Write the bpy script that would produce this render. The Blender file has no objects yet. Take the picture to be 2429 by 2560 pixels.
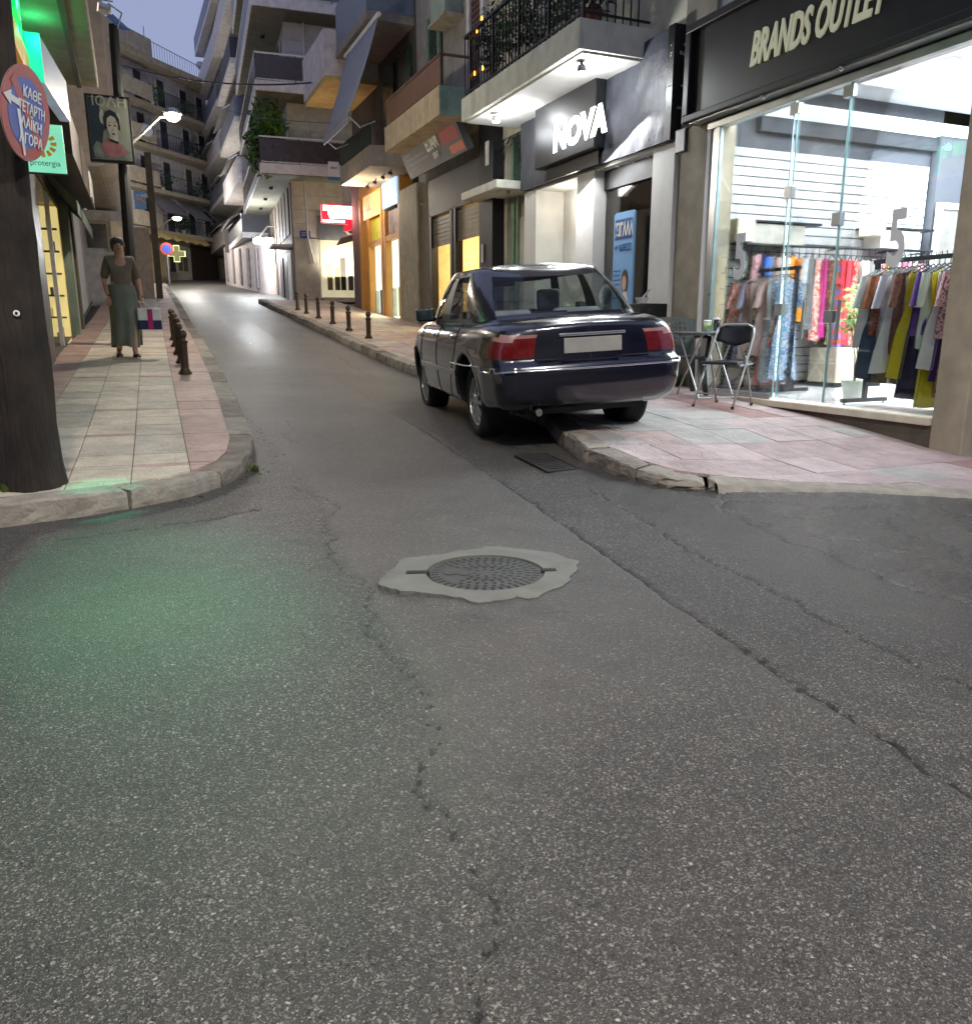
import bpy, bmesh, math, random
import numpy as np
from mathutils import Matrix, Vector
random.seed(7); rng = np.random.default_rng(7)
PI = math.pi
scene = bpy.context.scene
COL = scene.collection
# ------------------------------------------------------------------ camera
CZ = 1.12                      # lens height above the near road
PITCH, YAW = math.radians(13.0), math.radians(23.2)
cam_data = bpy.data.cameras.new('camera'); cam = bpy.data.objects.new('camera', cam_data); COL.objects.link(cam)
cam.location = (0, 0, CZ); cam.rotation_euler = (PI/2-PITCH, 0, -YAW)
cam_data.sensor_fit = 'VERTICAL'; cam_data.sensor_height = 24.0; cam_data.lens = 24.0*2000/2560
cam_data.clip_start = .05; cam_data.clip_end = 900
scene.camera = cam
# ------------------------------------------------------------------ dusk sky, exposure
world = bpy.data.worlds.new('World'); scene.world = world; world.use_nodes = True
wn, wl = world.node_tree.nodes, world.node_tree.links
wn.clear()
wo = wn.new('ShaderNodeOutputWorld'); bg = wn.new('ShaderNodeBackground'); wl.new(bg.outputs[0], wo.inputs[0])
sky = wn.new('ShaderNodeTexSky'); sky.sky_type = 'NISHITA'; sky.sun_disc = False
sky.sun_elevation = math.radians(1.0); sky.sun_rotation = math.radians(230); sky.altitude = 50
sky.ozone_density = 4.0; sky.dust_density = 1.2
tint = wn.new('ShaderNodeMix'); tint.data_type = 'RGBA'; tint.inputs[0].default_value = .80
tint.inputs[7].default_value = (2.3, 2.6, 3.95, 1)     # the even lavender of the dusk overcast, in the sky's own units
wl.new(sky.outputs[0], tint.inputs[6]); wl.new(tint.outputs[2], bg.inputs[0])
bg.inputs[1].default_value = .125
sd = bpy.data.lights.new('dusk_sun', 'SUN'); sd.energy = .05; sd.angle = math.radians(40); sd.color = (1, .8, .75)
so = bpy.data.objects.new('dusk_sun', sd); COL.objects.link(so); so.rotation_euler = (math.radians(80), 0, math.radians(-50))
scene.view_settings.view_transform = 'Standard'; scene.view_settings.look = 'None'
scene.view_settings.exposure = .5; scene.view_settings.gamma = 1; scene.view_settings.use_curve_mapping = False
scene.render.engine = 'CYCLES'
scene.cycles.use_denoising = True; scene.cycles.max_bounces = 7; scene.cycles.transparent_max_bounces = 14
scene.cycles.caustics_reflective = False; scene.cycles.caustics_refractive = False
scene.cycles.sample_clamp_indirect = 4.0
# ------------------------------------------------------------------ points: a photo position on a known plane -> metres
def at(px, py, X=None, Y=None, Z=None):
    xc, yc = (px-1214.5)/2000, (py-1280)/2000
    fw = math.cos(PITCH)-yc*math.sin(PITCH); up = -(yc*math.cos(PITCH)+math.sin(PITCH))
    r = (xc*math.cos(YAW)+fw*math.sin(YAW), -xc*math.sin(YAW)+fw*math.cos(YAW), up)
    t = X/r[0] if X is not None else (Y/r[1] if Y is not None else (Z-CZ)/r[2])
    return Vector((r[0]*t, r[1]*t, r[2]*t+CZ))
# ------------------------------------------------------------------ materials
def s(r, g, b):
    f = lambda c: ((c/255+.055)/1.055)**2.4 if c > 10 else c/255/12.92
    return (f(r), f(g), f(b), 1)
MATS = {}
def mat(name, col, rough=.6, metal=0., var=.18, scale=5., bump=.06, bscale=60., emit=None, es=1., coat=0., spec=.5, stain=0., alpha=None):
    if name in MATS: return MATS[name]
    m = bpy.data.materials.new(name); m.use_nodes = True; n, l = m.node_tree.nodes, m.node_tree.links
    p = n['Principled BSDF']; tc = n.new('ShaderNodeTexCoord')
    no = n.new('ShaderNodeTexNoise'); no.inputs['Scale'].default_value = scale; no.inputs['Detail'].default_value = 6
    l.new(tc.outputs['Object'], no.inputs['Vector'])
    mr = n.new('ShaderNodeMapRange'); mr.inputs[1].default_value = .3; mr.inputs[2].default_value = .7
    mr.inputs[3].default_value = 1-var; mr.inputs[4].default_value = 1+var
    l.new(no.outputs[0], mr.inputs[0])
    mx = n.new('ShaderNodeMix'); mx.data_type = 'RGBA'; mx.blend_type = 'MULTIPLY'; mx.inputs[0].default_value = 1
    mx.inputs[6].default_value = col; l.new(mr.outputs[0], mx.inputs[7])
    outc = mx.outputs[2]
    if stain:
        n2 = n.new('ShaderNodeTexNoise'); n2.inputs['Scale'].default_value = 1.3; n2.inputs['Detail'].default_value = 9; n2.inputs['Roughness'].default_value = .72
        mp = n.new('ShaderNodeMapping'); mp.inputs['Scale'].default_value = (1.6, 1.6, .45)
        l.new(tc.outputs['Object'], mp.inputs[0]); l.new(mp.outputs[0], n2.inputs['Vector'])
        r2 = n.new('ShaderNodeMapRange'); r2.inputs[1].default_value = .5; r2.inputs[2].default_value = .72; r2.inputs[3].default_value = 0; r2.inputs[4].default_value = stain
        l.new(n2.outputs[0], r2.inputs[0])
        m2 = n.new('ShaderNodeMix'); m2.data_type = 'RGBA'; l.new(r2.outputs[0], m2.inputs[0]); l.new(outc, m2.inputs[6])
        m2.inputs[7].default_value = (col[0]*.32, col[1]*.29, col[2]*.25, 1); outc = m2.outputs[2]
    l.new(outc, p.inputs['Base Color'])
    rr = n.new('ShaderNodeMapRange'); rr.inputs[3].default_value = max(.02, rough-.08); rr.inputs[4].default_value = min(1, rough+.1)
    l.new(no.outputs[0], rr.inputs[0]); l.new(rr.outputs[0], p.inputs['Roughness'])
    p.inputs['Metallic'].default_value = metal; p.inputs['Coat Weight'].default_value = coat; p.inputs['Coat Roughness'].default_value = .04
    p.inputs['Specular IOR Level'].default_value = spec
    if bump:
        nb = n.new('ShaderNodeTexNoise'); nb.inputs['Scale'].default_value = bscale; nb.inputs['Detail'].default_value = 5
        l.new(tc.outputs['Object'], nb.inputs['Vector'])
        bu = n.new('ShaderNodeBump'); bu.inputs['Strength'].default_value = min(1, bump*4); bu.inputs['Distance'].default_value = .02*bump*4
        l.new(nb.outputs[0], bu.inputs['Height']); l.new(bu.outputs[0], p.inputs['Normal'])
    if emit: p.inputs['Emission Color'].default_value = emit; p.inputs['Emission Strength'].default_value = es
    MATS[name] = m; return m
def glow(name, col, es, inner=None):
    """a lamp face or a lit panel; a soft noise keeps it from being one flat value"""
    if name in MATS: return MATS[name]
    m = bpy.data.materials.new(name); m.use_nodes = True; n, l = m.node_tree.nodes, m.node_tree.links
    p = n['Principled BSDF']; p.inputs['Base Color'].default_value = (col[0]*.5, col[1]*.5, col[2]*.5, 1); p.inputs['Roughness'].default_value = .4
    tc = n.new('ShaderNodeTexCoord'); no = n.new('ShaderNodeTexNoise'); no.inputs['Scale'].default_value = 2.2
    l.new(tc.outputs['Object'], no.inputs['Vector'])
    mr = n.new('ShaderNodeMapRange'); mr.inputs[3].default_value = es*.75; mr.inputs[4].default_value = es*1.25; l.new(no.outputs[0], mr.inputs[0])
    p.inputs['Emission Color'].default_value = col; l.new(mr.outputs[0], p.inputs['Emission Strength'])
    MATS[name] = m; return m
def glass(name, tintc=(.93, .97, .98, 1), rough=.02, refl=1.0):
    if name in MATS: return MATS[name]
    m = bpy.data.materials.new(name); m.use_nodes = True; n, l = m.node_tree.nodes, m.node_tree.links
    n.remove(n['Principled BSDF']); o = n['Material Output']
    t = n.new('ShaderNodeBsdfTransparent'); t.inputs[0].default_value = tintc
    g = n.new('ShaderNodeBsdfGlossy'); g.inputs['Roughness'].default_value = rough
    tc = n.new('ShaderNodeTexCoord'); no = n.new('ShaderNodeTexNoise'); no.inputs['Scale'].default_value = 3; l.new(tc.outputs['Object'], no.inputs['Vector'])
    fr = n.new('ShaderNodeFresnel'); fr.inputs[0].default_value = 1.45
    mu = n.new('ShaderNodeMath'); mu.operation = 'MULTIPLY'; mu.inputs[1].default_value = refl; l.new(fr.outputs[0], mu.inputs[0])
    sm = n.new('ShaderNodeMapRange'); sm.inputs[3].default_value = .8; sm.inputs[4].default_value = 1.15; l.new(no.outputs[0], sm.inputs[0])
    m2 = n.new('ShaderNodeMath'); m2.operation = 'MULTIPLY'; l.new(mu.outputs[0], m2.inputs[0]); l.new(sm.outputs[0], m2.inputs[1])
    mx = n.new('ShaderNodeMixShader'); l.new(m2.outputs[0], mx.inputs[0]); l.new(t.outputs[0], mx.inputs[1]); l.new(g.outputs[0], mx.inputs[2])
    l.new(mx.outputs[0], o.inputs[0]); MATS[name] = m; return m
# ------------------------------------------------------------------ object helpers
def tag(o, label=None, cat=None, group=None, kind=None):
    if label: o['label'] = label
    if cat: o['category'] = cat
    if group: o['group'] = group
    if kind: o['kind'] = kind
    return o
def thing(name, label, cat, loc=(0, 0, 0), rz=0, group=None):
    o = bpy.data.objects.new(name, None); COL.objects.link(o); o.empty_display_size = .1
    o.location = loc; o.rotation_euler = (0, 0, rz); return tag(o, label, cat, group)
def origin(o):
    v = Vector((0, 0, 0))
    while o is not None: v += o.location; o = o.parent
    return v
def link(name, me, parent=None, m=None):
    o = bpy.data.objects.new(name, me); COL.objects.link(o); o.parent = parent
    if m is not None:
        if not me.materials: me.materials.append(m)
    return o
def copy_tree(o, parent=None):
    c = o.copy(); COL.objects.link(c); c.parent = parent
    for ch in list(o.children): copy_tree(ch, c)
    return c
class MB:
    """collects simple shapes; build() links them as ONE mesh object. Points are world metres unless local=True."""
    def __init__(self, xf=None, local=False): self.v = []; self.f = []; self.xf = xf; self.local = local
    def add(self, vs, fs):
        b = len(self.v); self.v += [Vector(p) for p in vs]; self.f += [tuple(b+i for i in q) for q in fs]; return self
    def box(self, x0, x1, y0, y1, z0, z1):
        if x0 > x1: x0, x1 = x1, x0
        if y0 > y1: y0, y1 = y1, y0
        if z0 > z1: z0, z1 = z1, z0
        return self.add([(x0,y0,z0),(x1,y0,z0),(x1,y1,z0),(x0,y1,z0),(x0,y0,z1),(x1,y0,z1),(x1,y1,z1),(x0,y1,z1)],
                        [(0,3,2,1),(4,5,6,7),(0,1,5,4),(1,2,6,5),(2,3,7,6),(3,0,4,7)])
    def quad(self, a, b, c, d): return self.add([a,b,c,d], [(0,1,2,3)])
    def slab(self, pts, t):
        """thickened polygon: pts one face, t the offset vector"""
        n = len(pts); t = Vector(t); q = [Vector(p)+t for p in pts]
        return self.add(list(pts)+q, [tuple(range(n)), tuple(reversed(range(n, 2*n)))]+[((i+1) % n, i, n+i, n+(i+1) % n) for i in range(n)])
    def prism(self, pts2, z0, z1):
        return self.slab([(x, y, z0) for x, y in pts2][::-1], (0, 0, z1-z0))
    def tube(self, path, r, n=8, cap=True):
        path = [Vector(p) for p in path]; rs = r if isinstance(r, (list, tuple)) else [r]*len(path)
        b = len(self.v); up = None
        for i, p in enumerate(path):
            d = (path[min(i+1, len(path)-1)]-path[max(i-1, 0)]).normalized()
            if up is None: up = Vector((0, 0, 1)) if abs(d.z) < .9 else Vector((1, 0, 0))
            a = d.cross(up).normalized(); up = a.cross(d).normalized()
            for k in range(n):
                an = 2*PI*k/n; self.v.append(p+(a*math.cos(an)+up*math.sin(an))*rs[i])
        for i in range(len(path)-1):
            for k in range(n):
                self.f.append((b+i*n+k, b+i*n+(k+1) % n, b+(i+1)*n+(k+1) % n, b+(i+1)*n+k))
        if cap: self.f += [tuple(b+k for k in range(n))[::-1], tuple(b+(len(path)-1)*n+k for k in range(n))]
        return self
    def bar(self, a, c, w, h=None, up=(0, 0, 1)):
        a, c = Vector(a), Vector(c); h = w if h is None else h; d = (c-a).normalized(); up = Vector(up)
        if abs(d.dot(up)) > .95: up = Vector((1, 0, 0))
        x = d.cross(up).normalized()*w/2; y = x.cross(d).normalized()*h/2
        return self.add([a-x-y, a+x-y, a+x+y, a-x+y, c-x-y, c+x-y, c+x+y, c-x+y],
                        [(0,1,2,3)[::-1],(4,5,6,7)[::-1][::-1],(0,1,5,4),(1,2,6,5),(2,3,7,6),(3,0,4,7)])
    def lathe(self, c, prof, n=16, ax=(0, 0, 1), cap=True):
        c = Vector(c); ax = Vector(ax).normalized(); a = ax.orthogonal().normalized(); bb = ax.cross(a); b = len(self.v)
        for r, h in prof:
            for k in range(n):
                an = 2*PI*k/n; self.v.append(c+ax*h+(a*math.cos(an)+bb*math.sin(an))*r)
        for i in range(len(prof)-1):
            for k in range(n): self.f.append((b+i*n+k, b+i*n+(k+1) % n, b+(i+1)*n+(k+1) % n, b+(i+1)*n+k))
        if cap: self.f += [tuple(b+k for k in range(n))[::-1], tuple(b+(len(prof)-1)*n+k for k in range(n))]
        return self
    def grid(self, P):
        R, Cn = len(P), len(P[0]); b = len(self.v)
        for row in P: self.v += [Vector(p) for p in row]
        for i in range(R-1):
            for j in range(Cn-1): self.f.append((b+i*Cn+j, b+i*Cn+j+1, b+(i+1)*Cn+j+1, b+(i+1)*Cn+j))
        return self
    def build(self, name, m, parent=None, smooth=False, bevel=0, seg=2, sub=0, solid=0):
        me = bpy.data.meshes.new(name)
        vs = [self.xf @ p for p in self.v] if self.xf is not None else self.v
        off = Vector((0, 0, 0)) if (self.local or parent is None) else origin(parent)
        me.from_pydata([tuple(p-off) for p in vs], [], self.f); me.update()
        if smooth: me.polygons.foreach_set('use_smooth', [True]*len(me.polygons))
        o = link(name, me, parent, m)
        if solid: q = o.modifiers.new('solid', 'SOLIDIFY'); q.thickness = solid; q.offset = 0
        if bevel:
            q = o.modifiers.new('bevel', 'BEVEL'); q.width = bevel; q.segments = seg; q.limit_method = 'ANGLE'; q.angle_limit = .6
            q.use_clamp_overlap = True
        if sub: q = o.modifiers.new('sub', 'SUBSURF'); q.levels = sub; q.render_levels = sub
        return o
def fixn(o):
    bm = bmesh.new(); bm.from_mesh(o.data); bmesh.ops.recalc_face_normals(bm, faces=bm.faces); bm.to_mesh(o.data); bm.free(); return o
FACE = {'-X': Matrix(((0,0,-1),(-1,0,0),(0,1,0))), '-Y': Matrix(((1,0,0),(0,0,-1),(0,1,0))), '+X': Matrix(((0,0,1),(1,0,0),(0,1,0)))}
def text(name, body, size, m, loc, rot, parent=None, ext=.004, bold=0., shear=0., align='LEFT', sx=1., xfp=None, local=False, fit=None):
    cu = bpy.data.curves.new(name, 'FONT'); cu.body = body; cu.size = size; cu.extrude = ext; cu.offset = bold; cu.shear = shear
    cu.align_x = align; cu.resolution_u = 3
    t = bpy.data.objects.new(name+'_curve', cu); COL.objects.link(t)
    dg = bpy.context.evaluated_depsgraph_get(); me = bpy.data.meshes.new_from_object(t.evaluated_get(dg)); bpy.data.objects.remove(t)
    R = rot.to_4x4() if len(rot) == 3 else rot
    if fit: w = max(v.co.x for v in me.vertices)-min(v.co.x for v in me.vertices); sx = fit/w
    M = Matrix.Translation(Vector(loc)) @ R @ Matrix.Diagonal((sx, 1, 1, 1))
    if xfp is not None: M = xfp @ M
    if parent is not None and not local: M = Matrix.Translation(-origin(parent)) @ M
    me.transform(M); me.name = name; me.materials.clear()
    return link(name, me, parent, m)
def lamp(name, kind, loc, energy, col=(1, 1, 1), size=.3, rot=None, to=None, spot=None, sizey=None, blend=.6):
    d = bpy.data.lights.new(name, kind); d.energy = energy; d.color = col
    if kind == 'AREA':
        d.size = size
        if sizey: d.shape = 'RECTANGLE'; d.size_y = sizey
    else: d.shadow_soft_size = size
    if kind == 'SPOT': d.spot_size = math.radians(spot or 90); d.spot_blend = blend
    o = bpy.data.objects.new(name, d); COL.objects.link(o); o.location = loc
    if to is not None: o.rotation_euler = (Vector(to)-Vector(loc)).to_track_quat('-Z', 'Y').to_euler()
    elif rot: o.rotation_euler = rot
    return o
# ------------------------------------------------------------------ terrain: the street climbs away from the crossing
def prof(tab):
    ys = np.linspace(-20, 120, 2801); z = np.interp(ys, [a for a, _ in tab], [b for _, b in tab])
    k = np.exp(-np.linspace(-2.2, 2.2, 41)**2); k /= k.sum(); z = np.convolve(np.pad(z, 20, mode='edge'), k, 'valid'); return ys, z
_RY, _RZ = prof([(-20, 0), (2, 0), (3.5, .02), (5, .11), (6.4, .215), (7.6, .245), (8.8, .285), (12, .46), (15.4, .77), (18.9, 1.10), (26.9, 1.84), (48, 3.5), (61, 4.5), (90, 5.6), (120, 6)])
_LY, _LZ = prof([(-20, 0), (4.5, 0), (5.5, .015), (6.8, .08), (9, .25), (11, .40), (15, .70), (20.9, 1.14), (27, 1.72), (48, 3.42), (61, 4.45), (90, 5.6), (120, 6)])
def zroad(x, y):
    x = np.asarray(x, float); y = np.asarray(y, float)
    t = np.clip((x-.9)/2.7, 0, 1); t = t*t*(3-2*t)
    return np.interp(y, _LY, _LZ)*(1-t)+np.interp(y, _RY, _RZ)*t
LK = [(-9, 5.0), (-3, 5.05), (-.8, 5.13), (-.29, 5.27), (.0, 5.40), (.25, 5.55), (.47, 5.78), (.64, 6.06), (.76, 6.42), (.85, 7.0), (.96, 9), (1.05, 11.5), (1.18, 16), (1.29, 21), (1.45, 30), (1.7, 46)]
RK = [(3.73, 27.2), (3.73, 12), (3.64, 8.6), (3.45, 6.7), (3.2, 5.95), (3.05, 5.25), (3.06, 4.75), (3.2, 4.38), (3.47, 4.2), (4.34, 3.88), (4.96, 3.5), (7, 2.5), (12, 0)]
FX = 6.2                                        # the plane of the right-hand shop fronts
def kx(path, y):
    p = sorted([(b, a) for a, b in path if True]); return float(np.interp(y, [q[0] for q in p], [q[1] for q in p]))
RKU = RK[:6]
def rkx(y): return kx(RKU, max(y, 5.25))
def kerb_h(y): return float(np.interp(y, [4.12, 4.22, 4.6, 5.2], [.015, .075, .115, .13]))
_FZ = prof([(-20, .03), (3.5, .055), (4.5, .13), (7.4, .34), (9, .47), (12, .70), (15.4, .95), (18.95, 1.25), (23.5, 1.62), (27, 1.95), (40, 3)])
def zpavR0(x, y):
    f = float(np.interp(y, *_FZ))
    if y < 5.25:
        best = (9, 0, 0)
        for (a, b), (c_, d) in zip(RK[4:-1], RK[5:]):
            dx, dy = c_-a, d-b; t = min(1, max(0, ((x-a)*dx+(y-b)*dy)/(dx*dx+dy*dy))); q = (a+t*dx, b+t*dy); best = min(best, (math.hypot(x-q[0], y-q[1]), q[0], q[1]))
        c = float(zroad(best[1], best[2]))+kerb_h(best[2]); t = min(1, best[0]/float(np.interp(y, [3.9, 5.25], [2.7, 3.15])))
        return c*(1-t)+max(c, f)*t
    k = rkx(y); c = float(zroad(min(x, 3.6), y))+kerb_h(y)
    t = min(1, max(0, (x-k)/(FX-k))) if FX > k else 1
    return c*(1-t)+f*t
_gx, _gy = np.arange(2.2, 13.6, .15), np.arange(-.4, 10.2, .15)
_gz = np.array([[zpavR0(max(x, rkx(y) if y > 5.25 else 3.0), y) for x in _gx] for y in _gy])
_kk = np.exp(-(np.arange(-5, 6)*.15/.42)**2/2); _kk /= _kk.sum()
for _ax in (0, 1): _gz = np.apply_along_axis(lambda v: np.convolve(np.pad(v, 5, mode='edge'), _kk, 'valid'), _ax, _gz)
def zpavR(x, y):
    if y > 9.6 or y < -.3: return zpavR0(x, y)
    i, j = min(max((x-2.2)/.15, 0), len(_gx)-1.001), min(max((y+.4)/.15, 0), len(_gy)-1.001); a, b = int(i), int(j); u, v = i-a, j-b
    z = (_gz[b, a]*(1-u)+_gz[b, a+1]*u)*(1-v)+(_gz[b+1, a]*(1-u)+_gz[b+1, a+1]*u)*v
    w = min(1, max(0, (y-8.6)/1.0)); return float(z*(1-w)+zpavR0(x, y)*w)
def zpavL(x, y): return float(np.interp(y, _LY, _LZ))+.115+.02*min(1, max(0, (kx(LK[9:], max(y, 7))-x)/2))
# ================================================================== GROUND
def asphalt():
    m = bpy.data.materials.new('asphalt'); m.use_nodes = True; n, l = m.node_tree.nodes, m.node_tree.links; p = n['Principled BSDF']
    tc = n.new('ShaderNodeTexCoord'); V = tc.outputs['Object']
    at_ = n.new('ShaderNodeAttribute'); at_.attribute_name = 'wear'; sp = n.new('ShaderNodeSeparateColor'); l.new(at_.outputs['Color'], sp.inputs[0])
    def math_(op, a, b=None, c=None, clamp=False):
        q = n.new('ShaderNodeMath'); q.operation = op; q.use_clamp = clamp
        for i, x in enumerate((a, b, c)):
            if x is None: continue
            if isinstance(x, (int, float)): q.inputs[i].default_value = x
            else: l.new(x, q.inputs[i])
        return q.outputs[0]
    def noise(sc, det=4, rough=.5):
        q = n.new('ShaderNodeTexNoise'); q.inputs['Scale'].default_value = sc; q.inputs['Detail'].default_value = det; q.inputs['Roughness'].default_value = rough
        l.new(V, q.inputs['Vector']); return q.outputs[0]
    def mixc(f, a, b, mode='MIX'):
        q = n.new('ShaderNodeMix'); q.data_type = 'RGBA'; q.blend_type = mode
        if isinstance(f, (int, float)): q.inputs[0].default_value = f
        else: l.new(f, q.inputs[0])
        for i, x in ((6, a), (7, b)):
            if isinstance(x, tuple): q.inputs[i].default_value = x
            else: l.new(x, q.inputs[i])
        return q.outputs[2]
    def ramp(x, a, b, c=0., d=1.):
        q = n.new('ShaderNodeMapRange'); q.inputs[1].default_value = a; q.inputs[2].default_value = b; q.inputs[3].default_value = c; q.inputs[4].default_value = d
        l.new(x, q.inputs[0]); return q.outputs[0]
    wob = n.new('ShaderNodeTexNoise'); wob.inputs['Scale'].default_value = 95; l.new(V, wob.inputs['Vector'])
    vadd = n.new('ShaderNodeMix'); vadd.data_type = 'VECTOR'; vadd.inputs[0].default_value = .016; l.new(V, vadd.inputs[4]); l.new(wob.outputs['Color'], vadd.inputs[5])
    def vor(sc):
        q = n.new('ShaderNodeTexVoronoi'); q.inputs['Scale'].default_value = sc; l.new(vadd.outputs[1], q.inputs['Vector'])
        c = n.new('ShaderNodeSeparateColor'); l.new(q.outputs['Color'], c.inputs[0]); return q.outputs['Distance'], c.outputs[0], c.outputs[1]
    d1, r1, q1 = vor(104); d2, r2, q2 = vor(205)
    big = noise(.55, 5, .6); mid = noise(5, 6, .65); fine = noise(260, 3); brk = noise(38, 4, .7)
    coarse = sp.outputs[1]
    def cramp(x, stops):
        q = n.new('ShaderNodeValToRGB'); e = q.color_ramp.elements
        e[0].position, e[0].color = stops[0]; e[1].position, e[1].color = stops[-1]
        for pos, c in stops[1:-1]: k = e.new(pos); k.color = c
        l.new(x, q.inputs[0]); return q.outputs[0]
    g = lambda v: (v*1.05, v*.985, v*.875, 1)
    st1 = cramp(r1, [(0, g(.075)), (.40, g(.145)), (.70, g(.22)), (.88, g(.26)), (1, g(.40))]); st2 = cramp(r2, [(0, g(.05)), (.5, g(.13)), (.8, g(.20)), (1, g(.33))])
    m2 = ramp(d2, .34, .44, 1, 0); m1 = math_('MULTIPLY', ramp(d1, .30, .46, 1, 0), math_('GREATER_THAN', math_('ADD', math_('MULTIPLY', coarse, .62), math_('MULTIPLY_ADD', mid, .5, -.25)), math_('SUBTRACT', 1.0, q1)))
    bind_shade = mixc(fine, g(.012), g(.036)); tight = mixc(fine, g(.112), g(.185))  # binder darkened further: the shade between stones is put into its colour
    lo = mixc(m2, bind_shade, st2); lo = mixc(ramp(coarse, .25, .8, .62, .08), lo, tight)
    colr = mixc(m1, lo, st1); c1 = m1
    mot = mixc(ramp(big, .32, .68), (.82, .82, .82, 1), (1.20, 1.19, 1.17, 1)); colr = mixc(1.0, colr, mot, 'MULTIPLY')
    mot2 = mixc(ramp(mid, .36, .66), (.84, .84, .85, 1), (1.12, 1.11, 1.09, 1)); colr = mixc(1.0, colr, mot2, 'MULTIPLY')
    oil = noise(1.15, 7, .7); colr = mixc(1.0, colr, mixc(ramp(oil, .58, .70), (1, 1, 1, 1), (.62, .62, .63, 1)), 'MULTIPLY')
    crk = ramp(math_('ADD', sp.outputs[0], math_('MULTIPLY_ADD', brk, 2.4, -1.2)), .30, .62)
    colr = mixc(crk, colr, (.012, .011, .010, 1))
    l.new(colr, p.inputs['Base Color'])
    wet = sp.outputs[2]
    rg = math_('MULTIPLY_ADD', wet, -.40, .66); rg = math_('ADD', rg, math_('MULTIPLY_ADD', mid, .3, -.15)); rg = math_('ADD', rg, math_('MULTIPLY', c1, -.16), clamp=True)
    l.new(rg, p.inputs['Roughness']); p.inputs['Specular IOR Level'].default_value = .5
    h = math_('ADD', math_('MULTIPLY', ramp(d1, .05, .5, 1, 0), math_('MULTIPLY_ADD', r1, .8, .35)), math_('MULTIPLY', ramp(d2, .05, .5, 1, 0), .45))
    h = math_('ADD', h, math_('MULTIPLY', fine, .35)); h = math_('ADD', h, math_('MULTIPLY', mid, 1.0))
    bu = n.new('ShaderNodeBump'); bu.inputs['Strength'].default_value = .8; bu.inputs['Distance'].default_value = .008
    l.new(h, bu.inputs['Height']); l.new(bu.outputs[0], p.inputs['Normal'])
    return m
def jag(pts, amp, step=.06):
    pts = [Vector((p[0], p[1])) for p in pts]
    for lev in range(5):
        out = []
        for p, q in zip(pts[:-1], pts[1:]):
            d = q-p; out.append(p)
            if d.length > .02: out.append(p+d*random.uniform(.38, .62)+Vector((-d.y, d.x)).normalized()*random.gauss(0, min(.17*d.length, amp*2.2)))
        pts = out+[pts[-1]]
    return [(p.x, p.y) for p in pts]
SEAM = [(1.66, -.6), (1.78, 1.14), (1.80, 1.34), (1.87, 1.97), (1.93, 2.43), (2.15, 3.9), (2.30, 5.5), (2.40, 7.2), (2.5, 10), (2.62, 16), (2.72, 24), (2.9, 40)]
CRACKS = [  # (line, width m, strength)
    (jag(SEAM[:6], .004, .05), .017, 1.0), (jag(SEAM[5:8], .004, .08), .014, .75),
    (jag([(.94, 4.54), (.80, 3.79), (.83, 3.36), (.78, 2.99), (.74, 2.25), (.67, 1.92), (.59, 1.84), (.57, 1.65), (.56, 1.45), (.57, 1.27), (.45, 1.07), (.38, .9), (.3, .2)], .010, .05), .010, .55),
    (jag([(2.72, 4.6), (2.62, 3.82), (2.51, 3.29), (2.44, 2.61), (2.41, 2.35), (2.36, 1.91), (2.35, 1.56), (2.3, .6)], .005), .009, .8),
    (jag([(3.1, 4.75), (3.3, 4.27), (3.52, 4.11), (3.25, 3.89), (3.09, 3.2), (3.1, 2.85), (3.04, 2.31), (3.2, 1.6)], .012), .012, .75),
    (jag([(3.35, 4.0), (3.9, 3.6), (4.6, 3.1), (5.2, 2.9)], .02), .012, .55), (jag([(4.0, 3.3), (3.7, 2.6), (3.75, 2.1)], .02), .012, .5),
    (jag([(.62, 5.05), (.35, 4.9), (-.1, 4.85), (-.5, 4.7)], .015), .014, .7), (jag([(.94, 4.54), (1.1, 5.0), (.95, 5.6)], .015), .012, .5),
    
    (jag([(1.25, 7.1), (1.35, 8.2)], .02), .012, .5), (jag([(3.1, 11), (3.2, 14), (3.3, 19)], .02, .1), .02, .5)]
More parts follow.
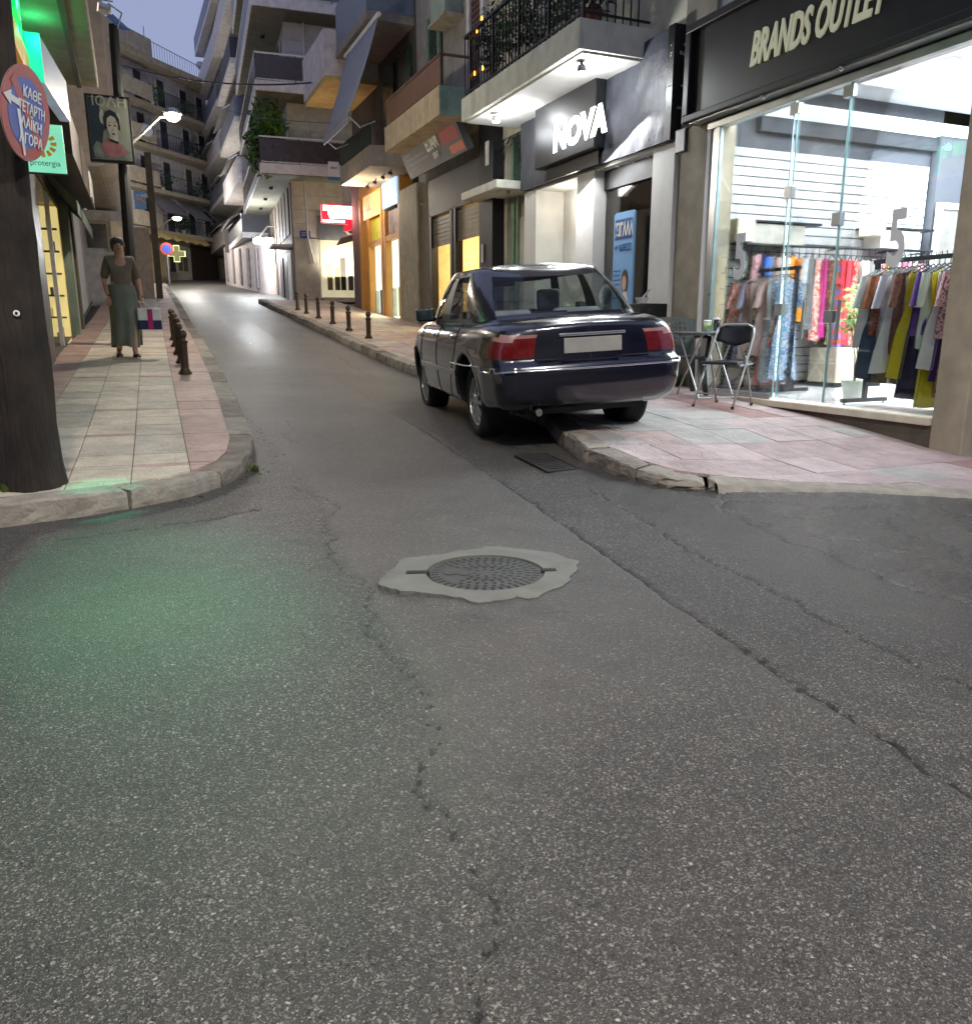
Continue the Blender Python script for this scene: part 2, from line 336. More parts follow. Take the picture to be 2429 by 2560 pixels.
def ground():
    xs = np.concatenate([[-200, -90, -45], np.arange(-24, -3, 1.5), np.arange(-3, -.7, .12), np.arange(-.7, 3.75, .0175), np.arange(3.75, 6.6, .05), np.arange(6.6, 14, .8), [16, 20, 28, 45, 90, 200]])
    ys = [-60, -25, -8, -3, -1, 0, .3, .5, .6]; y = .7
    while y < 9: ys.append(y); y += max(.011, .0052*y)
    while y < 60: ys.append(y); y += .05+.02*(y-9)
    ys += [64, 72, 84, 100, 130, 200, 320]; ys = np.array(ys)
    X, Y = np.meshgrid(xs, ys); Z = zroad(X, Y)
    crack = np.zeros_like(X)
    for line, w, st in CRACKS:
        L = np.array(line); x0, x1, y0, y1 = L[:, 0].min()-.1, L[:, 0].max()+.1, L[:, 1].min()-.1, L[:, 1].max()+.1
        msk = (X > x0) & (X < x1) & (Y > y0) & (Y < y1); px, py = X[msk], Y[msk]; best = np.full(px.shape, 9.)
        for (a, b), (c, d) in zip(L[:-1], L[1:]):
            dx, dy = c-a, d-b; t = np.clip(((px-a)*dx+(py-b)*dy)/(dx*dx+dy*dy+1e-9), 0, 1)
            best = np.minimum(best, np.hypot(px-a-t*dx, py-b-t*dy))
        crack[msk] = np.maximum(crack[msk], st*np.clip(1.25-best/w, 0, 1))
    sx = np.interp(Y, [b for _, b in SEAM], [a for a, _ in SEAM]); cl = np.interp(Y, [.2, 1.07, 1.45, 1.84, 2.25, 3.4, 4.54, 5.2], [.3, .45, .56, .59, .74, .83, .94, 1.05])
    ss = lambda a, b, v: np.clip((v-a)/(b-a), 0, 1)
    mid = ss(-.04, .04, X-cl)*ss(-.01, .02, sx-X)                      # the tighter centre sheet between the old crack and the seam
    coarse = .82-.42*mid*ss(1.3, 2.6, Y); coarse = np.where(Y > 4.6, coarse*np.clip(1.5-Y/12, .35, 1), coarse)
    blot = np.sin(X*3.1+1.3*np.sin(Y*1.7))*np.sin(Y*2.3+1.1*np.sin(X*2.1)); coarse = np.clip(coarse+.12*blot, 0, 1)
    wet = np.clip(.30+.45*ss(11, 17, Y)*ss(.2, .9, X-1.2)*ss(.0, .8, sx+.25-X)+.85*ss(2.1, 3.6, X)*ss(6, 4.2, Y)*ss(.6, 2, Y), 0, 1)
    Z = Z-.016*crack+.014*ss(.0, .02, sx-X)*ss(.9, 1.2, X)*(Y < 20)
    kp = sorted((b, a) for a, b in RK); Z = Z-.10*((X > np.interp(Y, [q[0] for q in kp], [q[1] for q in kp])+.17) & (Y > 0) & (Y < 27))
    nz = np.sin(X*9+2*np.sin(Y*6))*np.sin(Y*8.3+1.7*np.sin(X*7)); Z = Z+.0022*nz
    R, C = X.shape; co = np.stack([X, Y, Z], -1).reshape(-1, 3)
    i = np.arange((R-1)*(C-1)); r, c = i//(C-1), i % (C-1); a = r*C+c; fs = np.stack([a, a+1, a+C+1, a+C], 1)
    me = bpy.data.meshes.new('road'); me.vertices.add(len(co)); me.vertices.foreach_set('co', co.ravel().astype(np.float32))
    me.loops.add(fs.size); me.loops.foreach_set('vertex_index', fs.ravel().astype(np.int32)); me.polygons.add(len(fs))
    me.polygons.foreach_set('loop_start', (np.arange(len(fs))*4).astype(np.int32)); me.polygons.foreach_set('use_smooth', np.ones(len(fs), bool))
    me.update(calc_edges=True)
    at_ = me.attributes.new('wear', 'FLOAT_COLOR', 'POINT')
    at_.data.foreach_set('color', np.stack([crack, coarse, wet, np.ones_like(X)], -1).reshape(-1).astype(np.float32))
    o = link('road', me, None, asphalt()); o['kind'] = 'structure'; o['label'] = 'worn grey asphalt of the crossing and the climbing one-way street'
    return o
road = ground()
# ------------------------------------------------------------------ paving and kerbs
def clip(poly, sq):
    out = poly
    for i in range(4):
        a, b = sq[i], sq[(i+1) % 4]; nx, ny = -(b[1]-a[1]), b[0]-a[0]; inp, out = out, []
        if not inp: return []
        dv = [(p[0]-a[0])*nx+(p[1]-a[1])*ny for p in inp]
        for j in range(len(inp)):
            p, q, dp, dq = inp[j-1], inp[j], dv[j-1], dv[j]
            if (dp >= 0) != (dq >= 0):
                t = dp/(dp-dq); out.append((p[0]+(q[0]-p[0])*t, p[1]+(q[1]-p[1])*t))
            if dq >= 0: out.append(q)
    ded = []
    for p in out:
        if not ded or math.hypot(p[0]-ded[-1][0], p[1]-ded[-1][1]) > .004: ded.append(p)
    return ded if len(ded) > 2 else []
def parea(p): return abs(sum(p[i-1][0]*p[i][1]-p[i][0]*p[i-1][1] for i in range(len(p))))/2
def offs(path, d):
    out = []
    for i, p in enumerate(path):
        a, b = path[max(i-1, 0)], path[min(i+1, len(path)-1)]; L = math.hypot(b[0]-a[0], b[1]-a[1])
        out.append((p[0]-(b[1]-a[1])/L*d, p[1]+(b[0]-a[0])/L*d))
    return out
def tilemat(name, col, scale=14, strength=.5, stain=.5):
    m = mat(name, col, rough=.62, var=.16, scale=7, bump=0, stain=stain)
    n, l = m.node_tree.nodes, m.node_tree.links; p = n['Principled BSDF']; tc = n.new('ShaderNodeTexCoord')
    v = n.new('ShaderNodeTexVoronoi'); v.feature = 'DISTANCE_TO_EDGE'; v.inputs['Scale'].default_value = scale
    wv = n.new('ShaderNodeTexNoise'); wv.inputs['Scale'].default_value = 9; l.new(tc.outputs['Object'], wv.inputs['Vector'])
    mx = n.new('ShaderNodeMix'); mx.data_type = 'VECTOR'; mx.inputs[0].default_value = .08; l.new(tc.outputs['Object'], mx.inputs[4]); l.new(wv.outputs['Color'], mx.inputs[5]); l.new(mx.outputs[1], v.inputs['Vector'])
    r = n.new('ShaderNodeMapRange'); r.inputs[1].default_value = 0; r.inputs[2].default_value = .12; l.new(v.outputs['Distance'], r.inputs[0])
    b = n.new('ShaderNodeBump'); b.inputs['Strength'].default_value = strength; b.inputs['Distance'].default_value = .006; l.new(r.outputs[0], b.inputs['Height']); l.new(b.outputs[0], p.inputs['Normal'])
    return m
T_CREAM = [tilemat('tile_cream', s(196, 186, 164)), tilemat('tile_cream_grey', s(178, 170, 152))]
T_PINK = [tilemat('tile_pink', s(176, 150, 136)), tilemat('tile_rose', s(166, 140, 128))]
T_RPINK = [tilemat('tile_dusty_pink', s(172, 152, 149), 11, .7), tilemat('tile_pale_pink', s(184, 166, 163), 11, .7), tilemat('tile_rose_red', s(162, 128, 122), 11, .6)]
T_GREY = [tilemat('tile_pale_grey', s(168, 163, 158), 11, .5)]
T_BROWN = [tilemat('tile_brown_red', s(128, 96, 84), 11, .6)]
MORT = mat('mortar', s(96, 90, 82), rough=.9, bump=.1)
KST = [mat('kerb_concrete', s(150, 143, 130), rough=.85, var=.25, scale=9, bump=.16, bscale=45, stain=.55), mat('kerb_stone_dark', s(132, 124, 112), rough=.85, var=.3, scale=8, bump=.2, bscale=38, stain=.6)]
def pavement(name, label, poly, zf, cells, jit=.0025, parts_to=20.):
    base = MB(); stuff = {}; tiles = []
    for sq, m in cells:
        pc = clip(poly, sq)
        if not pc or parea(pc) < .0015: continue
        base.add([(x, y, zf(x, y)-.012) for x, y in pc], [tuple(range(len(pc)))])
        cx, cy = sum(p[0] for p in sq)/4, sum(p[1] for p in sq)/4; w = max(abs(sq[0][0]-sq[1][0]), .08); h = max(abs(sq[0][1]-sq[2][1]), .08)
        kx_, ky_ = 1-.006/w, 1-.006/h; sh = [(cx+(x-cx)*kx_, cy+(y-cy)*ky_) for x, y in sq]; tc_ = clip(poly, sh)
        if not tc_ or parea(tc_) < .0015: continue
        dz, tx, ty = random.uniform(-jit, jit), random.uniform(-.004, .004), random.uniform(-.004, .004)
        tiles.append(([(x, y, zf(x, y)+dz+tx*(x-cx)+ty*(y-cy)) for x, y in tc_], m, cy))
    b = base.build(name, MORT); tag(b, label, kind='structure')
    for pts, m, cy in tiles:
        if cy < parts_to and len(b.children) < 290:
            MB().slab(pts, (0, 0, -.02)).build('paving_slab', m, b)
        else: stuff.setdefault(m.name, (MB(), m))[0].slab(pts, (0, 0, -.02))
    for k, (q, m) in stuff.items(): tag(q.build('far_paving', m, b), kind='stuff')
    return b
LKI = offs(LK, .19); RKI = offs(RK, .19)
polyL = LKI+[(-1.05, 46), (-1.05, 7.3), (-9, 7.3)]
polyR = RKI[::1]+[(13, 4.48), (FX, 4.48), (FX, 27.2)]
cellsL = []; y = 4.9; row = 0
while y < 45:
    strip = row % 4 == 3; h = .10 if strip else (.375 if y < 22 else .75)
    for c in range(-14, 4):
        sl = .022; x0, x1 = .27+c*.375, .27+(c+1)*.375
        if c >= 1: x1 = x0+.75
        if c > 1 or (x1 < -1.2 and y > 7.5): continue
        f = lambda x, yy: (x+sl*(yy-5.6), yy)
        if c in (0, 1) or c == -4 or c < -4: m = random.choice(T_PINK)
        else: m = random.choice(T_CREAM) if not strip else random.choice(T_PINK+[T_CREAM[1]])
        if c == 0: x1 = x0+.75
        if c == 1: continue
        cellsL.append(([f(x0, y), f(x1, y), f(x1, y+h), f(x0, y+h)], m))
    y += h; row += 1
pavL = pavement('left_pavement', 'cream and pink tiled pavement on the left of the street', polyL, zpavL, cellsL)
cellsR = []; y = .4
while y < 27:
    h = .44 if y < 20 else .88
    for c in range(0, 24):
        x0, x1 = 2.75+c*.44, 3.19+c*.44
        if x0 > 6.2 and y > 4.4: continue
        u = random.random()
        if x0 > 6.0 and y < 4.3: m = T_BROWN[0]
        elif y > 5.2 and x0 < 4.7: m = T_GREY[0] if u < .62 else random.choice(T_RPINK[:2])
        elif 6.0 < y < 6.6 and x0 > 5.0 and x0 < 5.5: m = T_RPINK[2]
        else: m = T_GREY[0] if u < .10 else (T_RPINK[2] if u < .14 else random.choice(T_RPINK[:2]))
        if y > 9.5: m = random.choice([T_PINK[0], T_CREAM[1], T_RPINK[0]])
        cellsR.append(([(x0, y), (x1, y), (x1, y+h), (x0, y+h)], m))
    y += h
pavR = pavement('right_pavement', 'pink and grey tiled pavement along the shop fronts on the right', polyR, zpavR, cellsR, parts_to=17.)
def kerb(path, parent, hf, L0=.85, w=.195, lim=80):
    pts = []; 
    for (a, b), (c, d) in zip(path[:-1], path[1:]):
        k = max(1, int(math.hypot(c-a, d-b)/.06)); pts += [(a+(c-a)*i/k, b+(d-b)*i/k) for i in range(k)]
    pts.append(path[-1]); inn = offs(pts, w); acc, start = 0, 0; tgt = L0*random.uniform(.7, 1.2); cnt = 0
    for i in range(1, len(pts)):
        acc += math.hypot(pts[i][0]-pts[i-1][0], pts[i][1]-pts[i-1][1])
        if acc > tgt or i == len(pts)-1:
            seg = list(range(start, i+1))
            if len(seg) >= 2:
                prof_ = [(0.02, -.06), (0.005, .25), (.012, .62), (.035, .88), (.075, 1.0), (.55, 1.0), (1.0, 1.0)]; P = []; dz = random.uniform(-.014, .010); tw = random.uniform(-.018, .018)
                for jn, j in enumerate(seg):
                    o_, n_ = Vector(pts[j]), Vector(inn[j]); e = .013 if jn in (0, len(seg)-1) else 0
                    dirv = Vector(pts[min(j+1, len(pts)-1)])-Vector(pts[max(j-1, 0)]); dirv.normalize()
                    sh = dirv*(e if jn == 0 else -e); zb = float(zroad(min(max(o_.x, -9), 3.7), o_.y)); h = hf(o_.x, o_.y); rowp = []
                    for q, (u, zz) in enumerate(prof_):
                        g = o_.lerp(n_, u)+sh; r_ = random.uniform(-.008, .008) if q < 5 else random.uniform(-.002, .002)
                        rowp.append((g.x+r_, g.y+r_, zb+h*zz+dz*(zz > .5)+tw*(u-.5)*(zz > .9)+r_*.6-(.012 if e and zz > .8 else 0)))
                    P.append(rowp)
                q = MB().grid(P); nb = len(P[0])
                q.f += [tuple(range(nb)), tuple(reversed(range((len(P)-1)*nb, len(P)*nb)))]
                q.build('kerbstone', random.choice(KST), parent, smooth=False); cnt += 1
            start, acc, tgt = i, 0, L0*random.uniform(.75, 1.2)
            if cnt >= lim: break
def hL(x, y): return float(zpavL(x, y))+.004-float(zroad(x, y))
def hR(x, y): return max(.006, zpavR(x+.12, y+.03)+.005-float(zroad(min(x, 3.7), y)))
kerb(LK, pavL, hL); kerb(RK[:9], pavR, hR, L0=.62)
_fl = []
for (a, b), (c, d) in zip(RK[8:-1], RK[9:]): _fl += [(a+(c-a)*k/14, b+(d-b)*k/14) for k in range(14)]
_fi = offs(_fl, .24); _fo = offs(_fl, -.06)
MB().grid([[(o[0]+random.uniform(-.02, .02), o[1]+random.uniform(-.02, .02), float(zroad(min(o[0], 3.7), o[1]))-.02), (m_[0], m_[1], zpavR(*i_)*.55+float(zroad(min(m_[0], 3.7), m_[1]))*.45+random.uniform(-.004, .004)), (i_[0], i_[1], zpavR(*i_)+.002+random.uniform(-.003, .003))] for o, m_, i_ in zip(_fo, _fl, _fi)]).build('concrete_edge', KST[0], pavR)
MB().grid([[(x, y, zpavL(0, y)-.005) for x in (-1.05, -1.6)] for y in np.linspace(7.3, 46, 20)]).build('inner_edge', MORT, pavL)
# ------------------------------------------------------------------ manhole with its rough concrete collar
IRON = mat('cast_iron', s(96, 97, 92), rough=.5, metal=.65, var=.2, scale=20, bump=.05)
IRON_D = mat('cast_iron_recess', s(36, 37, 37), rough=.8, var=.2)
CONC = mat('collar_concrete', s(112, 112, 104), rough=.8, var=.16, scale=6, bump=.07, bscale=90, stain=.3)
mc = at(1213, 1426, Z=.03); mc.z = float(zroad(mc.x, mc.y))+.016
man = thing('manhole', 'round patterned iron manhole cover set in a ragged pale concrete collar', 'manhole', mc)
ang = math.radians(-20)
px_edge = [(945,1445),(958,1432),(968,1422),(990,1408),(995,1396),(1010,1388),(1060,1383),(1110,1378),(1150,1370),(1200,1367),(1215,1361),(1240,1362),(1290,1367),(1340,1372),(1390,1380),(1420,1392),(1448,1398),(1440,1412),(1442,1420),(1428,1430),(1425,1445),(1402,1458),(1370,1470),(1345,1487),(1320,1490),(1290,1484),(1262,1492),(1235,1493),(1205,1498),(1180,1496),(1150,1485),(1100,1478),(1050,1472),(1000,1468),(965,1460),(950,1455)]
edge = []
for i, q in enumerate(px_edge):
    e = at(*q, Z=.035); f = at(*px_edge[(i+1) % len(px_edge)], Z=.035)
    for t in (0, .35, .7): g = e.lerp(f, t); edge.append((g.x+random.uniform(-.007, .007), g.y+random.uniform(-.007, .007)))
RL = .262
def dz0(x, y): return float(zroad(x, y))+.021
ringv = [(mc.x+(RL+.012)*math.cos(2*PI*i/len(edge)), mc.y+(RL+.012)*math.sin(2*PI*i/len(edge))) for i in range(len(edge))]
a0 = [math.atan2(y-mc.y, x-mc.x) for x, y in edge]; q = MB(); P = []
for (x, y), an in zip(edge+[edge[0]], a0+[a0[0]]):
    rx, ry = mc.x+(RL+.01)*math.cos(an), mc.y+(RL+.01)*math.sin(an)
    P.append([(x, y, dz0(x, y)-.03), (x, y, dz0(x, y)), ((x+rx)/2, (y+ry)/2, dz0(x, y)+.004), (rx, ry, mc.z+.008), (rx, ry, mc.z-.03)])
q.grid(P).build('concrete_collar', CONC, man)
MB().lathe((mc.x, mc.y, mc.z-.02), [(RL+.008, 0), (RL+.008, .002), (0.001, .002)], 40).build('frame_gap', IRON_D, man)
MB().lathe((mc.x, mc.y, mc.z-.012), [(RL-.006, 0), (RL-.006, .012), (RL-.02, .0135), (.001, .0135)], 48).build('cover', IRON, man)
b = MB(); zt = mc.z+.0016
for rr, cnt, w, t in [(.232, 40, .013, .017), (.195, 32, .013, .014), (.158, 26, .013, .013), (.122, 20, .013, .012), (.086, 14, .012, .012), (.05, 8, .011, .012)]:
    for k in range(cnt):
        an = 2*PI*k/cnt+rr*9; ca, sa = math.cos(an), math.sin(an)
        if rr in (.195, .158, .122) and math.cos(an-PI+.2) > .82: continue
        P4 = [(rr-t, -w*.62), (rr+t, -w*.62), (rr+t, w*.62), (rr-t, w*.62)]
        b.slab([(mc.x+u*ca-v*sa, mc.y+u*sa+v*ca, zt) for u, v in P4], (0, 0, -.003))
b.build('stud_recess', IRON_D, man)
b = MB()
for rr in (.213, .104):
    for k in range(48):
        a1, a2 = 2*PI*k/48, 2*PI*(k+1)/48
        b.quad(*[(mc.x+r_*math.cos(a_), mc.y+r_*math.sin(a_), zt+.0012) for r_, a_ in ((rr-.004, a1), (rr+.004, a1), (rr+.004, a2), (rr-.004, a2))])
for k in range(2):
    cx = mc.x-.16*math.cos(-.35+k*.0)+k*.055; cy = mc.y+.055-k*.03
    b.lathe((cx, cy, zt), [(.03, 0), (.03, .003), (.018, .003)], 14)
b.build('raised_ring', IRON, man)
cv, sv = math.cos(math.radians(-20)), math.sin(math.radians(-20))
for sgn in (-1, 1):
    b = MB(); 
    for (u, v) in [(0, 0)]:
        P4 = [(sgn*(RL-.005), -.018), (sgn*(RL+.10 if sgn < 0 else RL+.065), -.018), (sgn*(RL+.10 if sgn < 0 else RL+.065), .018), (sgn*(RL-.005), .018)]
        b.slab([(mc.x+u*cv-v*sv, mc.y+u*sv+v*cv, mc.z+.0125) for u, v in P4], (0, 0, -.012))
    b.build('key_slot', IRON_D, man)
# ------------------------------------------------------------------ drain grate beside the car
dc = Vector((2.80, 5.36, float(zroad(2.80, 5.36))+.006))
gr = thing('drain_grate', 'black iron drain grate in the gutter behind the parked car', 'drain', dc)
IRON_B = mat('black_iron', s(74, 72, 70), rough=.55, metal=.5, var=.2)
MB().box(dc.x-.14, dc.x+.14, dc.y-.28, dc.y+.28, dc.z-.03, dc.z-.006).build('pit', mat('pit_black', s(8, 8, 8), rough=.9), gr)
b = MB()
for x in (-.14, .12): b.box(dc.x+x, dc.x+x+.02, dc.y-.28, dc.y+.28, dc.z-.012, dc.z+.004)
for y in (-.28, .26): b.box(dc.x-.12, dc.x+.12, dc.y+y, dc.y+y+.02, dc.z-.012, dc.z+.004)
b.build('rim', IRON_B, gr)
for k in range(11): MB().box(dc.x-.12, dc.x+.12, dc.y-.245+k*.0475, dc.y-.223+k*.0475, dc.z-.012, dc.z+.001).build('grate_bar', IRON_B, gr)
# debris: leaves, butts and bits along the left kerb and gutter
LIT = mat('litter', s(150, 140, 110), rough=.9); LEAFD = mat('dry_leaf', s(58, 52, 34), rough=.9)
b, c = MB(), MB()
for i in range(90):
    yy = random.uniform(5.3, 13); xx = kx(LK[3:], yy)+abs(random.gauss(0, .12))+.02; z = float(zroad(xx, yy))+.004; r_ = random.uniform(.006, .02); a = random.uniform(0, PI)
    (b if random.random() < .25 else c).slab([(xx+r_*math.cos(a+k*PI/2)*(1 if k % 2 else .5), yy+r_*math.sin(a+k*PI/2)*(1 if k % 2 else .5), z+random.uniform(0, .006)) for k in range(4)], (0, 0, -.002))
tag(c.build('gutter_leaves', LEAFD), 'scatter of dry leaves and dirt in the left gutter', kind='stuff'); tag(b.build('gutter_litter', LIT), 'pale bits of litter in the left gutter', kind='stuff')
WEED = mat('weed_green', s(78, 96, 40), rough=.7)
def weed(p, n, r, label):
    b = MB()
    for i in range(n):
        a = random.uniform(0, 2*PI); q = Vector((p[0]+random.uniform(-r, r)*.4, p[1]+random.uniform(-r, r)*.4, p[2])); h = random.uniform(.4, 1)*r
        tip = q+Vector((math.cos(a)*h*.6, math.sin(a)*h*.6, h)); w = Vector((-math.sin(a), math.cos(a), 0))*.007; m_ = q.lerp(tip, .55)+Vector((0, 0, .02*r))
        b.add([q-w*.5, q+w*.5, m_+w*1.3, tip, m_-w*1.3], [(0, 1, 2, 3, 4)])
    tag(b.build('weed', WEED), label, 'weed')
weed((.74, 6.22, .03), 30, .09, 'small weed growing out of the cracked kerb corner')
# ================================================================== PARKED SALOON
def interp(x, tab): return np.interp(x, [a for a, _ in tab], [b for _, b in tab])
def smooth_tab(tab, n=400, k=9):
    xs = np.linspace(tab[0][0], tab[-1][0], n); ys = interp(xs, tab); w = np.hanning(k+2)[1:-1]; w /= w.sum()
    return list(zip(xs, np.convolve(np.pad(ys, k//2, mode='edge'), w, 'valid')))
def car():
    PAINT = mat('navy_paint', (.0013, .0018, .009, 1), rough=.2, var=.05, bump=0, coat=1., spec=.6)
    GLS = glass('car_glass', (.80, .86, .84, 1), refl=.6); GLD = glass('car_side_glass', (.55, .58, .57, 1), refl=1.0)
    BLK = mat('car_black_trim', s(16, 16, 17), rough=.5); CHR = mat('chrome', s(215, 215, 215), rough=.12, metal=1, var=.03, bump=0)
    RED = mat('tail_red', s(96, 7, 7), rough=.14, var=.3, scale=30, bump=.05, bscale=200, coat=1); WHT = mat('tail_clear', s(150, 112, 104), rough=.14, bump=0, coat=1)
    TAN = mat('seat_grey_beige', s(150, 144, 128), rough=.8, bump=.08); SEAT = mat('seat_grey', s(150, 150, 160), rough=.85, bump=.08)
    RUB = mat('tyre_rubber', s(26, 26, 26), rough=.82, bump=.05); ALU = mat('alloy', s(196, 196, 190), rough=.3, metal=.75, var=.08, bump=0); ALD = mat('brake_dark', s(26, 26, 28), rough=.6, metal=.4)
    KX, KY = .78, .92
    p1, p2 = at(1200, 1083, Z=.22), at(1061, 1003, Z=.285)
    d = (p2-p1); d.z = 0; d.normalize(); right = Vector((d.y, -d.x, 0)); o_ = p1+right*.775*KY
    root = thing('parked_car', 'dark navy saloon car parked with its right wheels up on the pink pavement', 'car')
    fz = .255-.225; fw = Vector((d.x, d.y, .012)).normalized(); rt = Vector((right.x, right.y, .052)).normalized(); up = rt.cross(fw).normalized()
    M = Matrix((fw, -rt, up)).transposed().to_4x4(); M.translation = Vector((o_.x, o_.y, .222+.04)); root.matrix_world = M
    root.location = M.translation; root.rotation_euler = M.to_euler(); root.scale = (KX, KY, 1)
    W = smooth_tab([(-1.10, .66), (-1.085, .74), (-1.05, .80), (-.95, .845), (-.6, .885), (0, .90), (1.4, .902), (2.6, .895), (3.05, .875), (3.35, .82), (3.55, .72), (3.66, .58), (3.70, .42)], 600, 15)
    ZB = smooth_tab([(-1.10, .30), (-.95, .25), (-.5, .22), (0, .20), (2.8, .20), (3.4, .21), (3.7, .30)])
    ZT = smooth_tab([(-1.10, .90), (-1.0, .925), (-.8, .95), (-.45, .968), (.2, .965), (2.4, .965), (2.75, .955), (3.1, .905), (3.4, .82), (3.6, .70), (3.7, .58)], 400, 21)
    SEC = [(0, 0), (.45, 0), (.80, 0), (.92, .045), (.965, .12), (.985, .26), (1, .50), (.992, .66), (.965, .80), (.925, .895), (.86, .955), (.72, .988), (.4, 1.003), (0, 1.008)]
    XR = [(.2, -.98), (.28, -1.03), (.34, -1.085), (.46, -1.125), (.575, -1.125), (.605, -1.105), (.635, -1.035), (.75, -1.02), (.88, -.995), (.94, -.965), (1.0, -.90)]
    sp = np.array(SEC); tt = np.cumsum(np.r_[0, np.hypot(*(np.diff(sp, axis=0)*[1, .8]).T)]); m = 64; tq = np.linspace(0, tt[-1], m)
    sy, szf = np.interp(tq, tt, sp[:, 0]), np.interp(tq, tt, sp[:, 1]); ker = np.array([.25, .5, .25])
    for _ in range(3): sy[1:-1] = np.convolve(sy, ker, 'valid'); szf[1:-1] = np.convolve(szf, ker, 'valid')
    stations = np.r_[np.linspace(-1.10, -.95, 14), np.linspace(-.93, 3.45, 168), np.linspace(3.48, 3.70, 12)]
    rows = []
    for x in stations:
        w, zb, zt = interp(x, W), interp(x, ZB), interp(x, ZT); z = zb+szf*(zt-zb); y = sy*w
        if x < 2.5 and x > -.2: pass
        dd = x+1.10; sh = (interp(z, XR)+1.10)*max(0, 1-dd/.55)**1.5; xx = x+sh
        y = np.where((z < .60) & (dd < .6), y*(1+.012*max(0, 1-dd/.6)), y)
        rows.append(np.stack([xx, y, z], -1))
    rows = np.array(rows)                                     # stations x m x 3 (left half)
    caps = []
    for k in np.linspace(.93, 0, 16):
        r = rows[0].copy(); r[:, 1] *= k; r[:, 0] -= .045*(1-k*k); caps.append(r)
    rows = np.concatenate([np.array(caps[::-1]), rows]); nc = len(caps)
    AX = [(0., .315), (2.83, .315)]; R = .372
    for ax, az in AX:                                         # wheel openings
        dx, dz = (rows[..., 0]-ax)*KX, rows[..., 2]-az; r = np.hypot(dx, dz); side = (rows[..., 1] > .5)
        near = side & (np.abs(r-R) < .020) & (r > 1e-6); f = np.where(near, R/np.maximum(r, 1e-6), 1)
        rows[..., 0] = np.where(near, ax+dx*f/KX, rows[..., 0]); rows[..., 2] = np.where(near, az+dz*f, rows[..., 2])
    parts = {'body': [], 'bumper': [], 'tail_light': [], 'tail_light_r': [], 'boot_lid': [], 'front_door': [], 'rear_door': [], 'front_door_r': [], 'rear_door_r': [], 'lamp_clear': [], 'lamp_clear_r': []}
    n0, n1 = rows.shape[:2]
    for i in range(n0-1):
        for j in range(n1-1):
            c = (rows[i, j]+rows[i+1, j]+rows[i+1, j+1]+rows[i, j+1])/4; x, y, z = c
            if any(math.hypot((x-ax)*KX, z-az) < R-.002 and y > .5 for ax, az in AX): continue
            rear = i < nc+22
            k = 'body'
            if x < -.40 and z < .612 and not (y < .5 and z < .26): k = 'bumper'
            elif rear and x < -.72 and .655 < z < .845 and y > .50 and (z < .84-.5*max(0, x+.86)): k = 'lamp_clear' if z > .80 else 'tail_light'
            elif (i < nc+3 and y <= .50 and z > .62) or (x < -.52 and z > .93 and y < .70 and i > 2): k = 'boot_lid'
            elif y > .6 and .27 < z < .93 and .46 < x < 1.42 and not math.hypot(x*KX, z-.315) < .42: k = 'rear_door'
            elif y > .6 and .27 < z < .93 and 1.43 < x < 2.43: k = 'front_door'
            for sgn in (1, -1):
                q = [(i, j), (i+1, j), (i+1, j+1), (i, j+1)]
                q = q if sgn < 0 else q[::-1]
                kk = k+('_r' if sgn < 0 and k in ('tail_light', 'front_door', 'rear_door', 'lamp_clear') else '')
                parts[kk].append([tuple(rows[a, b]*[1, sgn, 1]) for a, b in q])
    def fromfaces(name, faces, m_, parent, off=0):
        idx, vs, fs = {}, [], []
        for f in faces:
            g = []
            for p in f:
                kk = (round(p[0], 4), round(p[1], 4), round(p[2], 4))
                if kk not in idx: idx[kk] = len(vs); vs.append(p)
                if idx[kk] not in g: g.append(idx[kk])
            if len(g) > 2: fs.append(tuple(g))
        b = MB(local=True); b.v = [Vector(v) for v in vs]; b.f = fs; o = b.build(name, m_, parent, smooth=True)
        fixn(o); return o
    fromfaces('body', parts['body'], PAINT, root); fromfaces('bumper', parts['bumper'], PAINT, root); fromfaces('boot_lid', parts['boot_lid'], PAINT, root)
    doors = {}
    for k, nm in (('front_door', 'door'), ('rear_door', 'door'), ('front_door_r', 'door'), ('rear_door_r', 'door')): doors[k] = fromfaces(nm, parts[k], PAINT, root)
    for k in ('tail_light', 'tail_light_r'):
        t = fromfaces('tail_light', parts[k], RED, root); fromfaces('lens', parts['lamp_clear'+('_r' if k.endswith('_r') else '')], WHT, t)
    def body_pt(x, z, out=.0):
        i = nc+int(np.argmin(np.abs(stations-x))); r = rows[i]; sel = r[:, 1] > .3
        j = int(np.argmin(np.where(sel, np.abs(r[:, 2]-z), 9))); p = r[j]; return Vector((p[0], p[1]+out, p[2]))
    # panel gaps
    for sgn in (1, -1):
        b = MB(local=True)
        for xs in (.45, 1.425, 2.44):
            zz = np.linspace(.28, .93, 16)
            path = [body_pt(xs+(.42 if xs == .45 and z < .68 else 0)*max(0, (.70-z)/.42), z, .0015) for z in zz]
            b.tube([(p.x, p.y*sgn, p.z) for p in path], .0045, 4)
        zz = [body_pt(x, .275, .0015) for x in np.linspace(.82, 2.44, 20)]; b.tube([(p.x, p.y*sgn, p.z) for p in zz], .0045, 4)
        b.build('door_gap', BLK, root)
        b = MB(local=True); P = [[(p.x, (p.y+o)*sgn, p.z+dz) for o, dz in ((.001, -.034), (.014, -.026), (.014, .022), (.001, .032))] for p in [body_pt(x, .52) for x in np.linspace(.42, 2.42, 40)]]
        fixn(b.grid(P).build('side_moulding', PAINT, root, smooth=False))
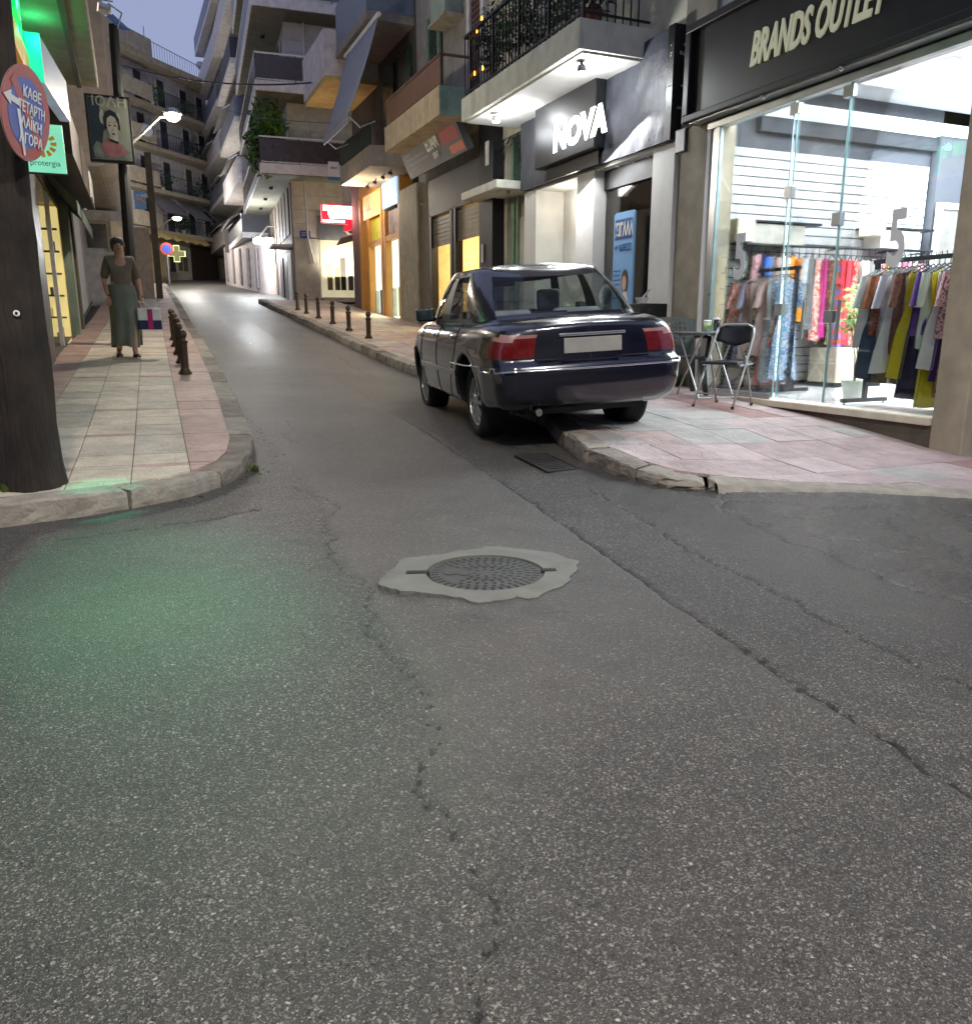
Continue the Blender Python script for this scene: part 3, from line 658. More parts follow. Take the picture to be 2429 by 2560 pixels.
        b = MB(local=True); b.tube([(p.x, (p.y+.014)*sgn, p.z+.012) for p in [body_pt(x, .52) for x in np.linspace(.42, 2.42, 30)]], .0045, 5); b.build('moulding_strip', CHR, root)
        for x in (.66, 1.62):
            p = body_pt(x, .80); b = MB(local=True); b.bar((p.x-.09, (p.y+.022)*sgn, p.z), (p.x+.09, (p.y+.022)*sgn, p.z), .018, .032)
            b.build('handle', CHR if sgn > 0 else PAINT, doors[('rear' if x < 1 else 'front')+'_door'+('' if sgn > 0 else '_r')], bevel=.006)
        # mirrors
        b = MB(local=True); c = Vector((1.80, .93*sgn, 1.005)); b.box(c.x-.05, c.x+.06, c.y-.10, c.y+.10, c.z-.06, c.z+.065); b.box(c.x-.0, c.x+.05, (.80 if sgn > 0 else -.9), (.9 if sgn > 0 else -.80), .94, .985)
        mi = b.build('mirror', PAINT, root, bevel=.035, seg=3); b = MB(local=True); b.box(c.x-.056, c.x-.051, c.y-.08, c.y+.08, c.z-.045, c.z+.05); b.build('mirror_glass', mat('mirror_face', s(190, 215, 220), rough=.05, metal=1, var=.02, bump=0), mi)
        # wheel arches: inner wells and lips
        for ax, az in AX:
            b = MB(local=True); P = []
            for an in np.linspace(-.25, PI+.25, 26): P.append([(ax+R*math.cos(an)/KX, y*sgn, az+R*math.sin(an)) for y in (body_pt(ax+R*math.cos(an)/KX, max(.24, az+R*math.sin(an))).y-.012, .5)]+[(ax, .5*sgn, az)])
            b.grid(P).build('wheel_well', BLK, root)
            b = MB(local=True); P = []
            for an in np.linspace(-.02, PI+.02, 32):
                px, pz = ax+R*math.cos(an)/KX, az+R*math.sin(an); yb = body_pt(px, max(pz, .24)).y
                R2 = R+.03; P.append([(ax+(R-.004)*math.cos(an)/KX, (yb-.02)*sgn, az+(R-.004)*math.sin(an)), (px, (yb+.010)*sgn, pz), (ax+R2*math.cos(an)/KX, (body_pt(ax+R2*math.cos(an)/KX, max(.24, az+R2*math.sin(an))).y+.002)*sgn, az+R2*math.sin(an))])
            fixn(b.grid(P).build('arch_lip', PAINT, root, smooth=True))
    b = MB(local=True); b.box(-.85, 3.4, -.56, .56, .21, .62); b.build('underbody', BLK, root)
    # bumper chrome strip, plate, handle, exhaust, tow details
    b = MB(local=True); path = []
    for i in list(range(nc, nc+75)):
        r = rows[i]; j = int(np.argmin(np.where(r[:, 1] > .3, np.abs(r[:, 2]-.578), 9))); path.append(Vector(r[j])+Vector((0, .006, 0)))
    cap = [Vector(rows[k][int(np.argmin(np.where(rows[nc][:, 1] > .3, np.abs(rows[nc][:, 2]-.578), 9)))])+Vector((-.006, 0, 0)) for k in range(nc)]
    full = [Vector((p.x, -p.y, p.z)) for p in path[::-1]]+[Vector((p.x, -p.y, p.z)) for p in cap[::-1]][:-1]+cap[1:]+path
    b.tube(full, .009, 6); b.build('bumper_strip', CHR, root, smooth=True)
    b = MB(local=True); b.box(-1.085, -1.070, -.26, .26, .685, .80); b.build('number_plate', mat('plate_pale', s(150, 148, 142), rough=.4, bump=0), root, bevel=.004)
    b = MB(local=True); b.box(-1.075, -1.045, -.30, .30, .812, .838); b.build('boot_handle', CHR, root, bevel=.008)
    b = MB(local=True)
    b.tube([Vector((rows[2][j][0]-.003, 0, rows[2][j][2])) for j in range(0)] or [(-1.068, -.5, .645), (-1.072, 0, .645), (-1.068, .5, .645)], .005, 4); b.build('lid_gap', BLK, root)
    b = MB(local=True); b.tube([(-.7, .5, .24), (-1.09, .5, .25)], .03, 10); b.build('exhaust', CHR, root)
    # greenhouse
    def ring(v, t):
        a = (1-v)*1.48+v*.80; bb = (1-v)*.815+v*.635; cx = (1-v)*1.00+v*1.10; n = 5-.6*v; c, s_ = math.cos(t), math.sin(t)
        x = cx+a*math.copysign(abs(c)**(2/n), c); y = bb*math.copysign(abs(s_)**(2/n), s_)
        zb = .93+.035*abs(c)**2; zt = 1.345+.04*(1-abs(c)**3); z = zb*(1-v)+zt*v
        bul = math.sin(PI*v)*.028; y += bul*math.copysign(min(1, abs(s_)*1.3), s_); x += bul*1.1*math.copysign(min(1, abs(c)), c)
        return (x, y, z)
    NT, NV = 180, 16; G = [[ring(v, 2*PI*k/NT) for k in range(NT)] for v in np.linspace(0, 1, NV)]
    f = {'roof': [], 'rear_window': [], 'windscreen': [], 'side_window': [], 'side_window_r': [], 'side_trim': []}
    for i in range(NV-1):
        for k in range(NT):
            deg = (k+.5)*360/NT; v = (i+.5)/(NV-1); k2 = (k+1) % NT; q = [G[i][k], G[i][k2], G[i+1][k2], G[i+1][k]]
            inv = .06 < v < .86; dr = abs(deg-180); ds = deg if deg < 180 else 360-deg; nm = 'roof'
            if inv and dr < 37: nm = 'rear_window'
            elif inv and (deg < 40 or deg > 320): nm = 'windscreen'
            elif inv and 54 < ds < 105: nm = 'side_trim' if 87 < ds < 91 or 100 < ds < 101 else ('side_window' if deg < 180 else 'side_window_r')
            elif v < .06 and 52 < ds < 110: nm = 'side_trim'
            f[nm].append(q)
    top = G[-1]; cx = sum(p[0] for p in top)/NT
    for kk in range(8):
        s0, s1 = 1-kk/8, 1-(kk+1)/8
        def tp(p, sc): return (cx+(p[0]-cx)*sc, p[1]*sc, p[2]+(1.435-p[2])*(1-sc*sc)*1.0)
        for k in range(NT):
            k2 = (k+1) % NT; f['roof'].append([tp(top[k], s0), tp(top[k2], s0), tp(top[k2], s1), tp(top[k], s1)])
    fromfaces('roof', f['roof'], PAINT, root); fromfaces('rear_window', f['rear_window'], GLS, root); fromfaces('windscreen', f['windscreen'], GLS, root)
    fromfaces('side_window', f['side_window'], GLD, root); fromfaces('side_window', f['side_window_r'], GLS, root); fromfaces('window_trim', [q for q in f['side_trim'] if q[0][1] > 0], BLK, root); fromfaces('window_trim', [q for q in f['side_trim'] if q[0][1] <= 0], BLK, root)
    # interior
    b = MB(local=True); b.box(-.36, .22, -.6, .6, .92, .975); b.build('parcel_shelf', TAN, root, bevel=.02)
    b = MB(local=True); b.box(2.3, 2.62, -.62, .62, .8, 1.0); b.build('dashboard', BLK, root, bevel=.03)
    for x, yy in ((.42, -.36), (.42, .36), (1.42, -.36), (1.42, .36)):
        b = MB(local=True); b.box(x-.07, x+.07, yy-.25, yy+.25, .45, 1.02); sb = b.build('seat', SEAT, root, bevel=.05, seg=3)
        if x > 1: b = MB(local=True); b.box(x-.12, x-.02, yy-.135, yy+.135, 1.0, 1.2); b.build('headrest', mat('headrest_grey', s(205, 205, 212), rough=.8), sb, bevel=.045, seg=4)
    b = MB(local=True); b.box(1.86, 1.9, -.12, .12, 1.25, 1.31); b.build('rear_view_mirror', BLK, root, bevel=.01)
    b = MB(local=True); b.box(-.02, .05, -.12, .2, .975, 1.0); b.build('brake_lamp', BLK, root)
    # wheels
    def wheel(x, sgn):
        w = bpy.data.objects.new('wheel', None); COL.objects.link(w); w.parent = root; w.empty_display_size = .1
        w.scale = (1/KX, 1/KY, 1); w.location = (x, .80*sgn, .315-.04); w.rotation_euler = (0, 0, 0 if sgn > 0 else PI)
        return w
    w0 = wheel(0, 1); ax = (0, 1, 0)
    b = MB(local=True); b.lathe((0, 0, 0), [(.205, .0), (.215, .012), (.25, .02), (.295, .008), (.314, -.022), (.317, -.07), (.317, -.15), (.312, -.19), (.28, -.21), (.2, -.2)], 40, ax, cap=False); b.build('tyre', RUB, w0, smooth=True)
    b = MB(local=True)
    for yy in (-.06, -.1, -.14): b.lathe((0, yy, 0), [(.3172, 0), (.3178, .004), (.3172, .008)], 40, ax)
    b.build('tread_groove', BLK, w0)
    b = MB(local=True); b.lathe((0, 0, 0), [(.208, .006), (.206, -.004), (.19, -.012), (.185, -.05), (.17, -.12)], 36, ax, cap=False)
    rim = None
    for k in range(10):
        an = 2*PI*k/10; u = Vector((math.cos(an), 0, math.sin(an))); t = Vector((-math.sin(an), 0, math.cos(an)))
        pr = [(.045, .020, .006), (.11, .0155, .004), (.165, .022, -.002), (.197, .030, -.008)]
        for (r0, w_0, y0), (r1, w_1, y1) in zip(pr[:-1], pr[1:]):
            A = [u*r0-t*w_0, u*r0+t*w_0, u*r1+t*w_1, u*r1-t*w_1]; ys_ = [y0, y0, y1, y1]
            fr = [a+Vector((0, y_, 0)) for a, y_ in zip(A, ys_)]; bk = [a*.99+Vector((0, y_-.03, 0)) for a, y_ in zip(A, ys_)]
            b.add(fr+bk, [(0,1,2,3),(4,7,6,5),(0,4,5,1),(2,6,7,3),(1,5,6,2),(3,7,4,0)])
    b.build('rim', ALU, w0)
    b = MB(local=True); b.lathe((0, 0, 0), [(.06, -.02), (.058, .008), (.03, .016), (.001, .018)], 20, ax); b.build('hub_cap', ALU, w0, smooth=True)
    b = MB(local=True); b.lathe((0, -.06, 0), [(.19, -.03), (.19, .0), (.001, .0)], 24, ax); b.build('brake_disc', ALD, w0)
    for x, sgn in ((2.83, 1), (0, -1), (2.83, -1)):
        w = wheel(x, sgn)
        for ch in list(w0.children): c = ch.copy(); COL.objects.link(c); c.parent = w
    return root
car()
# ================================================================== RIGHT-HAND SHOP FRONTS
GREY_R = mat('render_grey', s(150, 150, 144), rough=.85, bump=.06, stain=.3)
TAUPE = mat('pillar_taupe', s(150, 141, 122), rough=.75, bump=.04, stain=.25)
CREAM_R = mat('render_cream', s(196, 190, 168), rough=.85, bump=.05, stain=.35)
BLACK_P = mat('sign_black', s(20, 21, 24), rough=.42, var=.25, bump=.02)
BLACK_F = mat('frame_black', s(24, 24, 26), rough=.4, bump=.01)
WHITE_P = mat('white_paint', s(226, 226, 222), rough=.6, var=.05, bump=.02)
WHITE_W = mat('white_wall', s(214, 212, 205), rough=.75, var=.06, bump=.03, stain=.12)
SLATW = mat('slat_white', s(232, 234, 236), rough=.45, var=.04, bump=0)
SLATG = mat('slat_groove', s(84, 88, 94), rough=.5)
GREYW = mat('shop_grey_wall', s(98, 102, 112), rough=.8, var=.08, bump=.03)
FLOORW = mat('shop_floor', s(208, 208, 206), rough=.3, var=.06, bump=0)
ALUM = mat('aluminium', s(188, 192, 194), rough=.3, metal=.85, var=.06, bump=0)
STEEL = mat('tube_grey', s(168, 168, 166), rough=.35, metal=.7, var=.06, bump=0)
GLZ = glass('shop_glass', (.955, .985, .985, 1), refl=.8)
GEDGE = mat('glass_edge', s(150, 186, 186), rough=.2, bump=0)
MARBLE = mat('sill_marble', s(198, 190, 170), rough=.5, var=.15, bump=.02, stain=.3)
STONE = mat('stone_dark', s(92, 84, 72), rough=.9, bump=.2, stain=.5)
LED = glow('led_white', (.92, .97, 1, 1), 16)
LEDS = glow('led_soft', (.85, .95, 1, 1), 2.6)
BLKM = mat('rack_black', s(34, 36, 42), rough=.45, bump=0)
b1 = thing('shop_building', 'grey rendered corner shop with a glass front full of hanging clothes', 'building', (FX, 6.4, .2))
# structure: pillar at the corner, left jamb, lintel wall above
MB().box(FX-.02, FX+.32, 4.48, 4.78, -.1, 3.40).build('pillar', TAUPE, b1, bevel=.012)
MB().box(FX+.03, FX+.4, 8.06, 8.62, .1, 9).build('jamb', TAUPE, b1, bevel=.01)
MB().box(FX+.06, 12.2, 4.40, 8.06, 4.42, 9).box(FX+.06, FX+.3, 4.40, 8.06, 3.37, 4.42).build('upper_wall', GREY_R, b1)
MB().box(12.0, 12.2, 4.2, 8.6, .1, 4.4).box(FX+.33, 12.2, 4.42, 4.56, .1, 4.4).build('rear_wall', GREYW, b1)
MB().box(FX+.40, 12.0, 8.44, 8.62, .1, 4.4).build('side_wall', GREYW, b1)
MB().box(FX+.1, 12.0, 4.56, 8.44, .0, .365).build('floor', FLOORW, b1)
MB().box(FX+.16, 12.0, 4.56, 8.44, 3.95, 4.05).build('ceiling', mat('ceiling_white', s(222, 222, 226), rough=.85, var=.03, bump=0), b1)
MB().box(7.2, 12.0, 8.30, 8.44, 3.80, 3.95).box(7.2, 12.0, 8.34, 8.44, 3.45, 3.62).build('cove_band', mat('cove_grey', s(72, 75, 84), rough=.7), b1)
MB().box(7.2, 11.9, 8.20, 8.42, 3.64, 3.76).build('light_strip', LEDS, b1)
# slatted display panels, one plank after the other
n = 26; z0, z1 = .42, 3.26; h = (z1-z0)/n
MB().box(6.74, 10.2, 8.425, 8.438, z0, z1).box(10.95, 12.0, 8.425, 8.438, z0, z1).build('slat_back', SLATG, b1)
for k in range(n):
    MB().box(6.74, 10.2, 8.395, 8.425, z0+k*h+.007, z0+(k+1)*h-.007).build('slat', SLATW, b1)
    if k > 5: MB().box(10.95, 12.0, 8.395, 8.425, z0+k*h+.004, z0+(k+1)*h-.004).build('slat', SLATW, b1)
MB().box(10.25, 10.85, 8.30, 8.42, .37, 3.95).build('wall_column', GREYW, b1)
for x in (7.3, 8.4, 9.5, 10.6, 11.6):
    for y in (5.4, 6.8): 
        d = MB().lathe((x, y, 3.948), [(.10, 0), (.10, -.012), (.085, -.016)], 20).build('downlight', WHITE_P, b1)
        MB().lathe((x, y, 3.93), [(.082, 0), (.082, -.004), (.001, -.004)], 18).build('lens', LED, d)
MB().lathe((7.05, 5.95, 3.95), [(.03, 0), (.03, -.10), (.05, -.12), (.06, -.18), (.045, -.22)], 12).build('ceiling_camera', WHITE_P, b1, smooth=True)
lamp('shop_ceiling_light', 'AREA', (8.9, 6.4, 3.9), 500, (.93, .97, 1), 4.6, rot=(0, 0, 0), sizey=2.6)
lamp('shop_front_light', 'AREA', (6.95, 6.4, 3.80), 420, (.86, .94, 1), 2.8, to=(3.9, 5.2, 0), sizey=.5)
# sill, frame and frameless glass doors
q = MB().box(FX-.06, FX+.12, 4.78, 8.06, .30, .365).build('sill', MARBLE, b1, bevel=.006)
MB().box(FX-.01, FX+.1, 4.78, 8.06, -.1, .30).build('plinth', STONE, b1)
MB().box(FX-.01, FX+.07, 7.99, 8.05, .365, 3.36).build('frame_post', WHITE_P, b1, bevel=.004)
MB().box(FX+.01, FX+.06, 7.86, 7.985, .365, 3.3).build('frame_post', ALUM, b1, bevel=.003)
MB().box(FX-.02, FX+.08, 4.78, 8.05, 3.30, 3.37).build('head_rail', ALUM, b1, bevel=.004)
MB().box(FX+.0, FX+.05, 6.75, 7.86, .365, .42).build('glass_channel', ALUM, b1)
panes = [(6.74, 7.86, 0.0), (6.06, 6.71, .02), (4.79, 6.03, 0.0)]
for y0, y1, dx in panes:
    g = MB().box(FX+.02+dx, FX+.03+dx, y0, y1, .385, 3.30).build('glass_pane', GLZ, b1)
    for yy in (y0, y1): MB().box(FX+.0185+dx, FX+.0315+dx, yy-.004, yy+.004, .385, 3.30).build('polished_edge', GEDGE, g)
for y, z in ((6.72, 2.45), (6.06, 2.12), (6.72, 1.30), (6.05, 1.22)):
    MB().box(FX-.005, FX+.055, y-.05, y+.05, z-.06, z+.06).build('glass_clamp', ALUM, b1, bevel=.004)
for y, z in ((6.72, 3.22), (6.05, 3.22)): MB().box(FX+.0, FX+.05, y-.06, y+.06, z-.04, z+.06).build('top_pivot', ALUM, b1)
for y in (6.35, 5.9, ): MB().bar((FX-.02, y, 1.0), (FX-.02, y, 1.38), .025).build('pull_handle', STEEL, b1, bevel=.005)
FIVE = mat('frosted_film', s(205, 207, 206), rough=.6, var=.04, bump=0)
for y, z in ((7.49, 1.66), (5.46, 1.66)):
    o = text('price_numeral', '5', .66, FIVE, (FX+.012, y, z), FACE['-X'], b1, ext=.001, bold=.018, sx=.62)
# sign
sg = thing('shop_sign', 'long black shop sign with slanted cream letters above the clothes window', 'sign', (FX-.12, 6.4, 3.45))
MB().box(FX-.13, FX+.02, 3.6, 8.24, 3.47, 4.36).build('panel', BLACK_P, sg)
b = MB().box(FX-.20, FX+.03, 3.6, 8.3, 3.40, 3.475).box(FX-.20, FX+.03, 3.6, 8.3, 4.33, 4.42).box(FX-.20, FX+.03, 8.2, 8.3, 3.475, 4.33)
b.build('frame', BLACK_F, sg, bevel=.012)
MB().box(FX-.16, FX-.02, 3.6, 8.2, 3.385, 3.40).build('light_rail', ALUM, sg)
CRM = mat('letter_cream', s(214, 214, 180), rough=.45, var=.04, bump=0, emit=s(214, 214, 178), es=.16)
text('lettering', 'BRANDS OUTLET', .43, CRM, (FX-.135, 7.26, 3.74), FACE['-X'], sg, ext=.012, bold=.012, shear=.28, fit=1.68)
b = MB().lathe((FX-.16, 6.0, 3.395), [(.03, 0), (.03, .02), (.02, .03)], 10, (-.3, 0, -1)).lathe((FX-.16, 7.0, 3.395), [(.03, 0), (.03, .02), (.02, .03)], 10, (-.3, 0, -1)); b.build('bolt', ALUM, sg)
fl = thing('floodlight', 'small white-faced floodlight on the pillar beside the clothes shop', 'lamp', (FX-.12, 8.34, 3.2))
MB().box(FX-.17, FX-.13, 8.24, 8.44, 3.10, 3.36).build('housing', BLACK_F, fl, bevel=.01); MB().box(FX-.174, FX-.17, 8.26, 8.42, 3.12, 3.34).build('reflector', mat('reflector', s(205, 207, 210), rough=.3, bump=0), fl)
MB().tube([(FX-.12, 8.3, 3.34), (FX-.05, 8.25, 3.42), (FX+.03, 8.27, 3.5)], .008, 6).build('cable', BLACK_F, fl)
# ---------------------------------------------------------------- things inside the shop
FZ = .366
def shelf(x0, x1, z, label):
    t = thing('wall_shelf', label, 'shelf', ((x0+x1)/2, 8.25, z))
    MB().box(x0, x1, 8.08, 8.39, z, z+.025).build('board', BLKM, t)
    MB().box(x0+.15, x1-.25, 8.10, 8.385, z-.24, z-.012).build('drawer_box', mat('drawer_beige', s(196, 190, 180), rough=.5, bump=0), t)
    return t
shelf(6.75, 8.05, 2.36, 'black wall shelf over a beige box, above the left clothes rack'); shelf(8.95, 10.05, 2.38, 'black wall shelf over a beige box, left of the grey column')
for x0, x1, y0, z, l in ((6.66, 6.92, 8.0, 2.12, 'cream box on the end of the left wall shelf'), (8.86, 9.06, 8.0, 2.28, 'white box at the end of the right wall shelf')):
    q = MB().box(x0, x1, y0, y0+.25, z, z+.26).build('carton', mat('carton_cream', s(226, 218, 190), rough=.7), None, bevel=.006); tag(q, l, 'box')
mr_ = thing('mirror', 'tall white framed mirror leaning on the grey column', 'mirror', (10.5, 8.2, .37))
b = MB().box(10.22, 10.30, 8.19, 8.24, .37, 2.78).box(10.72, 10.80, 8.19, 8.24, .37, 2.78).box(10.30, 10.72, 8.19, 8.24, 2.70, 2.78).box(10.30, 10.72, 8.19, 8.24, .37, .45); b.build('frame', WHITE_P, mr_)
MB().box(10.30, 10.72, 8.21, 8.225, .45, 2.70).build('mirror_plate', mat('mirror_plate', s(176, 172, 166), rough=.15, metal=.4, bump=0), mr_)
ct = thing('counter', 'low pale wood counter standing behind the middle rack', 'counter', (8.3, 7.9, FZ))
MB().box(8.15, 9.0, 7.75, 8.2, FZ+.06, FZ+.50).build('body', mat('wood_pale', s(214, 200, 178), rough=.5, var=.08, scale=4), ct); MB().box(8.15, 9.0, 7.78, 8.2, FZ, FZ+.06).build('plinth', BLKM, ct)
WHT_PL = mat('plastic_white', s(225, 225, 225), rough=.4, bump=0)
def tray(x, y, z, w, d, h, label, nm='plastic_box', cat='box'):
    q = MB(); q.slab([(x, y, z), (x+w, y, z), (x+w, y+d, z), (x, y+d, z)][::-1], (0, 0, h)); o = q.build(nm, WHT_PL, None, bevel=.012); tag(o, label, cat)
tray(7.15, 7.9, FZ+.0, .35, .25, .14, 'white plastic box on the shop floor behind the folding chair'); tray(6.85, 7.95, FZ, .22, .2, .17, 'pale blue-white carton under the left rack')
q = MB().box(6.3, 7.6, 7.86, 8.38, FZ, FZ+.06).build('low_platform', BLKM); tag(q, 'low black platform along the foot of the slatted wall', 'platform')
# rails and racks
wr = thing('wall_rail', 'black rail fixed along the white slatted wall', 'clothes rail', (8.4, 8.1, 2.1))
MB().tube([(6.72, 8.12, 2.10), (10.1, 8.12, 2.13)], .018, 8).build('rail', BLKM, wr)
for x in (6.76, 7.6, 8.5, 9.4, 10.05): MB().bar((x, 8.12, 2.11), (x, 8.4, 2.11), .02).build('bracket', BLKM, wr)
def rack(name_label, x, ya, yb, zr, foot_y, post_x=None):
    t = thing('clothes_rack', name_label, 'clothes rack', (x, foot_y, FZ))
    MB().box(x-.02, x+.02, ya, yb, zr-.02, zr+.02).build('rail', BLKM, t)
    for yy in (foot_y, yb-.02 if abs(foot_y-ya) < .3 else ya+.02):
        MB().box(x-.02, x+.02, yy-.02, yy+.02, FZ+.03, zr-.02).build('post', BLKM, t); f = MB().box(x-.30, x+.30, yy-.025, yy+.025, FZ+.02, FZ+.06).build('foot', BLKM, t, bevel=.004)
        for dx in (-.27, .27): MB().lathe((x+dx, yy, FZ), [(.012, 0), (.015, .02)], 8).build('glide', ALUM, f)
    MB().box(x-.02, x+.02, ya+.04, yb-.04, FZ+.22, FZ+.26).build('stretcher', BLKM, t)
    return t
rack('black rack close behind the right glass, hung with yellow, white and purple clothes', 6.72, 4.62, 6.02, 1.74, 5.98)
rack('black rack inside the left glass, hung with patterned dresses', 6.98, 7.28, 8.30, 1.78, 7.32)
# garments
def gmat(name, base, second=None, pat=None, sc=9):
    m = mat('cloth_'+name, s(*base), rough=.85, var=.08, scale=10, bump=.05, bscale=120)
    if second and 'patterned' not in m:
        m['patterned'] = 1; n, l = m.node_tree.nodes, m.node_tree.links; p = n['Principled BSDF']; tc = n.new('ShaderNodeTexCoord')
        old = p.inputs['Base Color'].links[0].from_socket; mx = n.new('ShaderNodeMix'); mx.data_type = 'RGBA'; mx.inputs[7].default_value = s(*second); l.new(old, mx.inputs[6])
        if pat == 'stripe':
            w = n.new('ShaderNodeTexWave'); w.bands_direction = 'Z'; w.inputs['Scale'].default_value = sc; w.inputs['Distortion'].default_value = 1.5; src = w.outputs['Fac']
        elif pat == 'ring':
            w = n.new('ShaderNodeTexVoronoi'); w.inputs['Scale'].default_value = sc; mm = n.new('ShaderNodeMath'); mm.operation = 'SINE'; m0 = n.new('ShaderNodeMath'); m0.operation = 'MULTIPLY'; m0.inputs[1].default_value = 16
            l.new(w.outputs['Distance'], m0.inputs[0]); l.new(m0.outputs[0], mm.inputs[0]); src = mm.outputs[0]
        else:
            w = n.new('ShaderNodeTexNoise'); w.inputs['Scale'].default_value = sc; w.inputs['Detail'].default_value = 1; w.inputs['Distortion'].default_value = 2.5; src = w.outputs['Fac']
        l.new(tc.outputs['Object'], w.inputs['Vector']); r = n.new('ShaderNodeMapRange')
        lo = {'stripe': .45, 'ring': -.1}.get(pat, .5); r.inputs[1].default_value = lo; r.inputs[2].default_value = lo+.06; l.new(src, r.inputs[0]); l.new(r.outputs[0], mx.inputs[0]); l.new(mx.outputs[2], p.inputs['Base Color'])
    return m
HANG = mat('hanger_black', s(30, 30, 33), rough=.4, bump=0)
gcache = {}
def garment_mesh(kind, L, seed):
    key = (kind, L, seed)
    if key in gcache: return gcache[key]
    R_ = random.Random(seed); ph = [R_.uniform(0, 6.28) for _ in range(4)]; top = {'dress': .17, 'slip': .13, 'shirt': .21, 'skirt': .14, 'trousers': .13}[kind]
    hem = {'dress': .24, 'slip': .22, 'shirt': .20, 'skirt': .26, 'trousers': .15}[kind]; b = MB(local=True); nu, nv = 15, 16
    for side in (1, -1):
        P = []
        for j in range(nv):
            t = j/(nv-1); w = top+(hem-top)*t**1.2-.035*math.exp(-((t-.32)/.14)**2)*(kind in ('dress', 'slip')); drop = 0
            row = []
            for i in range(nu):
                u = -1+2*i/(nu-1); zz = -t*L-.075*abs(u)**1.4*(1-t)*(kind != 'skirt')
                if j == 0: zz -= .05*math.exp(-(u/.3)**2)*(kind in ('dress', 'slip'))
                th = .032*(1-abs(u)**4)+.004; fold = (.010+.026*t)*math.sin(u*7+ph[0]+1.5*t)+.014*t*math.sin(u*15+ph[1])
                row.append((u*w*(1+.05*math.sin(6*t+ph[2])), side*th*(.6+.8*t)+fold, zz+.012*t*math.sin(u*5+ph[3])))
            P.append(row)
        b.grid(P)
    if kind == 'shirt' or (kind == 'dress' and seed % 2):
        for sx in (1, -1):
            P = []
            for j in range(6):
                t = j/5; P.append([(sx*(top*.88+.075*t+.03*math.sin(a)), .045*math.cos(a), -.05-.30*t+.04*math.sin(a)*0) for a in [2*PI*k/8 for k in range(9)]])
            b.grid(P)
    me = bpy.data.meshes.new(kind); me.from_pydata([tuple(p) for p in b.v], [], b.f); me.polygons.foreach_set('use_smooth', [True]*len(me.polygons)); me.update(); gcache[key] = me; return me
hb = MB(local=True); hb.tube([(0, 0, .13), (.018, 0, .145), (.03, 0, .125), (.022, 0, .10), (0, 0, .085), (0, 0, .03)], .004, 5).tube([(-.19, 0, -.045), (0, 0, .035), (.19, 0, -.045)], .008, 5)
hme = bpy.data.meshes.new('hanger'); hme.from_pydata([tuple(p) for p in hb.v], [], hb.f); hme.materials.append(HANG)
def hang(kind, m, L, pos, rz, label, group, seed):
    me = garment_mesh(kind, L, seed % 5).copy(); me.materials.append(m)
    nm = {'dress': 'dress', 'slip': 'dress', 'shirt': 'shirt', 'skirt': 'skirt', 'trousers': 'trousers'}[kind]
    o = bpy.data.objects.new(nm, me); COL.objects.link(o); o.location = (pos[0], pos[1], pos[2]-.11); o.rotation_euler = (random.uniform(-.03, .03), random.uniform(-.03, .03), rz+random.uniform(-.22, .22))
    tag(o, label, nm, group); h = bpy.data.objects.new('hanger', hme); COL.objects.link(h); h.parent = o; h.location = (0, 0, -.005); return o
C_ = {'white': gmat('white', (222, 222, 216)), 'rust': gmat('rust', (176, 104, 62), (140, 72, 40), 'blot', 14), 'lilac_white': gmat('lilac_white', (214, 210, 222)), 'brown': gmat('brown_sequin', (96, 52, 34), (140, 92, 66), 'blot', 40),
 'yellow': gmat('yellow', (214, 198, 20)), 'navy': gmat('navy', (34, 28, 62)), 'mint': gmat('pale_mint', (202, 212, 200)), 'purple': gmat('purple', (84, 44, 120)), 'floral_dark': gmat('dark_floral', (74, 66, 66), (150, 140, 138), 'blot', 16),
 'camo': gmat('olive_print', (104, 90, 58), (60, 52, 38), 'blot', 12), 'coral_floral': gmat('coral_floral', (206, 122, 112), (120, 120, 92), 'blot', 11), 'beige': gmat('beige', (196, 184, 162)), 'steel': gmat('steel_blue', (58, 72, 92)),
 'pink_print': gmat('pink_print', (196, 150, 150), (110, 70, 86), 'blot', 14), 'coral': gmat('coral', (216, 128, 106)), 'bluewhite': gmat('blue_white_print', (222, 228, 236), (120, 160, 206), 'ring', 12), 'greenstripe': gmat('green_stripe', (58, 92, 76), (176, 190, 170), 'stripe', 7),
 'lavender': gmat('lavender', (164, 154, 182)), 'blackwhite': gmat('black_cream_print', (206, 198, 180), (40, 38, 38), 'blot', 12), 'blush': gmat('blush', (206, 176, 172)), 'paleblue': gmat('pale_blue_grey', (182, 194, 204), (206, 206, 196), 'blot', 9),
 'orange': gmat('orange', (236, 150, 24)), 'fuchsia': gmat('fuchsia', (222, 60, 160)), 'red': gmat('coral_red', (226, 62, 78)), 'periwinkle': gmat('periwinkle', (134, 130, 204), (200, 96, 80), 'stripe', 2.2), 'magenta_fl': gmat('magenta_floral', (60, 40, 60), (220, 190, 120), 'blot', 22),
 'redfl': gmat('red_floral', (236, 214, 200), (220, 70, 60), 'blot', 14), 'cobalt': gmat('cobalt', (70, 120, 210)), 'darkprint': gmat('dark_brown_print', (62, 54, 52), (190, 180, 172), 'blot', 24), 'pink': gmat('hot_pink', (228, 110, 150)), 'grey': gmat('grey_cloth', (120, 118, 118)), 'whitepink': gmat('white_pink', (232, 220, 222), (226, 120, 150), 'stripe', 4)}
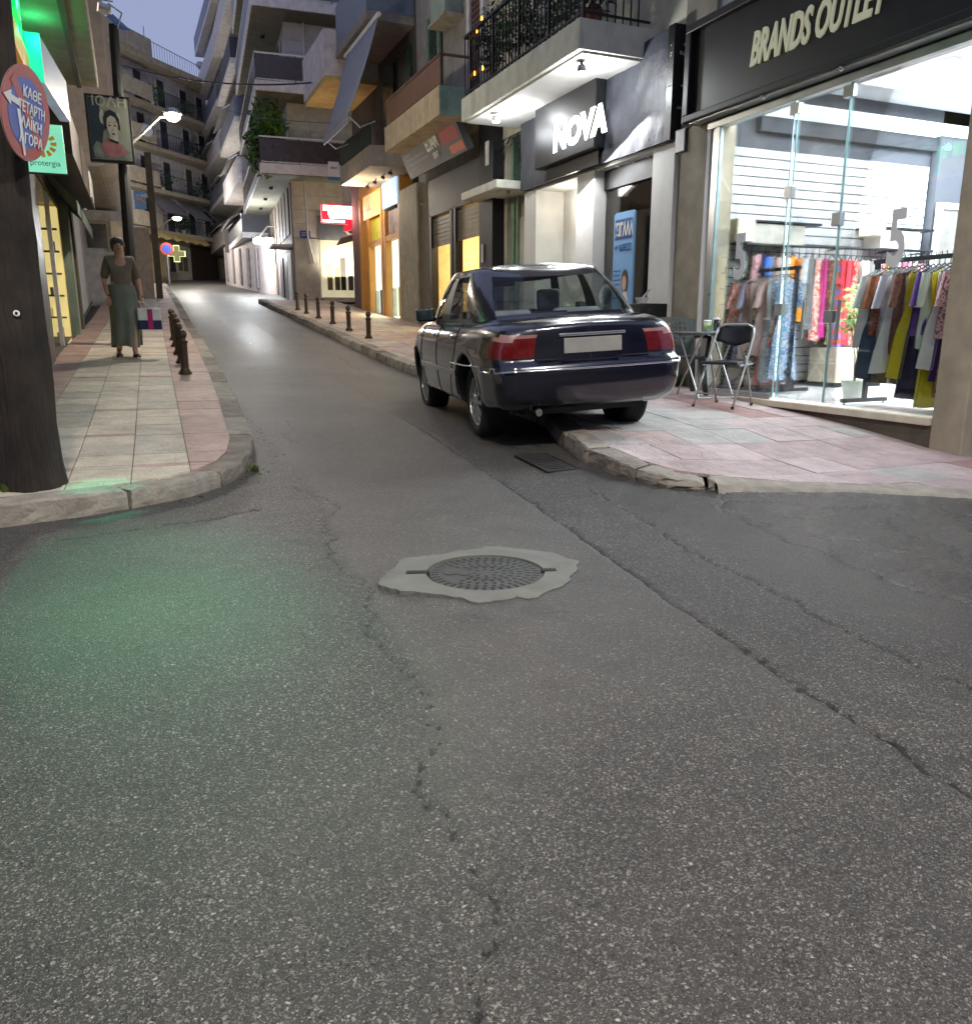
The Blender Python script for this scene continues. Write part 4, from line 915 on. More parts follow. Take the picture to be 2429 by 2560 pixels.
def label_of(col, kind, L):
    nm = {'white': 'white', 'rust': 'rust-orange', 'lilac_white': 'lilac-white', 'brown': 'sequinned brown', 'yellow': 'bright yellow', 'navy': 'navy', 'mint': 'pale mint', 'purple': 'purple', 'floral_dark': 'dark grey floral', 'camo': 'olive printed', 'coral_floral': 'coral floral', 'beige': 'beige', 'steel': 'steel blue', 'pink_print': 'dusky pink printed', 'coral': 'coral', 'bluewhite': 'blue and white printed', 'greenstripe': 'green striped', 'lavender': 'lavender', 'blackwhite': 'black and cream printed', 'blush': 'blush pink', 'paleblue': 'pale blue-grey', 'orange': 'orange', 'fuchsia': 'fuchsia', 'red': 'coral red', 'periwinkle': 'periwinkle striped', 'magenta_fl': 'dark flowered', 'redfl': 'red flowered white', 'cobalt': 'cobalt blue', 'darkprint': 'dark brown printed', 'pink': 'hot pink', 'grey': 'grey', 'whitepink': 'white and pink'}[col]
    return ('long ' if L > .95 else 'short ' if L < .6 else '')+nm+' '+{'dress': 'dress', 'slip': 'sleeveless dress', 'shirt': 'shirt', 'skirt': 'skirt', 'trousers': 'trousers'}[kind]
ORD = ['first', 'second', 'third', 'fourth', 'fifth', 'sixth', 'seventh', 'eighth', 'ninth', 'tenth', 'eleventh', 'twelfth', 'thirteenth', 'fourteenth', 'fifteenth', 'sixteenth', 'seventeenth', 'eighteenth', 'nineteenth', 'twentieth', 'twenty-first', 'twenty-second', 'twenty-third', 'twenty-fourth', 'twenty-fifth', 'twenty-sixth', 'twenty-seventh', 'twenty-eighth', 'twenty-ninth', 'thirtieth']
rk_right = [('white','shirt',.72),('steel','dress',1.02),('rust','shirt',.6),('camo','trousers',1.05),('lilac_white','shirt',.66),('white','skirt',.95),('brown','shirt',.78),('beige','trousers',1.05),('yellow','slip',1.0),('navy','slip',1.18),('purple','shirt',.6),('mint','shirt',.72),('yellow','dress',1.24),('white','slip',.9),('purple','slip',1.0),('pink_print','shirt',.62),('floral_dark','dress',1.12),('coral_floral','dress',1.14),('grey','shirt',.6),('mint','slip',.8),('floral_dark','shirt',.9),('yellow','shirt',.94),('yellow','skirt',1.26)]
for i, (c, k, L) in enumerate(rk_right):
    hang(k, C_[c], L, (6.72, 5.93-i*.056, 1.76), 0.0, label_of(c, k, L)+', '+ORD[i]+' from the post on the right rack', 'clothes on the right rack', i+3)
rk_left = [('bluewhite','dress',1.16),('redfl','slip',.8),('bluewhite','slip',1.2),('paleblue','dress',1.18),('coral','slip',1.24),('blush','dress',.9),('blackwhite','dress',1.14),('blackwhite','slip',1.18),('blush','slip',.95),('pink_print','dress',1.0),('lavender','dress',.98),('beige','slip',1.2),('redfl','dress',.7),('greenstripe','dress',1.2)]
for i, (c, k, L) in enumerate(rk_left):
    hang(k, C_[c], L, (6.98, 7.40+i*.064, 1.80), 0.0, label_of(c, k, L)+', '+ORD[i]+' from the post on the left rack', 'clothes on the left rack', i+11)
wl_ = [('darkprint','dress',.9),('pink_print','shirt',.7),('cobalt','shirt',.72),('darkprint','shirt',.74),('blush','shirt',.7),('white','shirt',.66),('orange','shirt',.75),('orange','slip',.8),('paleblue','shirt',.7),('grey','dress',.9),('redfl','dress',1.05),('fuchsia','dress',1.0),('magenta_fl','slip',1.1),('periwinkle','dress',1.2),('red','dress',1.25),('red','slip',1.1),('redfl','slip',1.1),('white','dress',1.1),('grey','shirt',.75),('whitepink','shirt',.7),('pink','shirt',.68),('yellow','slip',1.0),('steel','slip',.9),('white','slip',1.0),('pink','dress',.85),('rust','dress',.8),('beige','shirt',.7),('whitepink','dress',.8),('darkprint','slip',.8)]
for i, (c, k, L) in enumerate(wl_):
    x = 6.98+i*.108
    hang(k, C_[c], L, (x, 8.10, 2.11), PI/2-.75, label_of(c, k, L)+', '+ORD[i]+' along the wall rail', 'clothes on the wall rail', i+29)
# scarf pooled below the right rack, pots and plants in the shop
LEAF = [mat('leaf_mid', s(70, 104, 44), rough=.55, var=.3, bump=0), mat('leaf_light', s(120, 156, 62), rough=.55, var=.25, bump=0), mat('leaf_dark', s(34, 56, 28), rough=.6, var=.3, bump=0)]
POTW = mat('pot_white', s(205, 208, 196), rough=.5, bump=0); TERRA = mat('terracotta', s(150, 88, 62), rough=.8, bump=.05); STEMM = mat('stem_brown', s(92, 76, 50), rough=.8)
def leaves(c, r, n, size, sq=(1, 1, 1), droop=.2):
    b = MB()
    for i in range(n):
        while True:
            v = Vector((random.uniform(-1, 1), random.uniform(-1, 1), random.uniform(-1, 1)))
            if v.length <= 1: break
        p = Vector(c)+Vector((v.x*r*sq[0], v.y*r*sq[1], v.z*r*sq[2])); a = Vector((random.gauss(0, 1), random.gauss(0, 1), random.gauss(0, .7)-droop)).normalized(); w = a.orthogonal().normalized()*size*.26; L = size*random.uniform(.6, 1.2); nrm = a.cross(w).normalized()*size*.06
        b.add([p, p+a*L*.45+w+nrm, p+a*L, p+a*L*.45-w+nrm], [(0, 1, 2, 3)])
    return b
def plant(name, label, c, pot, r, hgt, n, size, lm, sq=(1, 1, 1), group=None, cat='plant', stemr=.008):
    t = thing(name, label, cat, c, group=group); c = Vector(c)
    if pot:
        MB().lathe(c, [(pot*.72, 0), (pot, pot*1.5), (pot*1.06, pot*1.5), (pot*1.06, pot*1.66), (pot*.92, pot*1.66), (pot*.9, pot*1.5), (.001, pot*1.48)], 18).build('pot', TERRA if pot < .11 else POTW, t)
    zt = c.z+hgt; st = MB()
    for k in range(4): st.tube([c+Vector((0, 0, (pot or .02)*1.3)), Vector((c.x+random.uniform(-.2, .2)*r, c.y+random.uniform(-.2, .2)*r, (c.z+zt)/2)), Vector((c.x+random.uniform(-.6, .6)*r*sq[0], c.y+random.uniform(-.6, .6)*r*sq[1], zt))], [stemr, stemr*.8, stemr*.5], 5)
    st.build('stem', STEMM, t); leaves((c.x, c.y, zt), r, n, size, sq).build('leaf_crown', lm, t); return t
plant('potted_plant', 'leafy green plant in a white bucket pot between the glass doors and the right rack', (6.93, 6.32, FZ), .125, .21, .92, 260, .09, LEAF[1], (1, 1, 1.5))
# ================================================================== furniture on the pavement
PLG = mat('plastic_dark_green', s(34, 40, 38), rough=.42, var=.06, bump=.01)
def plastic_chair():
    z = zpavR(5.7, 7.7); t = thing('plastic_chair', 'dark green plastic garden chair with arms between the car and the shop', 'chair', (5.70, 7.72, z), math.radians(-20))
    L = lambda: MB(local=True)
    L().box(-.25, .25, -.24, .24, .40, .435).build('seat', PLG, t, bevel=.015)
    P = []
    for j in range(9):
        v = j/8; P.append([(-.26-.03*v+(.52+.06*v)*u/10-.03*math.sin(PI*v)*(u-5)/5*0, .22+.13*v+.03*math.cos((u-5)/5*PI/2)*-1+.03, .42+.42*v+.03*math.sin(PI*u/10)*v) for u in range(11)])
    b = L(); 
    for j in range(8):
        for u in range(10):
            frame = u in (0, 1, 8, 9) or j in (0, 7) or (j == 1)
            q = [P[j][u], P[j][u+1], P[j+1][u+1], P[j+1][u]]
            if frame: b.quad(*q)
            else:
                # woven grille: thin bars leaving a hole in each cell
                for e in (0, 1):
                    for f0, f1 in ((.0, .36),):
                        A, B, C, D = [Vector(p) for p in q]
                        if e == 0: b.quad(A, B, B.lerp(C, f1), A.lerp(D, f1))
                        else: b.quad(A, A.lerp(B, f1), D.lerp(C, f1), D)
    b.build('backrest', PLG, t, solid=.014)
    for sx in (1, -1):
        L().tube([(sx*.27, -.2, .42), (sx*.285, -.22, .64), (sx*.285, .1, .66), (sx*.28, .28, .64)], [.025, .024, .022, .02], 8).build('armrest', PLG, t, smooth=True)
        for sy, n_ in ((-1, 'leg'), (1, 'leg')):
            b = L(); y0, y1 = sy*.19, sy*.25; x0, x1 = sx*.22, sx*.27
            b.add([(x0-.035, y0-.03, .41), (x0+.035, y0-.03, .41), (x0+.035, y0+.03, .41), (x0-.035, y0+.03, .41), (x1-.024, y1-.02, 0), (x1+.024, y1-.02, 0), (x1+.024, y1+.02, 0), (x1-.024, y1+.02, 0)], [(0,1,2,3),(4,7,6,5),(0,4,5,1),(1,5,6,2),(2,6,7,3),(3,7,4,0)]); b.build(n_, PLG, t, bevel=.006)
    return t
plastic_chair()
def xyz(px, py, **k): return at(px, py, **k)
def folding_chair():
    zc = zpavR(5.6, 6.8)+.003; t = thing('folding_chair', 'black padded folding chair with grey tube legs at the shop window', 'chair', (5.62, 6.78, zc), math.radians(-62))
    L = lambda: MB(local=True)     # sits facing -y locally
    for sx in (-.21, .21):
        L().tube([(sx, -.28, .02), (sx, -.02, .42), (sx*.97, .17, .72), (sx*.9, .20, .80)], .0125, 8).build('front_tube', STEEL, t, smooth=True)
        L().tube([(sx*.92, .26, .02), (sx*.92, .14, .30), (sx*.92, .03, .52)], .0115, 8).build('rear_leg', STEEL, t, smooth=True)
        for p in ((sx, -.285, 0), (sx*.92, .265, 0)): L().lathe(p, [(.016, 0), (.018, .03)], 8).build('rubber_foot', BLKM, t)
        L().bar((sx*.95, -.14, .43), (sx*.95, .2, .44), .016).build('seat_rail', STEEL, t)
    L().tube([(-.19, .20, .80), (-.12, .215, .835), (.12, .215, .835), (.19, .20, .80)], .0125, 8).build('top_tube', STEEL, t, smooth=True)
    L().tube([(-.20, .235, .10), (.20, .235, .10)], .009, 6).build('cross_bar', STEEL, t); L().tube([(-.2, -.2, .14), (.2, -.2, .14)], .009, 6).build('cross_bar', STEEL, t)
    PAD = mat('chair_pad_black', s(28, 29, 34), rough=.38, var=.1, bump=.01)
    L().box(-.20, .20, -.20, .19, .435, .468).build('seat', PAD, t, bevel=.016, seg=3)
    P = [[(-.2+.4*u/8, .185+.03*math.cos((u-4)/4*1.2)+(v-.5)*.05, .64+.185*v-.025*(1-v)*math.cos((u-4)/4*PI)) for u in range(9)] for v in np.linspace(0, 1, 6)]
    L().grid(P).build('backrest', PAD, t, smooth=True, solid=.02)
folding_chair()
def folding_table():
    zc = zpavR(5.8, 7.45); t = thing('folding_table', 'small grey folding table with crossed legs beside the shop frame', 'table', (5.86, 7.42, zc), math.radians(-5))
    L = lambda: MB(local=True); TT = mat('table_top_grey', s(90, 96, 104), rough=.4, bump=0)
    L().box(-.27, .27, -.27, .27, .70, .722).build('tabletop', TT, t, bevel=.008)
    for sx in (-.22, .22):
        L().tube([(sx, -.24, .01), (sx, .22, .70)], .0105, 7).build('leg', STEEL, t); L().tube([(sx*.93, .24, .01), (sx*.93, -.22, .70)], .0105, 7).build('leg', STEEL, t)
        L().bar((sx*.96, -.26, .69), (sx*.96, .26, .69), .016).build('top_rail', STEEL, t)
    L().tube([(-.22, -.24, .012), (.22, -.24, .012)], .009, 6).build('foot_bar', STEEL, t); L().tube([(-.2, .24, .012), (.2, .24, .012)], .009, 6).build('foot_bar', STEEL, t)
    return zc
tz = folding_table()
def cup(x, y, h, r, m, lidm, label, nm='cup'):
    t = thing(nm, label, nm, (x, y, tz+.722)); c = (x, y, tz+.723)
    MB().lathe(c, [(r*.78, 0), (r, h), (r*.96, h), (r*.7, .01)], 16).build('body', m, t, smooth=True); MB().lathe((x, y, tz+.723+h), [(r*1.06, 0), (r*1.06, .012), (r*.8, .02), (.001, .022)], 16).build('lid', lidm, t); return t
c1 = cup(5.80, 7.35, .105, .042, mat('cup_green_white', s(196, 214, 168), rough=.5), WHT_PL, 'green and white takeaway cup on the folding table')
MB().box(5.762, 5.838, 7.306, 7.309, tz+.76, tz+.79).build('logo_patch', mat('cup_green', s(96, 160, 70), rough=.5), c1)
c2 = cup(5.88, 7.30, .13, .038, glass('clear_cup', (.86, .9, .92, 1)), WHT_PL, 'clear plastic cup with a straw beside the green cup'); MB().tube([(5.88, 7.30, tz+.84), (5.90, 7.27, tz+.94)], .004, 6).build('straw', WHT_PL, c2)
weed((6.12, 8.3, zpavR(6.1, 8.3)), 60, .16, 'tuft of green weeds at the foot of the taupe pillar behind the chair')
# ================================================================== phone shop and its balcony
VINYL = mat('vinyl_charcoal', s(56, 58, 66), rough=.52, var=.22, scale=3, bump=.22, bscale=5)
b2 = thing('shop_building', 'phone shop with white recessed columns under a wrinkled charcoal panel', 'building', (FX, 10.7, .6))
WB = WHITE_W
MB().box(FX+.06, 11, 8.62, 12.83, 4.5, 9.5).build('upper_wall', CREAM_R, b2)
MB().box(FX-.02, FX+.5, 8.64, 9.10, .2, 3.30).build('column', WB, b2, bevel=.008)
MB().box(FX-.02, FX+.55, 10.52, 11.02, .3, 3.30).build('column', WB, b2, bevel=.008)
MB().box(FX-.02, FX+.5, 12.36, 12.80, .5, 3.30).build('column', WB, b2, bevel=.008)
MB().box(FX-.0, 9.5, 8.64, 12.80, 3.28, 3.34).build('soffit', WB, b2)
MB().box(FX+.62, FX+.75, 11.02, 12.36, .5, 3.28).build('bay_wall', mat('bay_cream', s(214, 202, 182), rough=.7), b2)
MB().box(FX+.5, FX+.62, 11.9, 12.36, .5, 3.28).build('bay_return', WB, b2)
MB().box(9.2, 9.3, 8.64, 12.8, .3, 3.28).box(6.6, 9.2, 10.70, 10.80, .3, 3.28).build('inner_wall', mat('inner_brown', s(96, 84, 74), rough=.7), b2)
MB().box(6.6, 9.2, 8.64, 8.72, .3, 3.28).build('inner_wall', mat('inner_brown2', s(88, 74, 66), rough=.6), b2)
MB().box(FX-.05, 9.3, 8.64, 12.8, .2, .52).build('floor', mat('floor_dark', s(120, 112, 104), rough=.4), b2)
MB().box(FX+.18, FX+.2, 9.10, 10.52, .52, 3.28).build('shop_pane', glass('nova_glass', (.75, .74, .72, 1), refl=.6), b2)
MB().box(FX+.14, FX+.22, 9.10, 10.52, 3.02, 3.28).build('dark_header', BLACK_F, b2)
d = MB().box(FX+.55, FX+.61, 11.04, 11.50, .52, 2.75).build('door', mat('door_cream', s(206, 196, 172), rough=.5), b2, bevel=.006)
MB().box(FX+.535, FX+.555, 11.10, 11.14, 1.5, 1.62).box(FX+.52, FX+.54, 11.05, 11.1, 2.1, 2.2).box(FX+.52, FX+.54, 11.05, 11.1, 2.55, 2.65).build('handle', BLACK_F, d)
MB().box(FX+.56, FX+.61, 11.55, 11.75, 2.4, 3.2).build('vent_panel', WHITE_P, b2, bevel=.005)
for y in (9.4, 9.75, 10.1): MB().lathe((FX+.1, y, 3.285), [(.02, 0), (.03, -.02)], 10).build('small_spot', WHITE_P, b2)
pst = thing('poster_lightbox', 'lit turquoise poster in the left bay of the phone shop', 'poster', (FX+.54, 11.65, 1.7))
MB().box(FX+.50, FX+.545, 11.50, 11.92, .95, 2.55).build('frame', mat('frame_gold', s(190, 172, 128), rough=.4), pst)
MB().box(FX+.494, FX+.50, 11.53, 11.89, .98, 2.52).build('poster', glow('poster_teal', s(150, 226, 214), .8), pst)
HAIRD = mat('print_hair', s(64, 46, 38), rough=.6); SKINP = mat('print_skin', s(196, 158, 132), rough=.6); PWHITE = mat('print_white', s(206, 204, 196), rough=.6); PNAVY = mat('print_navy', s(44, 88, 140), rough=.6)
def disc_on(b, c, ry, rz, ax='x', n=18, y0=0):
    if ax == 'x': b.add([(c[0], c[1]-ry*math.cos(2*PI*k/n), c[2]+rz*math.sin(2*PI*k/n)) for k in range(n)], [tuple(range(n))])
    else: b.add([(c[0]+ry*math.cos(2*PI*k/n), c[1], c[2]+rz*math.sin(2*PI*k/n)) for k in range(n)], [tuple(range(n))])
    return b
disc_on(MB(), (FX+.4925, 11.77, 1.75), .10, .38).build('printed_figure', mat('print_gold', s(150, 128, 80), rough=.6), pst)
disc_on(MB(), (FX+.4915, 11.76, 1.95), .07, .14).build('printed_face', SKINP, pst)
pan = thing('wall_panel', 'wrinkled charcoal vinyl panel behind the lit white sign', 'panel', (FX-.1, 10.7, 3.3))
P = [[(FX-.085+.010*math.sin(y*7+z*3)*math.sin(z*9+y*2.3)+.006*math.sin(y*19+z*11), y, z) for z in np.linspace(3.315, 4.555, 16)] for y in np.linspace(8.76, 12.81, 60)]
MB().grid(P).build('vinyl_face', VINYL, pan, smooth=True)
MB().box(FX-.07, FX+.06, 8.76, 12.80, 3.33, 4.54).build('backing', BLACK_F, pan); MB().box(FX-.11, FX+.06, 8.63, 8.755, 3.31, 4.57).build('end_cap', BLACK_F, pan, bevel=.004)
MB().box(FX-.13, FX-.10, 10.25, 11.80, 3.315, 3.50).build('lower_strip', BLACK_F, pan)
bb = MB()
for i in range(16):
    z = random.uniform(3.6, 4.5); w = random.uniform(.006, .03); bb.box(FX-.1115, FX-.1105, 8.66+random.uniform(0, .04), 8.67+random.uniform(.01, .05), z, z+w*.5); bb.box(8.63-2.4+random.uniform(-.07, .06)-.0, 8.63-2.4+random.uniform(.062, .09), 8.6285, 8.6295, z, z+w)
tag(bb.build('paint_scuff', PWHITE, pan), kind='stuff')
ns = thing('shop_sign', 'black box sign with glowing white letters under the plant balcony', 'sign', (FX-.2, 11.05, 3.5))
MB().box(FX-.26, FX-.10, 10.15, 11.95, 3.50, 4.38).build('sign_box', BLACK_P, ns, bevel=.012)
n0, n1 = at(1381, 383, X=FX-.27), at(1514, 326, X=FX-.27)
LETW = glow('letter_white', (1, 1, 1, 1), 3.2)
text('lettering', 'NOVA', .47, LETW, (FX-.262, n0.y, (n0.z+n1.z)/2+.02), FACE['-X'], ns, ext=.008, bold=.026, shear=.08, fit=abs(n0.y-n1.y))
def railing(parent, x0, y0, y1, zb, zt, m, step=.11, r=.007, ends=(True, True), xw=FX, name='railing'):
    b = MB(); b.bar((x0, y0, zt), (x0, y1, zt), .05, .035).bar((x0, y0, zb+.07), (x0, y1, zb+.07), .025); 
    k = int((y1-y0)/step)
    for i in range(k+1): b.bar((x0, y0+(y1-y0)*i/k, zb), (x0, y0+(y1-y0)*i/k, zt), .014 if i % 8 else .035)
    for e, yy in ((ends[0], y0), (ends[1], y1)):
        if e:
            b.bar((x0, yy, zt), (xw, yy, zt), .05, .035).bar((x0, yy, zb+.07), (xw, yy, zb+.07), .025)
            for i in range(1, int((xw-x0)/step)): b.bar((x0+i*step, yy, zb), (x0+i*step, yy, zt), .014)
    return b.build(name, m, parent)
IRONB = mat('railing_black', s(22, 26, 26), rough=.45, bump=0)
SLABW = mat('slab_paint', s(206, 206, 192), rough=.8, bump=.06, var=.1, stain=.45)
bal = MB().box(5.2, FX+.06, 9.3, 13.15, 4.38, 4.72).build('balcony_slab', SLABW, b2, bevel=.01)
MB().box(5.28, FX-.02, 9.36, 13.08, 4.355, 4.379).build('slab_underside', WHITE_W, bal)
railing(b2, 5.26, 9.32, 13.12, 4.72, 5.62, IRONB, ends=(True, True))
for i, (y, c, lab) in enumerate(((9.55, 2, 'bushy dark plant at the right end of the iron balcony rail'), (10.3, 0, 'green potted plant right of centre behind the iron balcony rail'), (11.1, 2, 'dark leafy plant in the middle of the iron balcony'), (11.9, 0, 'tall climbing plant left of centre on the iron balcony'), (12.7, 2, 'dense dark climber with fairy lights at the left end of the iron balcony'))):
    plant('balcony_plant', lab, (5.55, y, 4.73), .13 if i % 2 else .10, .34, .55+.25*(i > 2), 300, .13, LEAF[c], (.8, 1, 1.4), group='plants on the iron balcony')
pt = MB().lathe((5.6, 9.75, 4.73), [(.10, 0), (.16, .2), (.17, .24), (.001, .23)], 16).build('flower_pot', TERRA, None); tag(pt, 'bare terracotta pot on the balcony edge', 'pot')
FAIRY = glow('fairy_orange', s(255, 150, 40), 9)
fb = thing('fairy_lights', 'string of small orange fairy lights wound through the balcony plants', 'lights', (5.3, 12.6, 5))
for (px, py) in ((1204, 48), (1191, 79), (1206, 172), (1186, 185)):
    p = at(px, py, X=5.3); MB().lathe(p, [(.006, -.02), (.018, 0), (.012, .03), (.002, .045)], 8).build('bulb', FAIRY, fb)
MB().tube([at(1204, 20, X=5.3), at(1204, 48, X=5.31), at(1191, 79, X=5.31), at(1198, 130, X=5.31), at(1206, 172, X=5.31), at(1186, 185, X=5.31)], .004, 5).build('wire', BLACK_F, fb)
# spotlights under the slab
def spot_under(x, y, z, label, e, lit, to):
    t = thing('spotlight', label, 'lamp', (x, y, z)); MB().lathe((x, y, z), [(.02, 0), (.02, -.03), (.05, -.05), (.06, -.12)], 14, (0, 0, 1)).build('housing', BLACK_F if not lit else WHITE_P, t)
    if lit: MB().lathe((x, y, z-.121), [(.052, 0), (.052, -.004), (.001, -.004)], 14).build('lens', glow('spot_lens', (.95, .97, 1, 1), 60), t)
    lamp('spot_beam', 'POINT', (x+.02, y, z-.24), e, (.90, .95, 1), .07)
spot_under(5.45, 12.32, 4.35, 'bright round spotlight at the left end of the white balcony underside', 14, True, (6.3, 11.9, 2.9))
spot_under(5.42, 9.62, 4.35, 'small black floodlight at the right end of the white balcony underside', 38, False, (6.25, 9.6, 2.6))
t = thing('spotlight', 'glaring white lamp on the top edge of the lit white sign', 'lamp', (FX-.2, 11.62, 4.42)); MB().box(FX-.22, FX-.10, 11.5, 11.75, 4.385, 4.42).build('housing', WHITE_P, t, bevel=.01)
MB().lathe((FX-.23, 11.62, 4.42), [(.03, -.02), (.06, 0), (.03, .03)], 14, (-1, 0, .3)).build('lens', glow('sign_lens', (.95, .97, 1, 1), 70), t)
lamp('sign_lamp', 'POINT', (FX-.60, 11.75, 4.22), 12, (.93, .96, 1), .05)
lamp('soffit_wash', 'AREA', (6.0, 10.4, 3.24), 26, (.95, .97, 1), 2.6, rot=(0, math.radians(20), PI/2), sizey=.2)
lamp('bay_light', 'POINT', (6.5, 11.7, 3.05), 9, (1, .93, .84), .1)
# standing banner
bn = thing('standing_banner', 'tall blue standing banner with rounded corners at the phone shop entrance', 'banner', (6.16, 9.86, .55))
p0, p1 = at(1549, 555, X=6.22), at(1600, 535, X=6.22); y0, y1, zt = p0.y, p1.y, 2.62; yc, hw = (y0+y1)/2, abs(y0-y1)/2
rp = []
for cxn, czn, a0_ in ((-1, 1, PI/2), (1, 1, 0)):
    for k in range(6): a = a0_+(PI/2)*k/5; rp.append((hw*cxn*1-.05*cxn+.05*math.cos(a), zt-.05+.05*math.sin(a)))
rp = sorted(rp[:6], key=lambda q: q[0])+sorted(rp[6:], key=lambda q: q[0])
pts = [(-hw, .6)]+rp+[(hw, .6)]
MB().slab([(6.13, yc-u, z) for u, z in pts], (.03, 0, 0)).build('panel', mat('banner_blue', s(126, 176, 222), rough=.5, var=.1, scale=1.2), bn)
MB().box(6.05, 6.25, yc-hw, yc+hw, .52, .58).build('base', BLACK_F, bn)
xb = 6.128
MB().box(xb-.001, xb, yc-hw*.86, yc+hw*.86, 2.27, 2.53).build('title_box', PNAVY, bn)
text('title', 'ΣΙΓΑΑΑ', .22, WHITE_P, (xb-.004, yc+hw*.80, 2.32), FACE['-X'], bn, ext=.001, bold=.010, sx=.54)
text('subtitle', 'ΔΩΡΕΣΣΣ', .12, PNAVY, (xb-.004, yc+hw*.30, 2.12), FACE['-X'], bn, ext=.001, bold=.003, sx=.50); text('subtitle', 'ΚΑΝΕ ΤΟ', .07, PNAVY, (xb-.004, yc+hw*.85, 2.15), FACE['-X'], bn, ext=.001, sx=.5)
bb = MB()
for k, (w) in enumerate((.9, .8, .95, .85, .7, .0, .9)):
    if w: bb.box(xb-.002, xb-.001, yc+hw*.88-w*hw*.8, yc+hw*.88, 1.86-k*.06, 1.875-k*.06)
bb.build('small_print', PNAVY, bn)
disc_on(MB(), (xb-.002, yc-hw*.30, 1.72), .085, .16).build('printed_hair', HAIRD, bn); disc_on(MB(), (xb-.003, yc-hw*.24, 1.70), .055, .10).build('printed_face', SKINP, bn)
MB().add([(xb-.0025, yc+hw*.1, .8), (xb-.0025, yc+hw*.0, 1.45), (xb-.0025, yc-hw*.2, 1.60), (xb-.0025, yc-hw*.55, 1.58), (xb-.0025, yc-hw*.85, 1.3), (xb-.0025, yc-hw*.8, .8)], [(0, 1, 2, 3, 4, 5)]).build('printed_shirt', PWHITE, bn)
MB().add([(xb-.004, yc+hw*.15, 1.15), (xb-.004, yc+hw*.0, 1.5), (xb-.004, yc-hw*.15, 1.5), (xb-.004, yc-hw*.1, 1.12)], [(0, 1, 2, 3)]).build('printed_hands', SKINP, bn)
st_ = thing('display_stand', 'white narrow display stand behind the blue banner', 'stand', (6.5, 10.25, .55))
MB().box(6.45, 6.5, 10.1, 10.16, .55, 1.9).box(6.45, 6.5, 10.4, 10.46, .55, 1.9).build('frame', WHITE_P, st_)
for z in (.9, 1.3, 1.7): MB().box(6.42, 6.53, 10.1, 10.46, z, z+.03).build('shelf', WHITE_P, st_)
cbx = thing('cardboard_crate', 'dark crate with a white bowl and spoon on it behind the car boot', 'crate', (5.95, 8.95, .6))
p = at(1605, 772, X=5.95); MB().box(5.75, 6.15, p.y-.25, p.y+.2, .5, p.z+.06).build('crate_body', BLACK_F, cbx, bevel=.01)
bw = thing('bowl', 'white plastic bowl with a spoon on the dark crate', 'bowl', (5.95, p.y, p.z+.06)); MB().lathe((5.95, p.y+.02, p.z+.061), [(.06, 0), (.09, .08), (.085, .08), (.055, .01)], 16).build('body', WHT_PL, bw); MB().bar((5.93, p.y, p.z+.12), (5.95, p.y-.16, p.z+.24), .022, .012).build('spoon', WHT_PL, bw)
# ================================================================== doorway house, grill shop, orange shop (one old block)
OLDW = mat('old_render', s(176, 168, 148), rough=.9, bump=.1, stain=.5); GREENP = mat('door_green', s(128, 150, 128), rough=.6, stain=.3); GREEND = mat('window_green_dark', s(46, 66, 56), rough=.25, bump=0)
b3 = thing('house', 'old cream house with a green doorway under a small concrete canopy', 'building', (FX, 13.4, .8))
MB().box(FX+.3, 11, 12.83, 14.55, .4, 3.4).box(FX+.08, 11, 12.83, 14.55, 4.35, 9.4).build('wall', OLDW, b3)
MB().box(FX+.1, FX+.3, 12.83, 12.92, .4, 4.35).box(FX+.1, FX+.3, 13.75, 13.88, .4, 4.35).build('door_surround', OLDW, b3)
MB().box(5.70, FX+.3, 12.86, 14.45, 3.37, 3.50).build('canopy', SLABW, b3, bevel=.008)
tr_ = MB().box(FX+.2, FX+.26, 12.92, 13.75, 3.5, 4.35).build('window', GREEND, b3)
for y in (12.94, 13.12, 13.3, 13.72): MB().box(FX+.17, FX+.22, y-.02, y+.02, 3.5, 4.3).build('frame', GREENP, tr_)
dr = MB().box(FX+.2, FX+.27, 12.92, 13.42, .6, 3.0).build('door', mat('door_pale', s(186, 184, 164), rough=.6), b3, bevel=.004)
MB().box(FX+.16, FX+.22, 13.42, 13.50, .6, 3.36).box(FX+.17, FX+.22, 13.6, 13.75, .6, 3.36).build('door_frame', GREENP, b3)
MB().lathe((FX+.195, 13.14, 1.95), [(.10, 0), (.12, .006), (.001, .006)], 20, (-1, 0, 0)).build('oval_light', GREEND, dr)
MB().box(FX+.17, FX+.19, 13.62, 13.70, 1.75, 2.0).build('intercom', BLACK_F, b3)
MB().lathe((5.95, 13.15, 3.37), [(.12, 0), (.11, -.06), (.06, -.08)], 16).build('ceiling_lamp', OLDW, b3)
bb = MB()
for k in range(7):
    y = 13.9-k*.17; bb.tube([(FX+.05-.08*math.sin(k), y+.1, 4.27-.05*math.sin(k*1.3)), (FX-.1, y, 4.15-.06*(k % 3)), (FX-.02, y-.2, 4.28-.04*math.cos(k*2))], .008, 5)
bb.tube([(FX, 13.9, 4.2), (FX-.06, 13.8, 3.8), (FX-.03, 13.72, 3.72), (FX+.05, 13.66, 4.2)], .006, 5)
cab = bb.build('cable_bundle', BLACK_F, None); tag(cab, 'tangle of loose black cables under the iron balcony', 'cables')
b4 = thing('building', 'block with a dark shuttered grill shop and an orange-framed shop at street level', 'building', (FX, 19, 1))
GREYB = mat('upper_grey', s(150, 146, 140), rough=.9, bump=.08, stain=.35); DARKB = mat('upper_dark', s(84, 80, 74), rough=.9, bump=.08, stain=.4)
